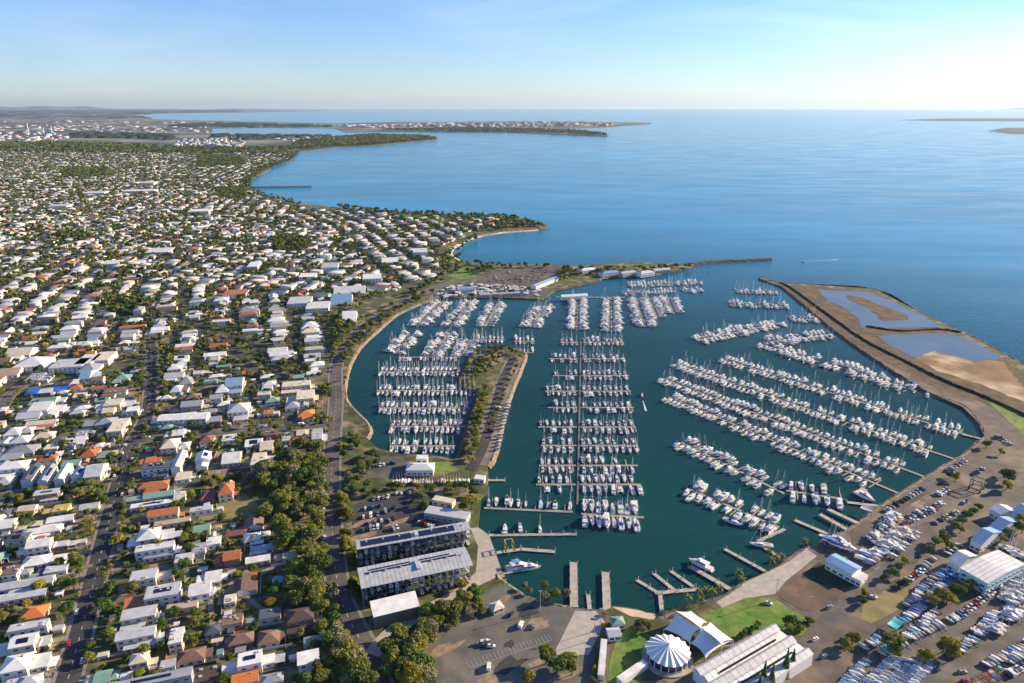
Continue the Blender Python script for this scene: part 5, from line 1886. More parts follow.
# ---------------------------------------------------------------- the suburb beyond
SUB = GP([(-330, 452), (-60, 452), (-40, 400), (0, 398), (30, 395), (75, 372), (150, 368), (165, 372), (230, 372), (268, 378), (285, 378), (322, 380), (318, 345), (340, 318), (378, 300), (404, 286), (436, 276), (438, 250), (447, 244), (470, 233), (492, 226), (498, 219), (440, 218), (390, 216), (300, 209), (262, 199), (243, 190), (238, 182), (262, 167), (286, 161), (284, 153), (200, 152), (100, 148), (-330, 150)], 2)
HOLES = [GP(p, 2) for p in ([(222, 336), (262, 354), (288, 395), (292, 428), (262, 428), (258, 385), (238, 358), (214, 345)], [(98, 300), (130, 298), (146, 303), (140, 312), (104, 314)], [(196, 155), (240, 158), (246, 165), (200, 168)], [(60, 170), (110, 168), (112, 176), (64, 178)], [(214, 190), (244, 188), (246, 198), (226, 200)],
                           [(268, 240), (300, 236), (312, 248), (280, 254)], [(330, 330), (346, 318), (352, 330), (334, 352)], [(56, 235), (90, 232), (94, 240), (60, 243)])]
COLP = [((.72, .72, .71), 34), ((.54, .56, .57), 20), ((.64, .57, .45), 12), ((.24, .26, .29), 14), ((.08, .09, .11), 10), ((.38, .135, .06), 9), ((.17, .105, .075), 8), ((.20, .32, .46), 3), ((.16, .27, .22), 2)]
CN = ['white', 'pale grey', 'cream', 'grey', 'dark grey', 'terracotta', 'brown', 'blue', 'green']
CW = np.array([c[1] for c in COLP], float)
CW /= CW.sum()
streets = MB()
LOTS = []       # x, y, w, d, rot, colour index, kind, storeys
road_pts = [(resample(l, 6), wd) for l, wd in ROADL.values()]
RP = np.array([p for l, wd in road_pts for p in l])


def district(poly_px, ang, origin, seed, bw=70, bl=190, lot=13.2):
    r = np.random.default_rng(seed)
    poly = GP(poly_px, 2)
    xs, ys = [p[0] for p in poly], [p[1] for p in poly]
    ca, sa = math.cos(ang), math.sin(ang)
    ox, oy = origin
    rad = max(math.hypot(x - ox, y - oy) for x, y in poly)
    nu, nv = int(rad / bw) + 1, int(rad / bl) + 1

    def W(u, v):
        v2 = v + 14 * math.sin(u * .011 + seed)
        u2 = u + 16 * math.sin(v * .006 + seed * 2)
        return ox + u2 * ca - v2 * sa, oy + u2 * sa + v2 * ca
    cand = []
    for iu in range(-nu, nu + 1):
        for iv in range(-nv, nv + 1):
            u0, v0 = iu * bw, iv * bl
            # street along v, street along u
            for seg in range(8):
                a, b = W(u0, v0 + bl * seg / 8), W(u0, v0 + bl * (seg + 1) / 8)
                streets_c.append((a, b, 8.5))
            for seg in range(4):
                a, b = W(u0 + bw * seg / 4, v0), W(u0 + bw * (seg + 1) / 4, v0)
                streets_c.append((a, b, 8.5))
            n = int((bl - 10) / lot)
            for side in (0, 1):
                for i in range(n):
                    v = v0 + 8 + lot * (i + .5)
                    u = u0 + (6 + 12.5 if side == 0 else bw - 6 - 12.5) + r.uniform(-2.5, 2.5)
                    x, y = W(u, v + r.uniform(-1, 1))
                    cand.append((x, y, min(30, max(8, r.normal(17.0, 5.2))), min(15, max(6.5, r.normal(10.2, 2.2))), ang + r.normal(0, .03) + (math.pi / 2 if r.random() < .12 else 0)))
                    if r.random() < .35:
                        x, y = W(u0 + bw / 2 + (-5 if side == 0 else 5), v + r.uniform(-3, 3))
                        cand.append((x, y, r.uniform(5, 8), r.uniform(4, 6), ang))
    cand = np.array(cand)
    ok = inside(poly, cand[:, 0], cand[:, 1]) & inside(SUB, cand[:, 0], cand[:, 1])
    for h in HOLES:
        ok &= ~inside(h, cand[:, 0], cand[:, 1])
    cand = cand[ok]
    big = [b for b in HOUSE_BOX]
    keep = []
    for c in cand:
        if r.random() < .08:
            continue
        d2 = np.min(np.hypot(RP[:, 0] - c[0], RP[:, 1] - c[1]))
        if d2 < 13:
            continue
        if any(abs((c[0] - b[0]) * math.cos(b[4]) + (c[1] - b[1]) * math.sin(b[4])) < b[2] + c[2] / 2 and abs(-(c[0] - b[0]) * math.sin(b[4]) + (c[1] - b[1]) * math.cos(b[4])) < b[3] + c[3] / 2 for b in big):
            continue
        keep.append(c)
    return keep


streets_c = []
DS = [([(-340, 460), (300, 460), (330, 380), (322, 345), (330, 300), (180, 285), (60, 262), (-340, 260)], R(16), G(151, 364), 1),
      ([(330, 300), (180, 285), (60, 262), (-340, 260), (-340, 200), (120, 205), (280, 222), (350, 240), (390, 290)], R(-14), G(150, 260), 2),
      ([(390, 290), (350, 240), (280, 222), (300, 200), (520, 200), (520, 260), (430, 300)], R(28), G(400, 250), 3),
      ([(-340, 200), (120, 205), (280, 222), (300, 200), (290, 150), (-340, 146)], R(6), G(120, 180), 4)]
for poly, ang, org, seed in DS:
    n0 = len(streets_c)
    for c in district(poly, ang, org, seed):
        ci = int(rng.choice(len(COLP), p=CW))
        LOTS.append((*c, ci, 'hip' if rng.random() < .5 else ('gable' if rng.random() < .75 else 'flat'), 2 if rng.random() < .2 else 1))
    pg = GP(poly, 2)
    seg = streets_c[n0:]
    mid = np.array([((a[0] + b[0]) / 2, (a[1] + b[1]) / 2) for a, b, _ in seg])
    ok = inside(pg, mid[:, 0], mid[:, 1]) & inside(SUB, mid[:, 0], mid[:, 1])
    for h in HOLES:
        ok &= ~inside(h, mid[:, 0], mid[:, 1])
    for (a, b, wd), k in zip(seg, ok):
        if k:
            streets.ribbon([a, b], wd, ZL + .12 + .01 * seed)
struct('suburban_streets', streets, ASPH)
print('lots', len(LOTS))
LOTS.sort(key=lambda q: math.hypot(q[0], q[1]))
n_house = sum(1 for o in COL.objects if o.name.startswith('house') and o.parent is None)
quota = 300 - n_house
frame = lambda x, y: abs(x / max(y, 1)) < 512 / F * 1.0 * math.hypot(1, 0)


def in_view(x, y, z=3):
    d = y * math.cos(TH) + (H - z) * math.sin(TH)
    px = 512 + F * x / d
    return -5 < px < 1029


stuff_lots = []
for q in LOTS:
    x, y, w_, d_, rot, ci, kd, st = q
    if quota > 0 and w_ > 8.5 and in_view(x, y):
        house(x, y, w_, d_, rot, kd, CN[ci], random.choice([0, 0, 1]) if ci < 4 else 1, st, rng.random() < .12, 1, None if rng.random() < .5 else (3, d_ * .6, 1, 0, 'deck'))
        quota -= 1
    else:
        stuff_lots.append(q)
        HOUSE_BOX.append((x, y, w_ / 2 + 1, d_ / 2 + 1, rot))
# the far houses nobody could count
V, Q, T = [], [], []
base = 0
WC = np.array([(.70, .69, .66), (.62, .55, .45), (.42, .42, .42), (.34, .22, .15)])
for x, y, w_, d_, rot, ci, kd, st in stuff_lots:
    h = 3.1 * st + .4
    if w_ < 8.5:
        h, kd = 2.6, 'flat'
    a, b = w_ / 2, d_ / 2
    rise = b * .42 if kd != 'flat' else .1
    q = max(a - b, .2) if kd == 'hip' else a
    v = np.array([(-a, -b, 0), (a, -b, 0), (a, b, 0), (-a, b, 0), (-a, -b, h), (a, -b, h), (a, b, h), (-a, b, h), (-a - .4, -b - .4, h), (a + .4, -b - .4, h), (a + .4, b + .4, h), (-a - .4, b + .4, h), (-q, 0, h + rise), (q, 0, h + rise)])
    ca, sa = math.cos(rot), math.sin(rot)
    V.append(np.stack([v[:, 0] * ca - v[:, 1] * sa + x, v[:, 0] * sa + v[:, 1] * ca + y, v[:, 2] + ZL], 1))
    f = [(0, 1, 5, 4), (1, 2, 6, 5), (2, 3, 7, 6), (3, 0, 4, 7), (8, 9, 13, 12), (10, 11, 12, 13), (9, 10, 13, 13), (11, 8, 12, 12)]
    rc = np.array(COLP[ci][0]) * rng.uniform(.85, 1.08)
    wc = WC[0 if rng.random() < .6 else rng.integers(4)] * rng.uniform(.85, 1.08)
    for k, t in enumerate(f):
        Q.append([i + base for i in t])
        T.append(wc if k < 4 or (k > 5 and kd == 'gable') else rc)
    base += 14
Q = np.array(Q)
tri = Q[:, 2] == Q[:, 3]
# quads and triangles need separate loops: close the triangles with a doubled mid vertex instead
V = np.concatenate(V)
T = np.array(T)
extra = []
for i in np.nonzero(tri)[0]:
    a_, b_ = V[Q[i, 0]], V[Q[i, 1]]
    extra.append((a_ + b_) / 2)
idx = np.nonzero(tri)[0]
nb = len(V)
V = np.concatenate([V, np.array(extra)])
for k, i in enumerate(idx):
    a_, b_, c_ = Q[i, 0], Q[i, 1], Q[i, 2]
    Q[i] = (a_, nb + k, b_, c_)
o = obj('distant_houses', np_mesh('distant_houses', V, Q, [TINT], T))
tag(o, 'thousands of small pale and red roofed houses across the far suburb', 'houses', None, 'stuff')
# ================================================================ TREES
def crown_arrays(seed, n, R_=1.0, hz=.75, blobs=8, leaf=.16, cone=False, loose=.25):
    """leaf sized quads spread over the outside of several clumps; unit crown, centre at the origin"""
    r = np.random.default_rng(seed)
    if cone:
        t = r.random(n) ** .7
        lay = np.round(t * 9) / 9 + r.normal(0, .02, n)
        rad = (1 - lay * .0) * (1.0 - .93 * (1 - lay)) * .5
        rad = .5 * lay * np.sqrt(r.uniform(.25, 1, n))
        a = r.uniform(0, 2 * math.pi, n)
        c = np.stack([np.cos(a) * rad, np.sin(a) * rad, 1.6 - 2.6 * lay + .15 * rad], 1)
        nr = np.stack([np.cos(a), np.sin(a), np.full(n, .5)], 1) + r.normal(0, .5, (n, 3))
    else:
        cs, rs = [], []
        for i in range(blobs):
            a = 2 * math.pi * i / blobs + r.uniform(-.4, .4)
            q = r.uniform(.25, .68) if i else 0
            cs.append((math.cos(a) * q, math.sin(a) * q, r.uniform(-.32, .45) * hz * 1.2 if i else .25 * hz))
            rs.append(r.uniform(.30, .48))
        cs, rs = np.array(cs), np.array(rs)
        k = r.integers(0, blobs, n)
        d = r.normal(0, 1, (n, 3))
        d /= np.linalg.norm(d, axis=1)[:, None]
        d[:, 2] = np.where(d[:, 2] < -.3, -d[:, 2] * .6, d[:, 2])
        rr_ = rs[k] * (1 - loose * r.random(n) ** 2 + .12 * r.normal(0, 1, n))
        c = cs[k] + d * rr_[:, None] * np.array([1, 1, hz])
        nr = d + r.normal(0, .55, (n, 3))
    nr /= np.linalg.norm(nr, axis=1)[:, None]
    up = r.normal(0, 1, (n, 3))
    u = np.cross(nr, up)
    u /= np.linalg.norm(u, axis=1)[:, None]
    v = np.cross(nr, u)
    s = leaf * r.uniform(.6, 1.35, n)[:, None]
    e = r.uniform(.5, 1, n)[:, None]
    P = np.stack([c - u * s - v * s * e * .4, c + u * s * .5 - v * s * e, c + u * s + v * s * e * .5, c - u * s * .4 + v * s * e], 1)
    return P.reshape(-1, 3)


def quads_for(n):
    return np.arange(n * 4).reshape(n, 4)


CROWN = {}
for kind, kw, nvar in (('broad', dict(n=2600, hz=.74, blobs=10, leaf=.085), 4), ('tall', dict(n=2400, hz=1.05, blobs=9, leaf=.085, loose=.4), 3), ('bush', dict(n=800, hz=.8, blobs=6, leaf=.13), 2), ('cone', dict(n=1100, leaf=.08, cone=True), 2)):
    for s in range(nvar):
        CROWN[kind, s] = np_mesh('crown', crown_arrays(40 + s * 7 + len(kind), **kw), quads_for(kw['n']), [LEAVES['olive green']])
tm = MB().tube((0, 0, -.05), (.02, .01, .55), .055, .034, 7)
for a in range(5):
    t = 2 * math.pi * a / 5 + .3
    z = .40 + .03 * a
    tm.tube((.015, .01, z), (.28 * math.cos(t), .28 * math.sin(t), z + .24), .022, .008, 5)
TRUNK = tm.mesh('trunk', [BARK])
tc = MB().tube((0, 0, -.05), (0, 0, .95), .03, .008, 7)
TRUNKC = tc.mesh('trunk', [BARK])
pf = MB()
for i in range(16):
    a = 2 * math.pi * i / 16 + (i % 2) * .2
    el = [.9, .35, .0, -.35][i % 4]
    p = []
    for k in range(6):
        t = k / 5
        r_ = 2.6 * t
        z = 1.2 * math.sin(el) * t * 2 - 1.9 * t * t * (1.1 - .3 * math.sin(el)) + .3
        wv = .38 * math.sin(math.pi * min(1, t * .85 + .1))
        p.append(((r_ * math.cos(a) - wv * math.sin(a), r_ * math.sin(a) + wv * math.cos(a), z), (r_ * math.cos(a) + wv * math.sin(a), r_ * math.sin(a) - wv * math.cos(a), z)))
    v = [q for pr in p for q in pr]
    pf.add(v, [(2 * k, 2 * k + 1, 2 * k + 3, 2 * k + 2) for k in range(5)])
FROND = pf.mesh('fronds', [LEAVES['olive green']])
PTRUNK = MB().tube((0, 0, -.2), (.15, 0, 7.2), .24, .16, 7).mesh('trunk', [BARK])

GRID = {}
CELL = 40.0
for b in HOUSE_BOX:
    GRID.setdefault((int(b[0] // CELL), int(b[1] // CELL)), []).append(b)


def blocked(x, y, pad=0.0):
    cx, cy = int(x // CELL), int(y // CELL)
    for i in (-1, 0, 1):
        for j in (-1, 0, 1):
            for b in GRID.get((cx + i, cy + j), ()):
                dx, dy = x - b[0], y - b[1]
                c, s = math.cos(b[4]), math.sin(b[4])
                if abs(dx * c + dy * s) < b[2] + pad and abs(-dx * s + dy * c) < b[3] + pad:
                    return True
    return False


HOUSE_BOX.append((*G(232, 506, 2), 27, 13, .1))
GRID.setdefault((int(HOUSE_BOX[-1][0] // CELL), int(HOUSE_BOX[-1][1] // CELL)), []).append(HOUSE_BOX[-1])
TREEP = []
NT = 0
NK = {}
HUEW = {'dark green': 'dark', 'olive green': 'olive', 'yellow green': 'yellow green', 'grey green': 'grey green'}


def tree(x, y, h, r, kind='broad', hue=None, force=False):
    global NT
    kind0 = kind
    if kind in ('street', 'wood'):
        kind = 'broad'
    if kind in ('broad', 'tall', 'bush', 'cone', 'palm'):
        NK[kind0] = NK.get(kind0, 0) + 1
    if hue is None:
        hue = random.choices(list(LEAVES), (5, 4, 1.6, 1.4))[0]
    e = empty({'cone': 'pine_tree', 'palm': 'palm_tree', 'bush': 'bush', 'tall': 'gum_tree', 'broad': 'shade_tree', 'street': 'street_tree', 'wood': 'woodland_tree'}[kind0], (x, y, ZL), random.uniform(0, 6.28))
    if kind == 'palm':
        k = h / 7.2
        obj('trunk', PTRUNK, e).scale = (k, k, k)
        o = obj('crown', FROND, e, (.15 * k, 0, h))
        o.scale = (r / 2.6,) * 3
        lk = 'palm with drooping fronds'
    elif kind == 'cone':
        obj('trunk', TRUNKC, e).scale = (h, h, h)
        o = obj('crown', CROWN['cone', random.randrange(2)], e, (0, 0, h * .42))
        o.scale = (r * 2, r * 2, h * .36)
        override(o, 0, LEAVES['dark green'])
        lk = 'dark conical pine'
    else:
        nv = {'broad': 4, 'tall': 3, 'bush': 2}[kind]
        cz = h - r * {'broad': .62, 'tall': .95, 'bush': .7}[kind]
        t = obj('trunk', TRUNK, e)
        t.scale = (h * .9, h * .9, max(cz, .5) * 1.35)
        o = obj('crown', CROWN[kind, random.randrange(nv)], e, (0, 0, max(cz, r * .5)))
        o.scale = (r * random.uniform(.9, 1.12), r * random.uniform(.9, 1.12), r * random.uniform(.9, 1.1))
        override(o, 0, LEAVES[hue])
        size = 'big' if r > 5.2 else ('small' if r < 3.2 else '')
        lk = ' '.join(q for q in (size, HUEW[hue], {'broad': {'street': 'street tree', 'wood': 'woodland tree'}.get(kind0, 'spreading tree'), 'tall': 'upright tree', 'bush': 'rounded bush'}[kind]) if q)
    tag(e, None, {'palm': 'palm', 'bush': 'bush'}.get(kind, 'tree'), {'palm': 'palms in gardens and by the water', 'bush': 'bushes', 'cone': 'pines by the water', 'tall': 'gum trees in the suburb and along the shore'}.get(kind, 'trees in the suburb and along the shore'))
    LABELS.append((e, lk, x, y))
    NT += 1
    TREEP.append((x, y, r))


def scatter(poly_px, n, rmin, rmax, kinds=('broad',), spacing=.9, hues=None, z=2, tries=60, hf=1.75):
    poly = GP(poly_px, 2)
    xs, ys = [p[0] for p in poly], [p[1] for p in poly]
    done = 0
    for _ in range(n * tries):
        if done >= n:
            break
        x, y = random.uniform(min(xs), max(xs)), random.uniform(min(ys), max(ys))
        if not inside(poly, [x], [y])[0] or blocked(x, y, .5):
            continue
        r = random.uniform(rmin, rmax)
        if any((x - a) ** 2 + (y - b) ** 2 < (spacing * .55 * (r + c)) ** 2 for a, b, c in TREEP):
            continue
        if np.min(np.hypot(RP[:, 0] - x, RP[:, 1] - y)) < 5.5:
            continue
        kd = random.choice(kinds)
        tree(x, y, r * hf * random.uniform(.9, 1.15), r, kd, random.choice(hues) if hues else None)
        done += 1


def at(px, py, r, kind='broad', hue=None, h=None):
    x, y = G(px, py, 2)
    tree(x, y, h or r * 1.8, r, kind, hue)


GH_ = ['olive green', 'yellow green', 'dark green']
G3 = ['dark green', 'olive green', 'olive green', 'grey green']
# the wood beside the railway
scatter([(258, 470), (285, 455), (322, 442), (328, 470), (328, 520), (330, 560), (330, 588), (302, 592), (284, 560), (262, 515)], 95, 4.2, 7.2, ('wood',), .50, G3)
scatter([(285, 590), (330, 590), (338, 612), (345, 640), (330, 660), (312, 640), (292, 604)], 22, 4, 6.5, ('wood',), .55, G3)
# between railway road and the sheds
scatter([(340, 500), (352, 498), (353, 540), (357, 600), (368, 640), (352, 600), (343, 560)], 22, 2.8, 4.4, ('tall',), .6, ['olive green', 'yellow green', 'dark green'])
scatter([(372, 620), (412, 622), (440, 604), (462, 590), (480, 600), (452, 625), (436, 640), (424, 652), (390, 650)], 30, 3.2, 5.5, ('broad', 'tall'), .6, G3)
scatter([(345, 655), (385, 655), (420, 650), (432, 690), (345, 690)], 28, 4.2, 6.5, ('wood',), .55, ['olive green', 'dark green', 'yellow green', 'grey green'])
scatter([(312, 650), (345, 640), (350, 690), (318, 690)], 12, 3.5, 5.5, ('wood',), .6, G3)
for q in ((464, 607, 5, 'broad', 'yellow green'), (478, 612, 4.5, 'tall', 'olive green'), (462, 590, 3.5, 'broad', 'yellow green'), (545, 590, 2.6, 'broad', 'olive green'), (552, 597, 2.4, 'broad', 'olive green'), (548, 603, 2, 'bush', 'grey green'),
          (546, 602, 3.4, 'broad', 'grey green'), (556, 599, 3.6, 'broad', 'olive green'), (565, 598, 3.2, 'broad', 'grey green'), (524, 589, 2.2, 'broad', 'grey green'), (530, 594, 2.2, 'broad', 'grey green'),
          (546, 664, 5.2, 'broad', 'olive green'), (557, 673, 4.8, 'broad', 'dark green'), (569, 668, 5.2, 'broad', 'olive green'), (572, 675, 3.6, 'bush', 'olive green'), (528, 684, 4, 'broad', 'yellow green'),
          (472, 509, 6.5, 'broad', 'yellow green'), (463, 512, 4, 'broad', 'olive green'), (474, 496, 4, 'broad', 'dark green'), (422, 500, 3.6, 'tall', 'olive green'), (425, 508, 3.6, 'tall', 'dark green'), (417, 506, 3, 'broad', 'olive green')):
    at(*q)
for px, py in ((601, 640), (600, 650), (598, 662), (596, 672), (594, 682), (603, 628), (604, 616)):
    at(px + random.uniform(-1, 1), py, 2.0, 'bush', random.choice(['olive green', 'yellow green']), 3)
scatter([(636, 628), (645, 622), (650, 640), (640, 655), (634, 645)], 5, 2.4, 3.4, ('broad',), .9, ['dark green', 'grey green'])
scatter([(722, 635), (735, 636), (745, 632), (760, 625), (752, 634), (735, 641)], 6, 1.6, 2.4, ('bush',), .9, ['dark green'])
scatter([(780, 622), (806, 622), (814, 632), (802, 648), (786, 640)], 9, 2.2, 3.6, ('broad', 'bush'), .85, ['dark green', 'olive green'])
for px, py in ((698, 600), (706, 598), (712, 601), (719, 596), (741, 587), (738, 580), (770, 570), (775, 567), (781, 565), (768, 562), (803, 551), (700, 609), (688, 606)):
    at(px, py, 2.6, 'palm', None, random.uniform(6, 9))
for px, py, h in ((762, 688, 16), (770, 690, 15), (784, 678, 18), (791, 672, 14), (758, 697, 13)):
    at(px, py, 2.6, 'cone', None, h)
for px, py, r, k in ((862, 605, 2.2, 'tall'), (864, 597, 2.4, 'tall'), (852, 644, 3, 'broad'), (846, 650, 2.6, 'broad'), (890, 650, 4.2, 'broad'), (893, 655, 3.2, 'bush'), (925, 663, 3.6, 'bush'), (948, 655, 4.5, 'broad'), (953, 660, 3.2, 'bush'), (943, 652, 3, 'bush'),
                     (931, 606, 3.4, 'broad'), (940, 600, 3.6, 'broad'), (946, 604, 3.8, 'broad'), (955, 596, 3.4, 'broad'), (962, 592, 2.8, 'bush'), (968, 590, 3, 'bush'), (976, 587, 2.8, 'bush'), (984, 588, 2.4, 'bush'), (1006, 490, 3.6, 'broad'), (1008, 482, 4, 'broad'), (1003, 477, 3, 'broad'),
                     (955, 481, 3, 'broad'), (950, 478, 2.4, 'bush'), (955, 529, 2.6, 'bush'), (962, 526, 2.8, 'bush'), (966, 519, 2.8, 'broad'), (972, 515, 2.6, 'broad'), (978, 511, 2.6, 'broad'), (960, 533, 2.2, 'bush'), (935, 546, 3, 'broad'), (942, 542, 3.2, 'broad'), (946, 548, 2.6, 'bush'), (930, 552, 2.4, 'bush'),
                     (1012, 530, 3.6, 'broad'), (1019, 524, 3.8, 'broad'), (1006, 537, 3.4, 'broad'), (1000, 542, 3, 'bush'), (1022, 533, 3, 'bush'), (900, 570, 2.6, 'bush'), (893, 577, 2.6, 'bush'), (884, 581, 2.2, 'bush'), (907, 586, 2.4, 'bush'), (904, 564, 2.2, 'bush'), (986, 448, 3, 'broad'), (1000, 455, 2.6, 'bush')):
    at(px, py, r * 1.25, k, random.choice(['olive green', 'dark green', 'yellow green']))
# the spit
scatter([(466, 366), (497, 356), (503, 352), (496, 372), (484, 384), (468, 384)], 24, 2.4, 4.0, ('broad', 'bush'), .75, ['olive green', 'yellow green', 'dark green'])
for i in range(30):
    t = i / 29
    px, py = (484 + (471 - 484) * t, 388 + (462 - 388) * t)
    at(px + random.uniform(-2, 3), py + random.uniform(-1.5, 1.5), random.uniform(3.0, 4.4), random.choice(['broad', 'broad', 'bush']), random.choice(['olive green', 'yellow green', 'dark green']))
for i in range(16):
    at(489 + 2.1 * i + random.uniform(-2, 0), 432 - 4.9 * i, random.uniform(2, 3), random.choice(['broad', 'bush']), random.choice(GH_))
scatter([(350, 470), (365, 455), (378, 452), (384, 460), (366, 482), (350, 490)], 10, 3, 4.6, ('broad', 'tall'), .85, G3)
scatter([(352, 488), (385, 486), (425, 488), (468, 488), (468, 494), (400, 492), (352, 498)], 14, 2.8, 4.4, ('broad',), .8, ['dark green', 'olive green'])
# esplanade trees
for poly, n in (([(336, 440), (350, 425), (364, 430), (358, 452), (340, 470)], 9), ([(318, 390), (330, 385), (332, 345), (350, 322), (362, 318), (342, 345), (334, 400)], 50), ([(341, 360), (350, 344), (372, 322), (400, 305), (404, 308), (380, 325), (356, 345), (346, 366)], 34)):
    scatter(poly, n, 2.8, 4.6, ('street', 'tall'), .62, ['olive green', 'dark green', 'yellow green', 'dark green'])
for px, py, h in ((492, 226, 20), (502, 225, 17), (515, 226, 22), (517, 227, 20), (498, 228, 15), (484, 228, 16), (507, 228, 14), (524, 227, 14), (476, 230, 14)):
    at(px, py, 4.6, 'cone', None, h)
# garden and street trees between the near houses
print('trees so far', NT, NK)
GH = ['dark green', 'olive green', 'olive green', 'yellow green', 'dark green']
S1 = [(-14, 690), (-14, 478), (110, 480), (200, 472), (255, 465), (262, 500), (268, 540), (285, 580), (295, 610), (318, 650), (318, 690)]
S2 = [(-14, 480), (-14, 410), (140, 366), (300, 366), (325, 425), (300, 458), (110, 478)]
for nm, offs in (('main', 8.6), ('main', -8.4), ('cross', 7.5), ('upper', -7.5), ('upper', 7)):
    for x, y in resample(offset(ROADL[nm][0], offs), 11):
        if random.random() < .5 and not blocked(x, y, 1) and in_view(x, y) and 262 < y < 800:
            tree(x + random.uniform(-1.5, 1.5), y + random.uniform(-1.5, 1.5), random.uniform(5, 9), random.uniform(2.2, 4), 'street', random.choice(GH))
scatter(S1, 105, 2.4, 4.6, ('broad', 'broad', 'tall'), .62, GH, hf=1.75)
for k_ in range(60):
    x, y = random.uniform(-230, -20), random.uniform(265, 640)
    if in_view(x, y) and not blocked(x, y, .5) and np.min(np.hypot(RP[:, 0] - x, RP[:, 1] - y)) > 7 and inside(GP(S1 + S2[2:4], 2), [x], [y])[0]:
        tree(x, y, random.uniform(6, 10), random.uniform(2, 2.8), 'palm')
scatter(S1, 130, 1.2, 2.2, ('bush',), .7, GH, hf=1.3)
scatter(S2, 85, 2.3, 4.4, ('broad', 'broad', 'tall'), .62, GH, hf=1.75)
scatter(S2, 60, 1.2, 2.2, ('bush',), .7, GH, hf=1.3)
print(NT, NK)

# everything farther off: one mass of garden trees
pos = []
NSH = {}
smid = np.array([((a[0] + b[0]) / 2, (a[1] + b[1]) / 2) for a, b, _ in streets_c])
for p in smid:
    NSH.setdefault((int(p[0] // 24), int(p[1] // 24)), []).append(p)
bx0, bx1 = min(p[0] for p in SUB), max(p[0] for p in SUB)
by0, by1 = min(p[1] for p in SUB), max(p[1] for p in SUB)


def fill(poly, dens, cond=True, jitter=None, rr_=(2.6, 4.8)):
    xs, ys = [p[0] for p in poly], [p[1] for p in poly]
    n = int((max(xs) - min(xs)) * (max(ys) - min(ys)) * dens)
    X, Y = rng.uniform(min(xs), max(xs), n), rng.uniform(min(ys), max(ys), n)
    ok = inside(poly, X, Y)
    X, Y = X[ok], Y[ok]
    d = Y * math.cos(TH) + H * math.sin(TH)
    vis = np.abs(F * X / d) < 640
    X, Y = X[vis], Y[vis]
    for x, y in zip(X, Y):
        if cond:
            if blocked(x, y, .2):
                continue
            c = (int(x // 24), int(y // 24))
            if any((x - q[0]) ** 2 + (y - q[1]) ** 2 < 30 for q in NSH.get(c, ())):
                continue
        pos.append((x, y, rng.uniform(*rr_)))


for p in RP:
    NSH.setdefault((int(p[0] // 24), int(p[1] // 24)), []).append(p)
fill(SUB, .0105)
fill([q for q in SUB if False] or GP([(-330, 300), (-330, 150), (284, 153), (243, 190), (300, 209), (470, 220), (430, 250), (400, 285)], 2), .0022, True, rr_=(3.5, 6))
fill(GP(S2, 2), .0065, True, rr_=(2.2, 3.8))
fill(GP(S1, 2), .003, True, rr_=(2.0, 3.4))
fill(GP([(508, 347), (473, 352), (469, 361), (462, 384), (480, 395), (472, 418), (461, 455), (467, 458), (478, 420), (487, 394), (478, 380), (500, 362), (520, 356)], 2), .014, True, rr_=(2.4, 3.8))
near_strip = GP([(-60, 690), (-60, 480), (120, 478), (255, 466), (268, 540), (318, 650), (318, 690)], 2)
fill(GP([(318, 392), (330, 386), (333, 345), (352, 322), (398, 303), (428, 280), (432, 290), (400, 309), (366, 328), (346, 348), (341, 372), (341, 400), (330, 402)], 2), .008, True, rr_=(2.6, 4.4))
fill(GP([(341, 366), (350, 346), (372, 324), (402, 306), (430, 293), (440, 289), (438, 293), (420, 301), (396, 312), (375, 329), (358, 346), (348, 364), (346, 386), (340, 400)], 2), .013, True, rr_=(2.6, 4.4))
for h in HOLES[:1]:
    fill(h, .014)
for h in HOLES[1:]:
    fill(h, .008, False, rr_=(4, 6.5))
for pts, dn in (([(338, 206), (400, 212), (470, 215), (500, 216), (540, 223), (545, 227), (500, 230), (480, 231), (460, 222), (400, 216), (340, 210)], .010), ([(440, 262), (452, 250), (476, 236), (478, 239), (458, 254), (462, 262), (500, 266), (500, 270), (450, 275), (430, 292), (400, 306), (396, 300), (428, 278)], .006),
                ([(478, 275), (482, 267), (560, 266), (560, 268), (500, 270)], .008), ([(560, 268), (600, 270), (690, 266), (690, 268.5), (600, 276), (560, 283)], .008), ([(240, 182), (248, 172), (270, 163), (284, 153), (300, 151), (292, 160), (268, 170), (248, 182), (256, 192), (300, 203), (300, 206), (256, 196)], .006)):
    fill(GP(pts, 2), dn, True, rr_=(3, 5.5))
for pts, dn in (([(330, 146.5), (372, 145), (436, 139.2), (430, 137), (370, 134.8), (300, 141), (284, 151)], .0022), ([(-340, 150), (-340, 146), (60, 143), (150, 146), (240, 149), (290, 147), (286, 155), (180, 154)], .0012)):
    fill(GP(pts, 2), dn, False, rr_=(6, 11))
fill(GP([(430, 131.5), (500, 132), (530, 132.8), (606, 136.2), (606, 135.2), (585, 132), (530, 129.5), (460, 128.5), (380, 130)], 2), .0009, False, rr_=(8, 14))
pos = np.array(pos)
print('far trees', len(pos))
dist = np.hypot(pos[:, 0], pos[:, 1])
GC = np.array([(.080, .132, .032), (.150, .172, .038), (.25, .235, .04), (.165, .165, .08)])
VV, TT = [], []
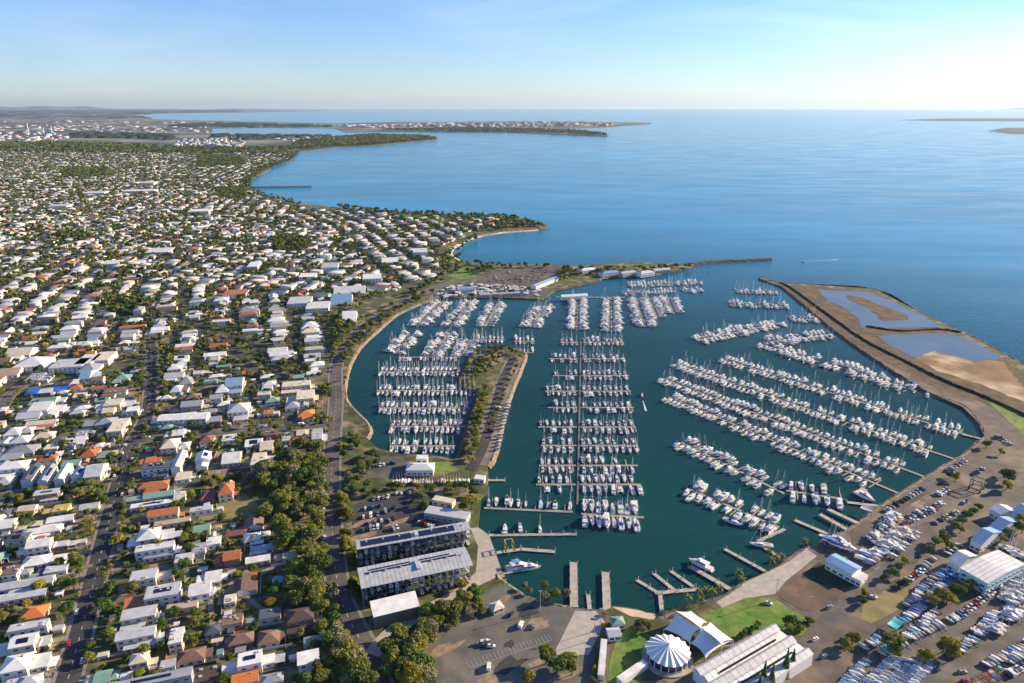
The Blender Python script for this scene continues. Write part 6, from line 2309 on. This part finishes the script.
for lo, hi, nq, lf in ((0, 700, 700, .12), (700, 900, 220, .21), (900, 1500, 60, .36), (1500, 2600, 28, .46), (2600, 1e9, 12, .62)):
    sel = pos[(dist >= lo) & (dist < hi)]
    if not len(sel):
        continue
    protos = [crown_arrays(100 + k, nq, hz=.85, blobs=5, leaf=lf) for k in range(8)]
    kk = rng.integers(0, 8, len(sel))
    for k in range(8):
        s = sel[kk == k]
        if not len(s):
            continue
        a = rng.uniform(0, 6.28, len(s))
        P = protos[k]
        c, sn = np.cos(a)[:, None], np.sin(a)[:, None]
        r_ = s[:, 2][:, None]
        X = (P[None, :, 0] * c - P[None, :, 1] * sn) * r_ + s[:, 0][:, None]
        Y = (P[None, :, 0] * sn + P[None, :, 1] * c) * r_ + s[:, 1][:, None]
        Z = P[None, :, 2] * r_ + r_ * 1.05 + ZL
        VV.append(np.stack([X, Y, Z], -1).reshape(-1, 3))
        col = GC[rng.choice(4, len(s), p=(.42, .33, .13, .12))] * rng.uniform(.75, 1.25, len(s))[:, None]
        TT.append(np.repeat(col, nq, 0))
V = np.concatenate(VV)
o = obj('distant_trees', np_mesh('distant_trees', V, quads_for(len(V) // 4), [LEAF_T], np.concatenate(TT)))
tag(o, 'countless dark garden trees between the far houses', 'trees', None, 'stuff')

# ================================================================ CARS AND BOATS ON LAND
cm = MB()
loft_box(cm, [(-2.15, .82, .80, .35, .85), (-1.9, .88, .86, .28, .98), (1.2, .88, .84, .28, .98), (2.0, .84, .78, .30, .84), (2.2, .7, .66, .40, .70)], 0)
for sx in (-1.35, 1.35):
    for sy in (-.78, .78):
        cm.tube((sx, sy - .1, .32), (sx, sy + .1, .32), .32, n=8, m=1)
CARB = cm.mesh('body', [CARC['white'], TYRE])
gm = MB()
loft_box(gm, [(-1.75, .80, .66, .98, 1.44), (-.2, .80, .66, .98, 1.48), (1.0, .80, .66, .98, 1.00)], 0)
CARW = gm.mesh('windows', [WINDOW])
rm = MB()
loft_box(rm, [(-1.6, .62, .60, 1.44, 1.52), (-.1, .62, .60, 1.48, 1.55)], 0)
CARR = rm.mesh('car_roof', [CARC['white']])
vm = MB()
loft_box(vm, [(-2.4, .92, .88, .35, 2.1), (1.3, .92, .88, .35, 2.15), (1.9, .9, .7, .35, 1.2), (2.5, .85, .7, .35, .95)], 0)
for sx in (-1.5, 1.6):
    for sy in (-.85, .85):
        vm.tube((sx, sy - .1, .36), (sx, sy + .1, .36), .36, n=8, m=1)
VANB = vm.mesh('body', [CARC['white'], TYRE])
vw = MB()
loft_box(vw, [(1.28, .86, .80, 1.30, 1.95), (1.75, .84, .70, 1.28, 1.36)], 0)
vw.box((0.2, .93, 1.6), (1.6, .04, .5)).box((.2, -.93, 1.6), (1.6, .04, .5))
VANW = vw.mesh('windows', [WINDOW])
CARN = 0
CARPICK = ['white'] * 8 + ['silver'] * 4 + ['grey'] * 3 + ['black'] * 2 + ['blue'] * 1 + ['red'] * 1


def car(x, y, ang, kind=None, col=None, z=ZL + .2):
    global CARN
    kind = kind or ('van' if random.random() < .12 else 'car')
    col = col or random.choice(CARPICK)
    e = empty('parked_' + kind, (x, y, z), ang, random.uniform(.98, 1.1))
    if kind == 'car':
        b = obj('body', CARB, e)
        obj('windows', CARW, e)
        r_ = obj('car_roof', CARR, e)
        if col != 'white':
            override(b, 0, CARC[col])
            override(r_, 0, CARC[col])
    else:
        b = obj('body', VANB, e)
        obj('windows', VANW, e)
        if col != 'white':
            override(b, 0, CARC[col])
    tag(e, None, kind, f'parked {kind}s')
    LABELS.append((e, f"{col} parked {kind}", x, y))
    CARN += 1


def car_row(p, q, n, turn=90, gap=.15, col=None, lat=0):
    a, b = G(*p, 2), G(*q, 2)
    ang = math.atan2(b[1] - a[1], b[0] - a[0])
    for i in range(n):
        if random.random() < gap:
            continue
        t = (i + .5) / n
        x, y = a[0] + (b[0] - a[0]) * t - math.sin(ang) * lat, a[1] + (b[1] - a[1]) * t + math.cos(ang) * lat
        car(x, y, ang + R(turn) + random.uniform(-.05, .05) + (math.pi if random.random() < .5 else 0), None, col)


th = hull_mb(6.2, 2.2, .95, .9, .8)
loft_box(th, [(.2, .7, .6, 1.0, 1.5), (1.0, .6, .3, 1.05, 1.15)], 2)
th.tube((-3.25, 0, .2), (-3.05, 0, 1.45), .22, n=5, m=1)
TBH = th.mesh('hull', [GEL, NAVY, DECK])
tcov = MB()
loft_box(tcov, [(-3.0, 1.05, .7, .98, 1.45), (-.5, 1.05, .75, 1.0, 1.75), (1.2, .8, .4, 1.1, 1.55), (2.7, .3, .1, 1.2, 1.35)])
TBC = tcov.mesh('cover', [COVERS['blue']])
tt = MB()
for s in (-1, 1):
    tt.box((.3, s * .7, -.55), (6.4, .12, .14)).tube((-.8, s * 1.05 - .1, -.65), (-.8, s * 1.05 + .1, -.65), .33, n=8, m=1)
tt.box((3.9, 0, -.5), (1.6, .12, .12))
for x in (-2, 0, 1.6):
    tt.box((x, 0, -.42), (.12, 1.5, .3))
TBT = tt.mesh('trailer', [STEEL, TYRE])
TBM = MB().tube((.6, 0, 1.0), (.6, 0, 8.4), .06, .04, 5).tube((.5, 0, 1.6), (-2.4, 0, 1.6), .05, n=5).tube((2.8, 0, 1.1), (.6, 0, 7.8), .02, n=3).mesh('mast', [ALU])
TBN = 0


def trailer_boat(x, y, ang, col=None, mast=None, sc=None, z=ZL + 1.02):
    global TBN
    sc = sc or random.uniform(.75, 1.05)
    e = empty('trailer_boat', (x, y, z), ang, sc)
    e.location.z = ZL + 1.0 * sc + .06
    obj('hull', TBH, e)
    hc = random.choice(['white'] * 7 + ['navy', 'red', 'cream'])
    if hc != 'white':
        override(e.children[0], 0, HULLS[hc])
    col = col or random.choice(['none', 'none', 'blue', 'white', 'grey', 'sky blue', 'white', 'white', 'grey', 'tan'])
    if col != 'none':
        o = obj('cover', TBC, e)
        override(o, 0, COVERS[col])
    obj('trailer', TBT, e)
    m_ = (random.random() < .2) if mast is None else mast
    if m_:
        obj('mast', TBM, e)
    tag(e, None, 'trailer boat', 'boats on trailers in the yards')
    LABELS.append((e, f"{hc} trailer boat with {'no cover' if col == 'none' else col + ' cover'}{' and mast' if m_ else ''}", x, y))
    TBN += 1


def boat_row(p, q, n, turn=90, gap=.1, col=None, mast=None, sc=None, lat=0):
    a, b = G(*p, 2), G(*q, 2)
    ang = math.atan2(b[1] - a[1], b[0] - a[0])
    for i in range(n):
        if random.random() < gap:
            continue
        t = (i + .5) / n
        trailer_boat(a[0] + (b[0] - a[0]) * t - math.sin(ang) * lat, a[1] + (b[1] - a[1]) * t + math.cos(ang) * lat, ang + R(turn) + random.uniform(-.06, .06) + (math.pi if random.random() < .3 else 0), random.choice(col) if col else None, mast, sc)


# right hand yard, from the far end
car_row((995, 436), (1012, 446), 6)
car_row((966, 460), (935, 480), 9, 75)
car_row((923, 489), (884, 513), 12, 75)
car_row((944, 503), (907, 518), 12, 75)
car_row((937, 509), (904, 525), 10, 75)
car_row((958, 512), (934, 524), 8, 75)
car_row((948, 489), (938, 496), 4, 70)
car_row((962, 504), (968, 501), 2, 20)
car_row((985, 468), (972, 476), 3, 70, 0)
car_row((892, 519), (880, 528), 4, 75, 0)
boat_row((897, 541), (866, 568), 10, 100, .1, sc=1.05)
boat_row((868, 553), (860, 562), 4, 100, 0, sc=1.3)
boat_row((825, 540), (836, 549), 3, 40, 0, sc=1.7, mast=True)
car_row((924, 570), (906, 583), 9, 60)
boat_row((936, 556), (925, 570), 6, 70, .1)
boat_row((957, 573), (930, 597), 11, 100, .05, ['blue', 'sky blue', 'grey', 'white'])
boat_row((946, 571), (918, 594), 10, 100, .05, ['blue', 'sky blue', 'white', 'grey'])
boat_row((930, 586), (905, 608), 8, 100, .1, ['blue', 'grey', 'white'])
boat_row((926, 604), (900, 626), 11, 100, .05, ['blue', 'sky blue', 'grey', 'white'])
boat_row((938, 612), (906, 640), 13, 100, .05)
car_row((994, 591), (958, 618), 12, 75, .05)
boat_row((958, 618), (910, 640), 14, 90, .05, ['white', 'none', 'grey'])
boat_row((1024, 578), (1002, 596), 9, 110, .05, mast=True)
boat_row((1034, 590), (1005, 612), 11, 110, .05)
boat_row((1034, 604), (1012, 622), 8, 110, .05)
boat_row((1000, 612), (975, 634), 11, 110, .1)
boat_row((990, 628), (958, 652), 10, 110, .3)
dh = hull_mb(4.4, 1.6, .6, .75, .4, False)
loft_box(dh, [(-1.9, .7, .5, .58, .72), (.2, .7, .45, .6, .95), (1.9, .2, .1, .7, .8)], 3)
DHM = dh.mesh('hull', [GEL, NAVY, DECK, COVERS['blue']])
DMM = MB().tube((.5, 0, .6), (.5, 0, 6.0), .05, .03, 5).tube((.4, 0, 1.1), (-1.6, 0, 1.1), .04, n=4).mesh('mast', [ALU])
KYM = loft_box(MB(), [(-2.2, .08, .05, .1, .32), (-.8, .36, .3, 0, .36), (.8, .36, .3, 0, .36), (2.2, .08, .05, .1, .32)])
KYM.box((0, 0, .38), (1.0, .36, .04), 0, 1)
KYM = KYM.mesh('kayak', [GEL, TYRE])
KCOL = {'red': HULLS['red'], 'yellow': M('yellow plastic', (.62, .42, .03), .4), 'white': GEL, 'orange': M('orange plastic', (.60, .16, .02), .4), 'blue': M('blue plastic', (.03, .12, .42), .4), 'green': M('green plastic', (.05, .25, .08), .4)}
DGN = 0


def dinghy_row(p, q, n, turn=90, gap=.05, cols=('blue', 'white', 'grey', 'sky blue')):
    global DGN
    a, b = G(*p, 2), G(*q, 2)
    ang = math.atan2(b[1] - a[1], b[0] - a[0])
    for i in range(n):
        if random.random() < gap:
            continue
        t = (i + .5) / n
        x, y = a[0] + (b[0] - a[0]) * t, a[1] + (b[1] - a[1]) * t
        e = empty('sailing_dinghy', (x, y, ZL + .55), ang + R(turn) + random.uniform(-.12, .12), random.uniform(.95, 1.2))
        o = obj('hull', DHM, e)
        c = random.choice(cols)
        override(o, 3, COVERS[c])
        if random.random() < .75:
            obj('mast', DMM, e)
        tag(e, None, 'dinghy', 'dinghies in the yard')
        LABELS.append((e, f"small dinghy under {c} cover", x, y))
        DGN += 1


def kayak_row(p, q, n, turn=90):
    a, b = G(*p, 2), G(*q, 2)
    ang = math.atan2(b[1] - a[1], b[0] - a[0])
    for i in range(n):
        t = (i + .5) / n
        x, y = a[0] + (b[0] - a[0]) * t, a[1] + (b[1] - a[1]) * t
        c = random.choice(['red', 'red', 'yellow', 'white', 'orange', 'white', 'blue', 'green'])
        o = obj('kayak', KYM, None, (x, y, ZL + .5), ang + R(turn) + random.uniform(-.1, .1))
        o.scale = (1.25, 1.4, 1.6)
        override(o, 0, KCOL[c])
        tag(o, None, 'kayak', 'kayaks laid out in the yard')
        LABELS.append((o, f"{c} kayak", x, y))


for lat in range(5):
    dinghy_row((896 + lat * 9, 657 + lat * 2), (862 + lat * 10, 688 + lat * 2), 13, 105)
for lat in range(3):
    dinghy_row((868 - lat * 5, 660 + lat * 4), (850 - lat * 4, 688), 8, 95, .05, ('sky blue', 'white', 'blue'))
kayak_row((1003, 670), (962, 690), 20, 80)
kayak_row((998, 676), (968, 692), 14, 80)
HSN = 0


def hardstand_row(p, q, n, turn, kinds=('motor_cruiser', 'sailing_yacht'), sc=.75, gap=.1):
    """bigger boats propped on the hardstand"""
    a, b = G(*p, 2), G(*q, 2)
    ang = math.atan2(b[1] - a[1], b[0] - a[0])
    for i in range(n):
        if random.random() < gap:
            continue
        t = (i + .5) / n
        x, y = a[0] + (b[0] - a[0]) * t, a[1] + (b[1] - a[1]) * t
        kd = random.choice(kinds)
        s = sc * random.uniform(.85, 1.1)
        e = empty('hardstand_yacht' if kd == 'sailing_yacht' else 'hardstand_cruiser', (x, y, ZL + .5 * s + 1.0), ang + R(turn) + random.uniform(-.08, .08) + (math.pi if random.random() < .3 else 0), s)
        c = random.choice(['blue', 'white', 'white', 'grey', 'tan', 'black'])
        for pn in KINDS[kd]:
            o = obj(pn, PART_ME[kd, pn], e)
            if pn in COVPARTS:
                override(o, 0, COVERS[c])
        m = MB()
        for sx in (-3, 0, 2.6):
            m.box((sx, 0, -1.0), (.3, 2.2, 1.0))
            for sy in (-1.1, 1.1):
                m.tube((sx, sy * 1.3, -1.8 / s), (sx, sy, .2), .09, n=4)
        m.build('cradle', STEEL, e)
        tag(e, None, 'yacht' if kd == 'sailing_yacht' else 'motor boat', 'boats propped on the hardstand')
        LABELS.append((e, f"propped {'yacht' if kd == 'sailing_yacht' else 'cruiser'} with {c} cover on hardstand", x, y))


hardstand_row((917, 533), (890, 559), 9, 100)
hardstand_row((905, 531), (874, 556), 9, 100)
hardstand_row((893, 526), (868, 543), 6, 70)
hardstand_row((836, 541), (851, 553), 4, 45, sc=.9)
hardstand_row((1022, 560), (1004, 548), 4, 60, ('sailing_yacht',), .95, 0)
hardstand_row((1032, 584), (1004, 604), 8, 110)
hardstand_row((1018, 612), (990, 634), 8, 110)
hardstand_row((897, 516), (886, 524), 3, 70, ('motor_cruiser',), .9, 0)
boat_row((1030, 644), (985, 668), 14, 100, .1)
boat_row((1030, 652), (1008, 664), 8, 100, .1)
boat_row((975, 640), (950, 658), 8, 110, .1)
boat_row((905, 644), (880, 656), 7, 100, .2)
boat_row((880, 640), (862, 650), 6, 100, .2)
boat_row((960, 545), (940, 560), 7, 100, .1)
car_row((1030, 664), (1006, 676), 10, 90, .03)
car_row((1040, 582), (1052, 576), 3, 90)
for px, py, a, c in ((1002, 588, 30, 'white'), (988, 623, 30, 'white'), (962, 673, 5, 'silver'), (965, 682, 10, 'red'), (849, 579, 40, 'white'), (873, 598, -20, 'white'), (829, 608, 25, 'silver'), (768, 604, -20, 'white'), (844, 640, 15, 'grey'), (824, 657, 30, 'silver'), (796, 668, 30, 'blue'), (815, 640, 30, 'white')):
    x, y = G(px, py, 2)
    car(x, y, R(a), 'car', c)
# bottom car park
for px, py, a, k, c in ((489, 668, 85, 'van', 'white'), (521, 626, 70, 'van', 'white'), (533, 627, 85, 'car', 'silver'), (511, 615, 60, 'car', 'black'), (479, 645, 5, 'car', 'silver'), (485, 646, 10, 'car', 'grey'), (491, 647, 0, 'car', 'white')):
    x, y = G(px, py, 2)
    car(x, y, R(a), k, c)
for px, py, c in ((486, 643, 'none'), (617, 637, 'white')):
    x, y = G(px, py, 2)
    trailer_boat(x, y, R(8), c, False)
# harbour top car park and drives
for k_ in range(5):
    car_row((482 + k_ * 2, 275 + k_ * 2.2), (552 - k_ * 3, 270 + k_ * 2.6), 9, 90, .35)
# shed car park
for i, (y0, n) in enumerate(((508, 3), (516, 6), (523, 7), (529, 6))):
    car_row((362, y0 + 2), (383, y0 - 2), n, 80, .2)
for (p, q, n) in (((384, 513), (400, 506), 5), ((388, 522), (404, 514), 5), ((392, 531), (406, 523), 4), ((413, 520), (434, 527), 7), ((372, 500), (390, 497), 4), ((395, 494), (412, 493), 4)):
    car_row(p, q, n, 70, .2)
car_row((368, 468), (396, 463), 8, 75, .3)
# spit: trailers and cars along the road
boat_row((509, 403), (496, 452), 15, 90, .1)
boat_row((392, 483.5), (470, 483), 26, 90, .08, ['white', 'none', 'white', 'tan'], mast=True)
car_row((500, 402), (489, 440), 8, 90, .3)
car_row((476, 362), (500, 357), 8, 85, .25)
car_row((474, 371), (492, 364), 6, 85, .25)
# parking bays painted in the bottom car park and the yards
bays = MB()
for (p, q, n, ln, lat) in (((470, 668), (552, 640), 22, 5, 0), ((965, 460), (884, 513), 46, 5, -6), ((944, 503), (904, 525), 26, 5, 0), ((362, 512), (383, 506), 9, 5, 0), ((1026, 640), (955, 680), 40, 5, 0), ((840, 600), (800, 640), 24, 5, 0)):
    a, b = G(*p, 2), G(*q, 2)
    ang = math.atan2(b[1] - a[1], b[0] - a[0])
    for i in range(n + 1):
        x, y = a[0] + (b[0] - a[0]) * i / n + math.sin(ang) * lat, a[1] + (b[1] - a[1]) * i / n - math.cos(ang) * lat
        bays.ribbon([(x, y), (x - math.sin(ang) * ln, y + math.cos(ang) * ln)], .07, ZL + .12)
    bays.ribbon([a, b], .07, ZL + .124)
struct('parking_lines', bays, LINEP)
# streets of the suburb
for nm, offs, step, p in (('main', 4.6, 14, .45), ('main', -4.6, 14, .35), ('cross', 3.6, 17, .35), ('upper', 3.4, 16, .35), ('esplanade', 5, 15, .4), ('esplanade', -5, 15, .3), ('curve2', 2.6, 12, .4)):
    line, wd = ROADL[nm]
    pts = resample(offset(line, offs), step)
    for i in range(len(pts) - 1):
        if random.random() < p and CARN < 262:
            a, b = pts[i], pts[i + 1]
            t = random.random()
            car(a[0] + (b[0] - a[0]) * t, a[1] + (b[1] - a[1]) * t, math.atan2(b[1] - a[1], b[0] - a[0]), z=ZL + .28)
LOGX = (NK, DGN,  CARN, TBN, cnt, len(rest), len(pos), len(LOTS))


# yard boats standing in the harbour top yard are far and many
V, Q, MI = [], [], []
prot = MB()
for q, off in ((th, 0), (tcov, 3)):
    o_ = len(prot.v)
    prot.v += q.v
    prot.f += [tuple(i + o_ for i in t) for t in q.f]
    prot.m += [i + off for i in q.m]
yard = MB()
yp = GP([(430, 300), (446, 288), (470, 285), (530, 288), (545, 291), (540, 297), (470, 295.5)], 2)
xs, ys = [p[0] for p in yp], [p[1] for p in yp]
k = 0
while k < 110:
    x, y = random.uniform(min(xs), max(xs)), random.uniform(min(ys), max(ys))
    if inside(yp, [x], [y])[0] and not blocked(x, y, 2):
        a = random.choice((.2, 1.75)) + random.uniform(-.1, .1)
        s = random.uniform(1, 1.6)
        ca, sa = math.cos(a) * s, math.sin(a) * s
        o_ = len(yard.v)
        yard.v += [(vx * ca - vy * sa + x, vx * sa + vy * ca + y, vz * s + ZL + .9 * s) for vx, vy, vz in prot.v]
        yard.f += [tuple(i + o_ for i in t) for t in prot.f]
        yard.m += prot.m
        k += 1
o = yard.build('yard_boats', [GEL, NAVY, DECK, COVERS['white']])
tag(o, 'small white boats crowded on the harbour top hardstand', 'boats', None, 'stuff')

# ================================================================ STREET FURNITURE
pm = MB().tube((0, 0, 0), (0, 0, 9), .11, .08, 6).mesh('pole', [STEEL])
am = MB().tube((0, 0, 8.9), (1.8, 0, 9.2), .06, n=5).box((2.1, 0, 9.2), (.8, .3, .14)).mesh('lamp_arm', [STEEL])
for nm, step, off in (('main', 38, 8.6), ('cross', 42, 7.2), ('upper', 42, 7.2), ('esplanade', 42, 8.4), ('yard2', 45, 7)):
    line, wd = ROADL[nm]
    for x, y in resample(offset(line, off), step):
        if not in_view(x, y) or y < 262:
            continue
        e = tag(empty('street_lamp', (x, y, ZL), random.uniform(0, 6)), None, 'street lamp', 'street lamps')
        obj('pole', pm, e)
        obj('lamp_arm', am, e)
        LABELS.append((e, 'grey street lamp', x, y))
for px, py in ((600, 630), (594, 640), (540, 612), (505, 600), (775, 600), (808, 618), (872, 560), (905, 540), (940, 520)):
    x, y = G(px, py, 2)
    e = tag(empty('floodlight_mast', (x, y, ZL)), None, 'light mast', 'tall light masts')
    MB().tube((0, 0, 0), (0, 0, 14), .18, .11, 7).build('pole', STEEL, e)
    MB().box((0, 0, 14.1), (1.8, .4, .5)).build('lamp_head', STEEL, e)
    LABELS.append((e, 'tall light mast', x, y))
um = MB().tube((0, 0, 0), (0, 0, 10), .16, .11, 6).box((0, 0, 9.2), (2.4, .14, .14)).box((0, 0, 8.3), (1.8, .12, .12)).mesh('power_pole', [BARK])
line, wd = ROADL['main']
for nm, step, off in (('main', 40, -8.4), ('upper', 40, -7), ('west', 45, -6.5)):
    for x, y in resample(offset(ROADL[nm][0], off), step):
        if in_view(x, y) and y > 262:
            e = tag(obj('power_pole', um, None, (x, y, ZL), .3), None, 'power pole', 'timber power poles')
            LABELS.append((e, 'timber power pole', x, y))

# ================================================================ FAR SHORE
# refinery, port and airport sheds that read as one mass
V, Q, T = [], [], []
PAL = np.array([(.50, .50, .50), (.38, .39, .41), (.46, .42, .36), (.22, .23, .25), (.42, .18, .11)])
BX = [(-.5, -.5), (.5, -.5), (.5, .5), (-.5, .5)]


def far_box(x, y, w_, d_, h, col):
    b = len(V)
    for z in (ZL, ZL + h):
        for a, c in BX:
            V.append((x + a * w_, y + c * d_, z))
    for f in ((4, 5, 6, 7), (0, 1, 5, 4), (1, 2, 6, 5), (2, 3, 7, 6), (3, 0, 4, 7)):
        Q.append([b + i for i in f])
        T.append(col)


for pts, n, wr, hr, wt in (([(172, 148), (240, 149), (246, 142), (236, 138), (176, 141)], 140, (15, 45), (6, 22), (5, 3, 1, 2, 1.2)), ([(0, 143), (62, 143), (66, 136), (50, 132), (-60, 134)], 110, (25, 80), (6, 18), (4, 4, 2, 2, .5)),
                           ([(-60, 131), (210, 133), (205, 126), (60, 125), (-60, 127)], 130, (30, 120), (5, 12), (3, 3, 3, 2, .5)), ([(400, 126), (480, 128), (600, 126.5), (620, 124.5), (540, 123), (420, 124)], 190, (40, 130), (8, 26), (4, 2, 2, 1, 3.5)),
                           ([(270, 139), (300, 143), (330, 138), (330, 136.6), (280, 137.5)], 50, (20, 80), (6, 14), (5, 2, 1, 1, .3)), ([(330, 127), (420, 128), (420, 124.5), (345, 125)], 40, (40, 150), (6, 14), (4, 3, 2, 1, 1)), ([(0, 122), (130, 124), (200, 124), (180, 121.8), (60, 120.5)], 35, (50, 160), (5, 10), (2, 2, 3, 2, .5))):
    poly = GP(pts, 2)
    xs, ys = [p[0] for p in poly], [p[1] for p in poly]
    wt = np.array(wt, float) / sum(wt)
    k = 0
    while k < n:
        x, y = rng.uniform(min(xs), max(xs)), rng.uniform(min(ys), max(ys))
        if inside(poly, [x], [y])[0]:
            far_box(x, y, rng.uniform(*wr), rng.uniform(*wr) * .6, rng.uniform(*hr), PAL[rng.choice(5, p=wt)] * rng.uniform(.8, 1.1))
            k += 1
o = obj('distant_industrial_buildings', np_mesh('distant_industrial_buildings', V, Q, [TINT], np.array(T)))
tag(o, 'pale sheds of the refinery, airport and port in the far haze', 'buildings', None, 'stuff')
# far woods behind the plain
V, Q = [], []
pos2 = []
for pts, n in (([(-80, 119), (150, 118.5), (130, 115), (160, 113.2), (240, 112.3), (240, 110.4), (-80, 110)], 700), ([(160, 126.5), (215, 127.5), (330, 126.8), (330, 125), (200, 123)], 160), ([(215, 134.5), (330, 135.8), (330, 138), (240, 140), (215, 139)], 160), ([(60, 137), (172, 140), (170, 135), (80, 133)], 200)):
    poly = GP(pts, 2)
    xs, ys = [p[0] for p in poly], [p[1] for p in poly]
    k = 0
    while k < n:
        t = rng.random()
        x, y = rng.uniform(min(xs), max(xs)), rng.uniform(min(ys), max(ys))
        if inside(poly, [x], [y])[0]:
            pos2.append((x, y, rng.uniform(.004, .009) * y))
            k += 1
for x, y, s in pos2:
    b = len(V)
    h = rng.uniform(9, 20)
    n = 6
    for i in range(n):
        a = 2 * math.pi * i / n
        V.append((x + s * math.cos(a) * rng.uniform(.7, 1.2), y + 2 * s * math.sin(a) * rng.uniform(.7, 1.2), ZL))
    for i in range(n):
        p = V[b + i]
        V.append((x + (p[0] - x) * .75, y + (p[1] - y) * .75, ZL + h * rng.uniform(.7, 1.1)))
    for i in range(n):
        j = (i + 1) % n
        Q.append([b + i, b + j, b + n + j, b + n + i])
    Q.append([b + n, b + n + 1, b + n + 2, b + n + 3])
    Q.append([b + n, b + n + 3, b + n + 4, b + n + 5])
o = obj('distant_woods', np_mesh('distant_woods', V, Q, [LEAF_T], np.full((len(Q), 3), (.035, .05, .03))))
tag(o, 'dark belts of bush on the far plain', 'woods', None, 'stuff')
# tanks and cranes large enough to tell apart
tk = MB().tube((0, 0, 0), (0, 0, 1), .5, .5, 20).tube((0, 0, 1), (0, 0, 1.12), .5, .05, 20).mesh('storage_tank', [WHITE])
for i, px in enumerate((178, 186, 193, 201, 209, 217, 225, 233)):
    x, y = G(px, 146.5 - (i % 3) * 1.8, 2)
    o = tag(obj('storage_tank', tk, None, (x, y, ZL)), None, 'storage tank', 'white refinery tanks')
    o.scale = (34, 34, 15)
    LABELS.append((o, 'white refinery tank', x, y))
RUST = M('crane red paint', (.45, .10, .06), .5)
for i, px in enumerate((470, 492, 510, 524, 538, 552, 566, 580)):
    x, y = G(px, 125.6, 2)
    e = tag(empty('port_crane', (x, y, ZL), .5), None, 'port crane', 'container cranes at the port')
    m = MB()
    for sx in (-1, 1):
        for sy in (-1, 1):
            m.box((sx * 12, sy * 9, 26), (3, 3, 52))
    m.box((0, -9, 50), (27, 3, 4)).box((0, 9, 50), (27, 3, 4))
    m.build('crane_legs', RUST, e)
    MB().box((22, 0, 56), (120, 5, 5)).tube((0, 0, 58), (0, 0, 82), 2, n=5).tube((0, 0, 82), (70, 0, 58), .9, n=4).build('boom', RUST, e)
    LABELS.append((e, 'red port crane', x, y))
for px, py, hh, nm, lb in ((29, 134, 95, 'control_tower', 'slim tower on the far left plain beyond the suburb'), (52, 133, 60, 'chimney', 'short pale chimney on the far left plain'), (44, 134, 50, 'chimney', 'pale chimney left of a similar one on the far plain')):
    x, y = G(px, py, 2)
    e = tag(empty(nm, (x, y, ZL)), lb, 'tower')
    MB().tube((0, 0, 0), (0, 0, hh), 5, 3.5, 10).build('shaft', WHITE, e)
    MB().tube((0, 0, hh), (0, 0, hh + 10), 9, 7, 10).build('cab', CONC, e)

label_by_marks(LABELS)

# ================================================================ HAZE
hz = MB().box((0, 0, (-2 + 700) / 2 - 0), (150000, 150000, 702))
hm = bpy.data.materials.new('haze')
hm.use_nodes = True
n, l = hm.node_tree.nodes, hm.node_tree.links
n.remove(n['Principled BSDF'])
pv = n.new('ShaderNodeVolumePrincipled')
pv.inputs['Color'].default_value = (.56, .78, 1.0, 1)
pv.inputs['Density'].default_value = 0.000015
pv.inputs['Anisotropy'].default_value = .3
l.new(pv.outputs[0], n['Material Output'].inputs['Volume'])
o = hz.build('haze', hm)
o['kind'] = 'stuff'
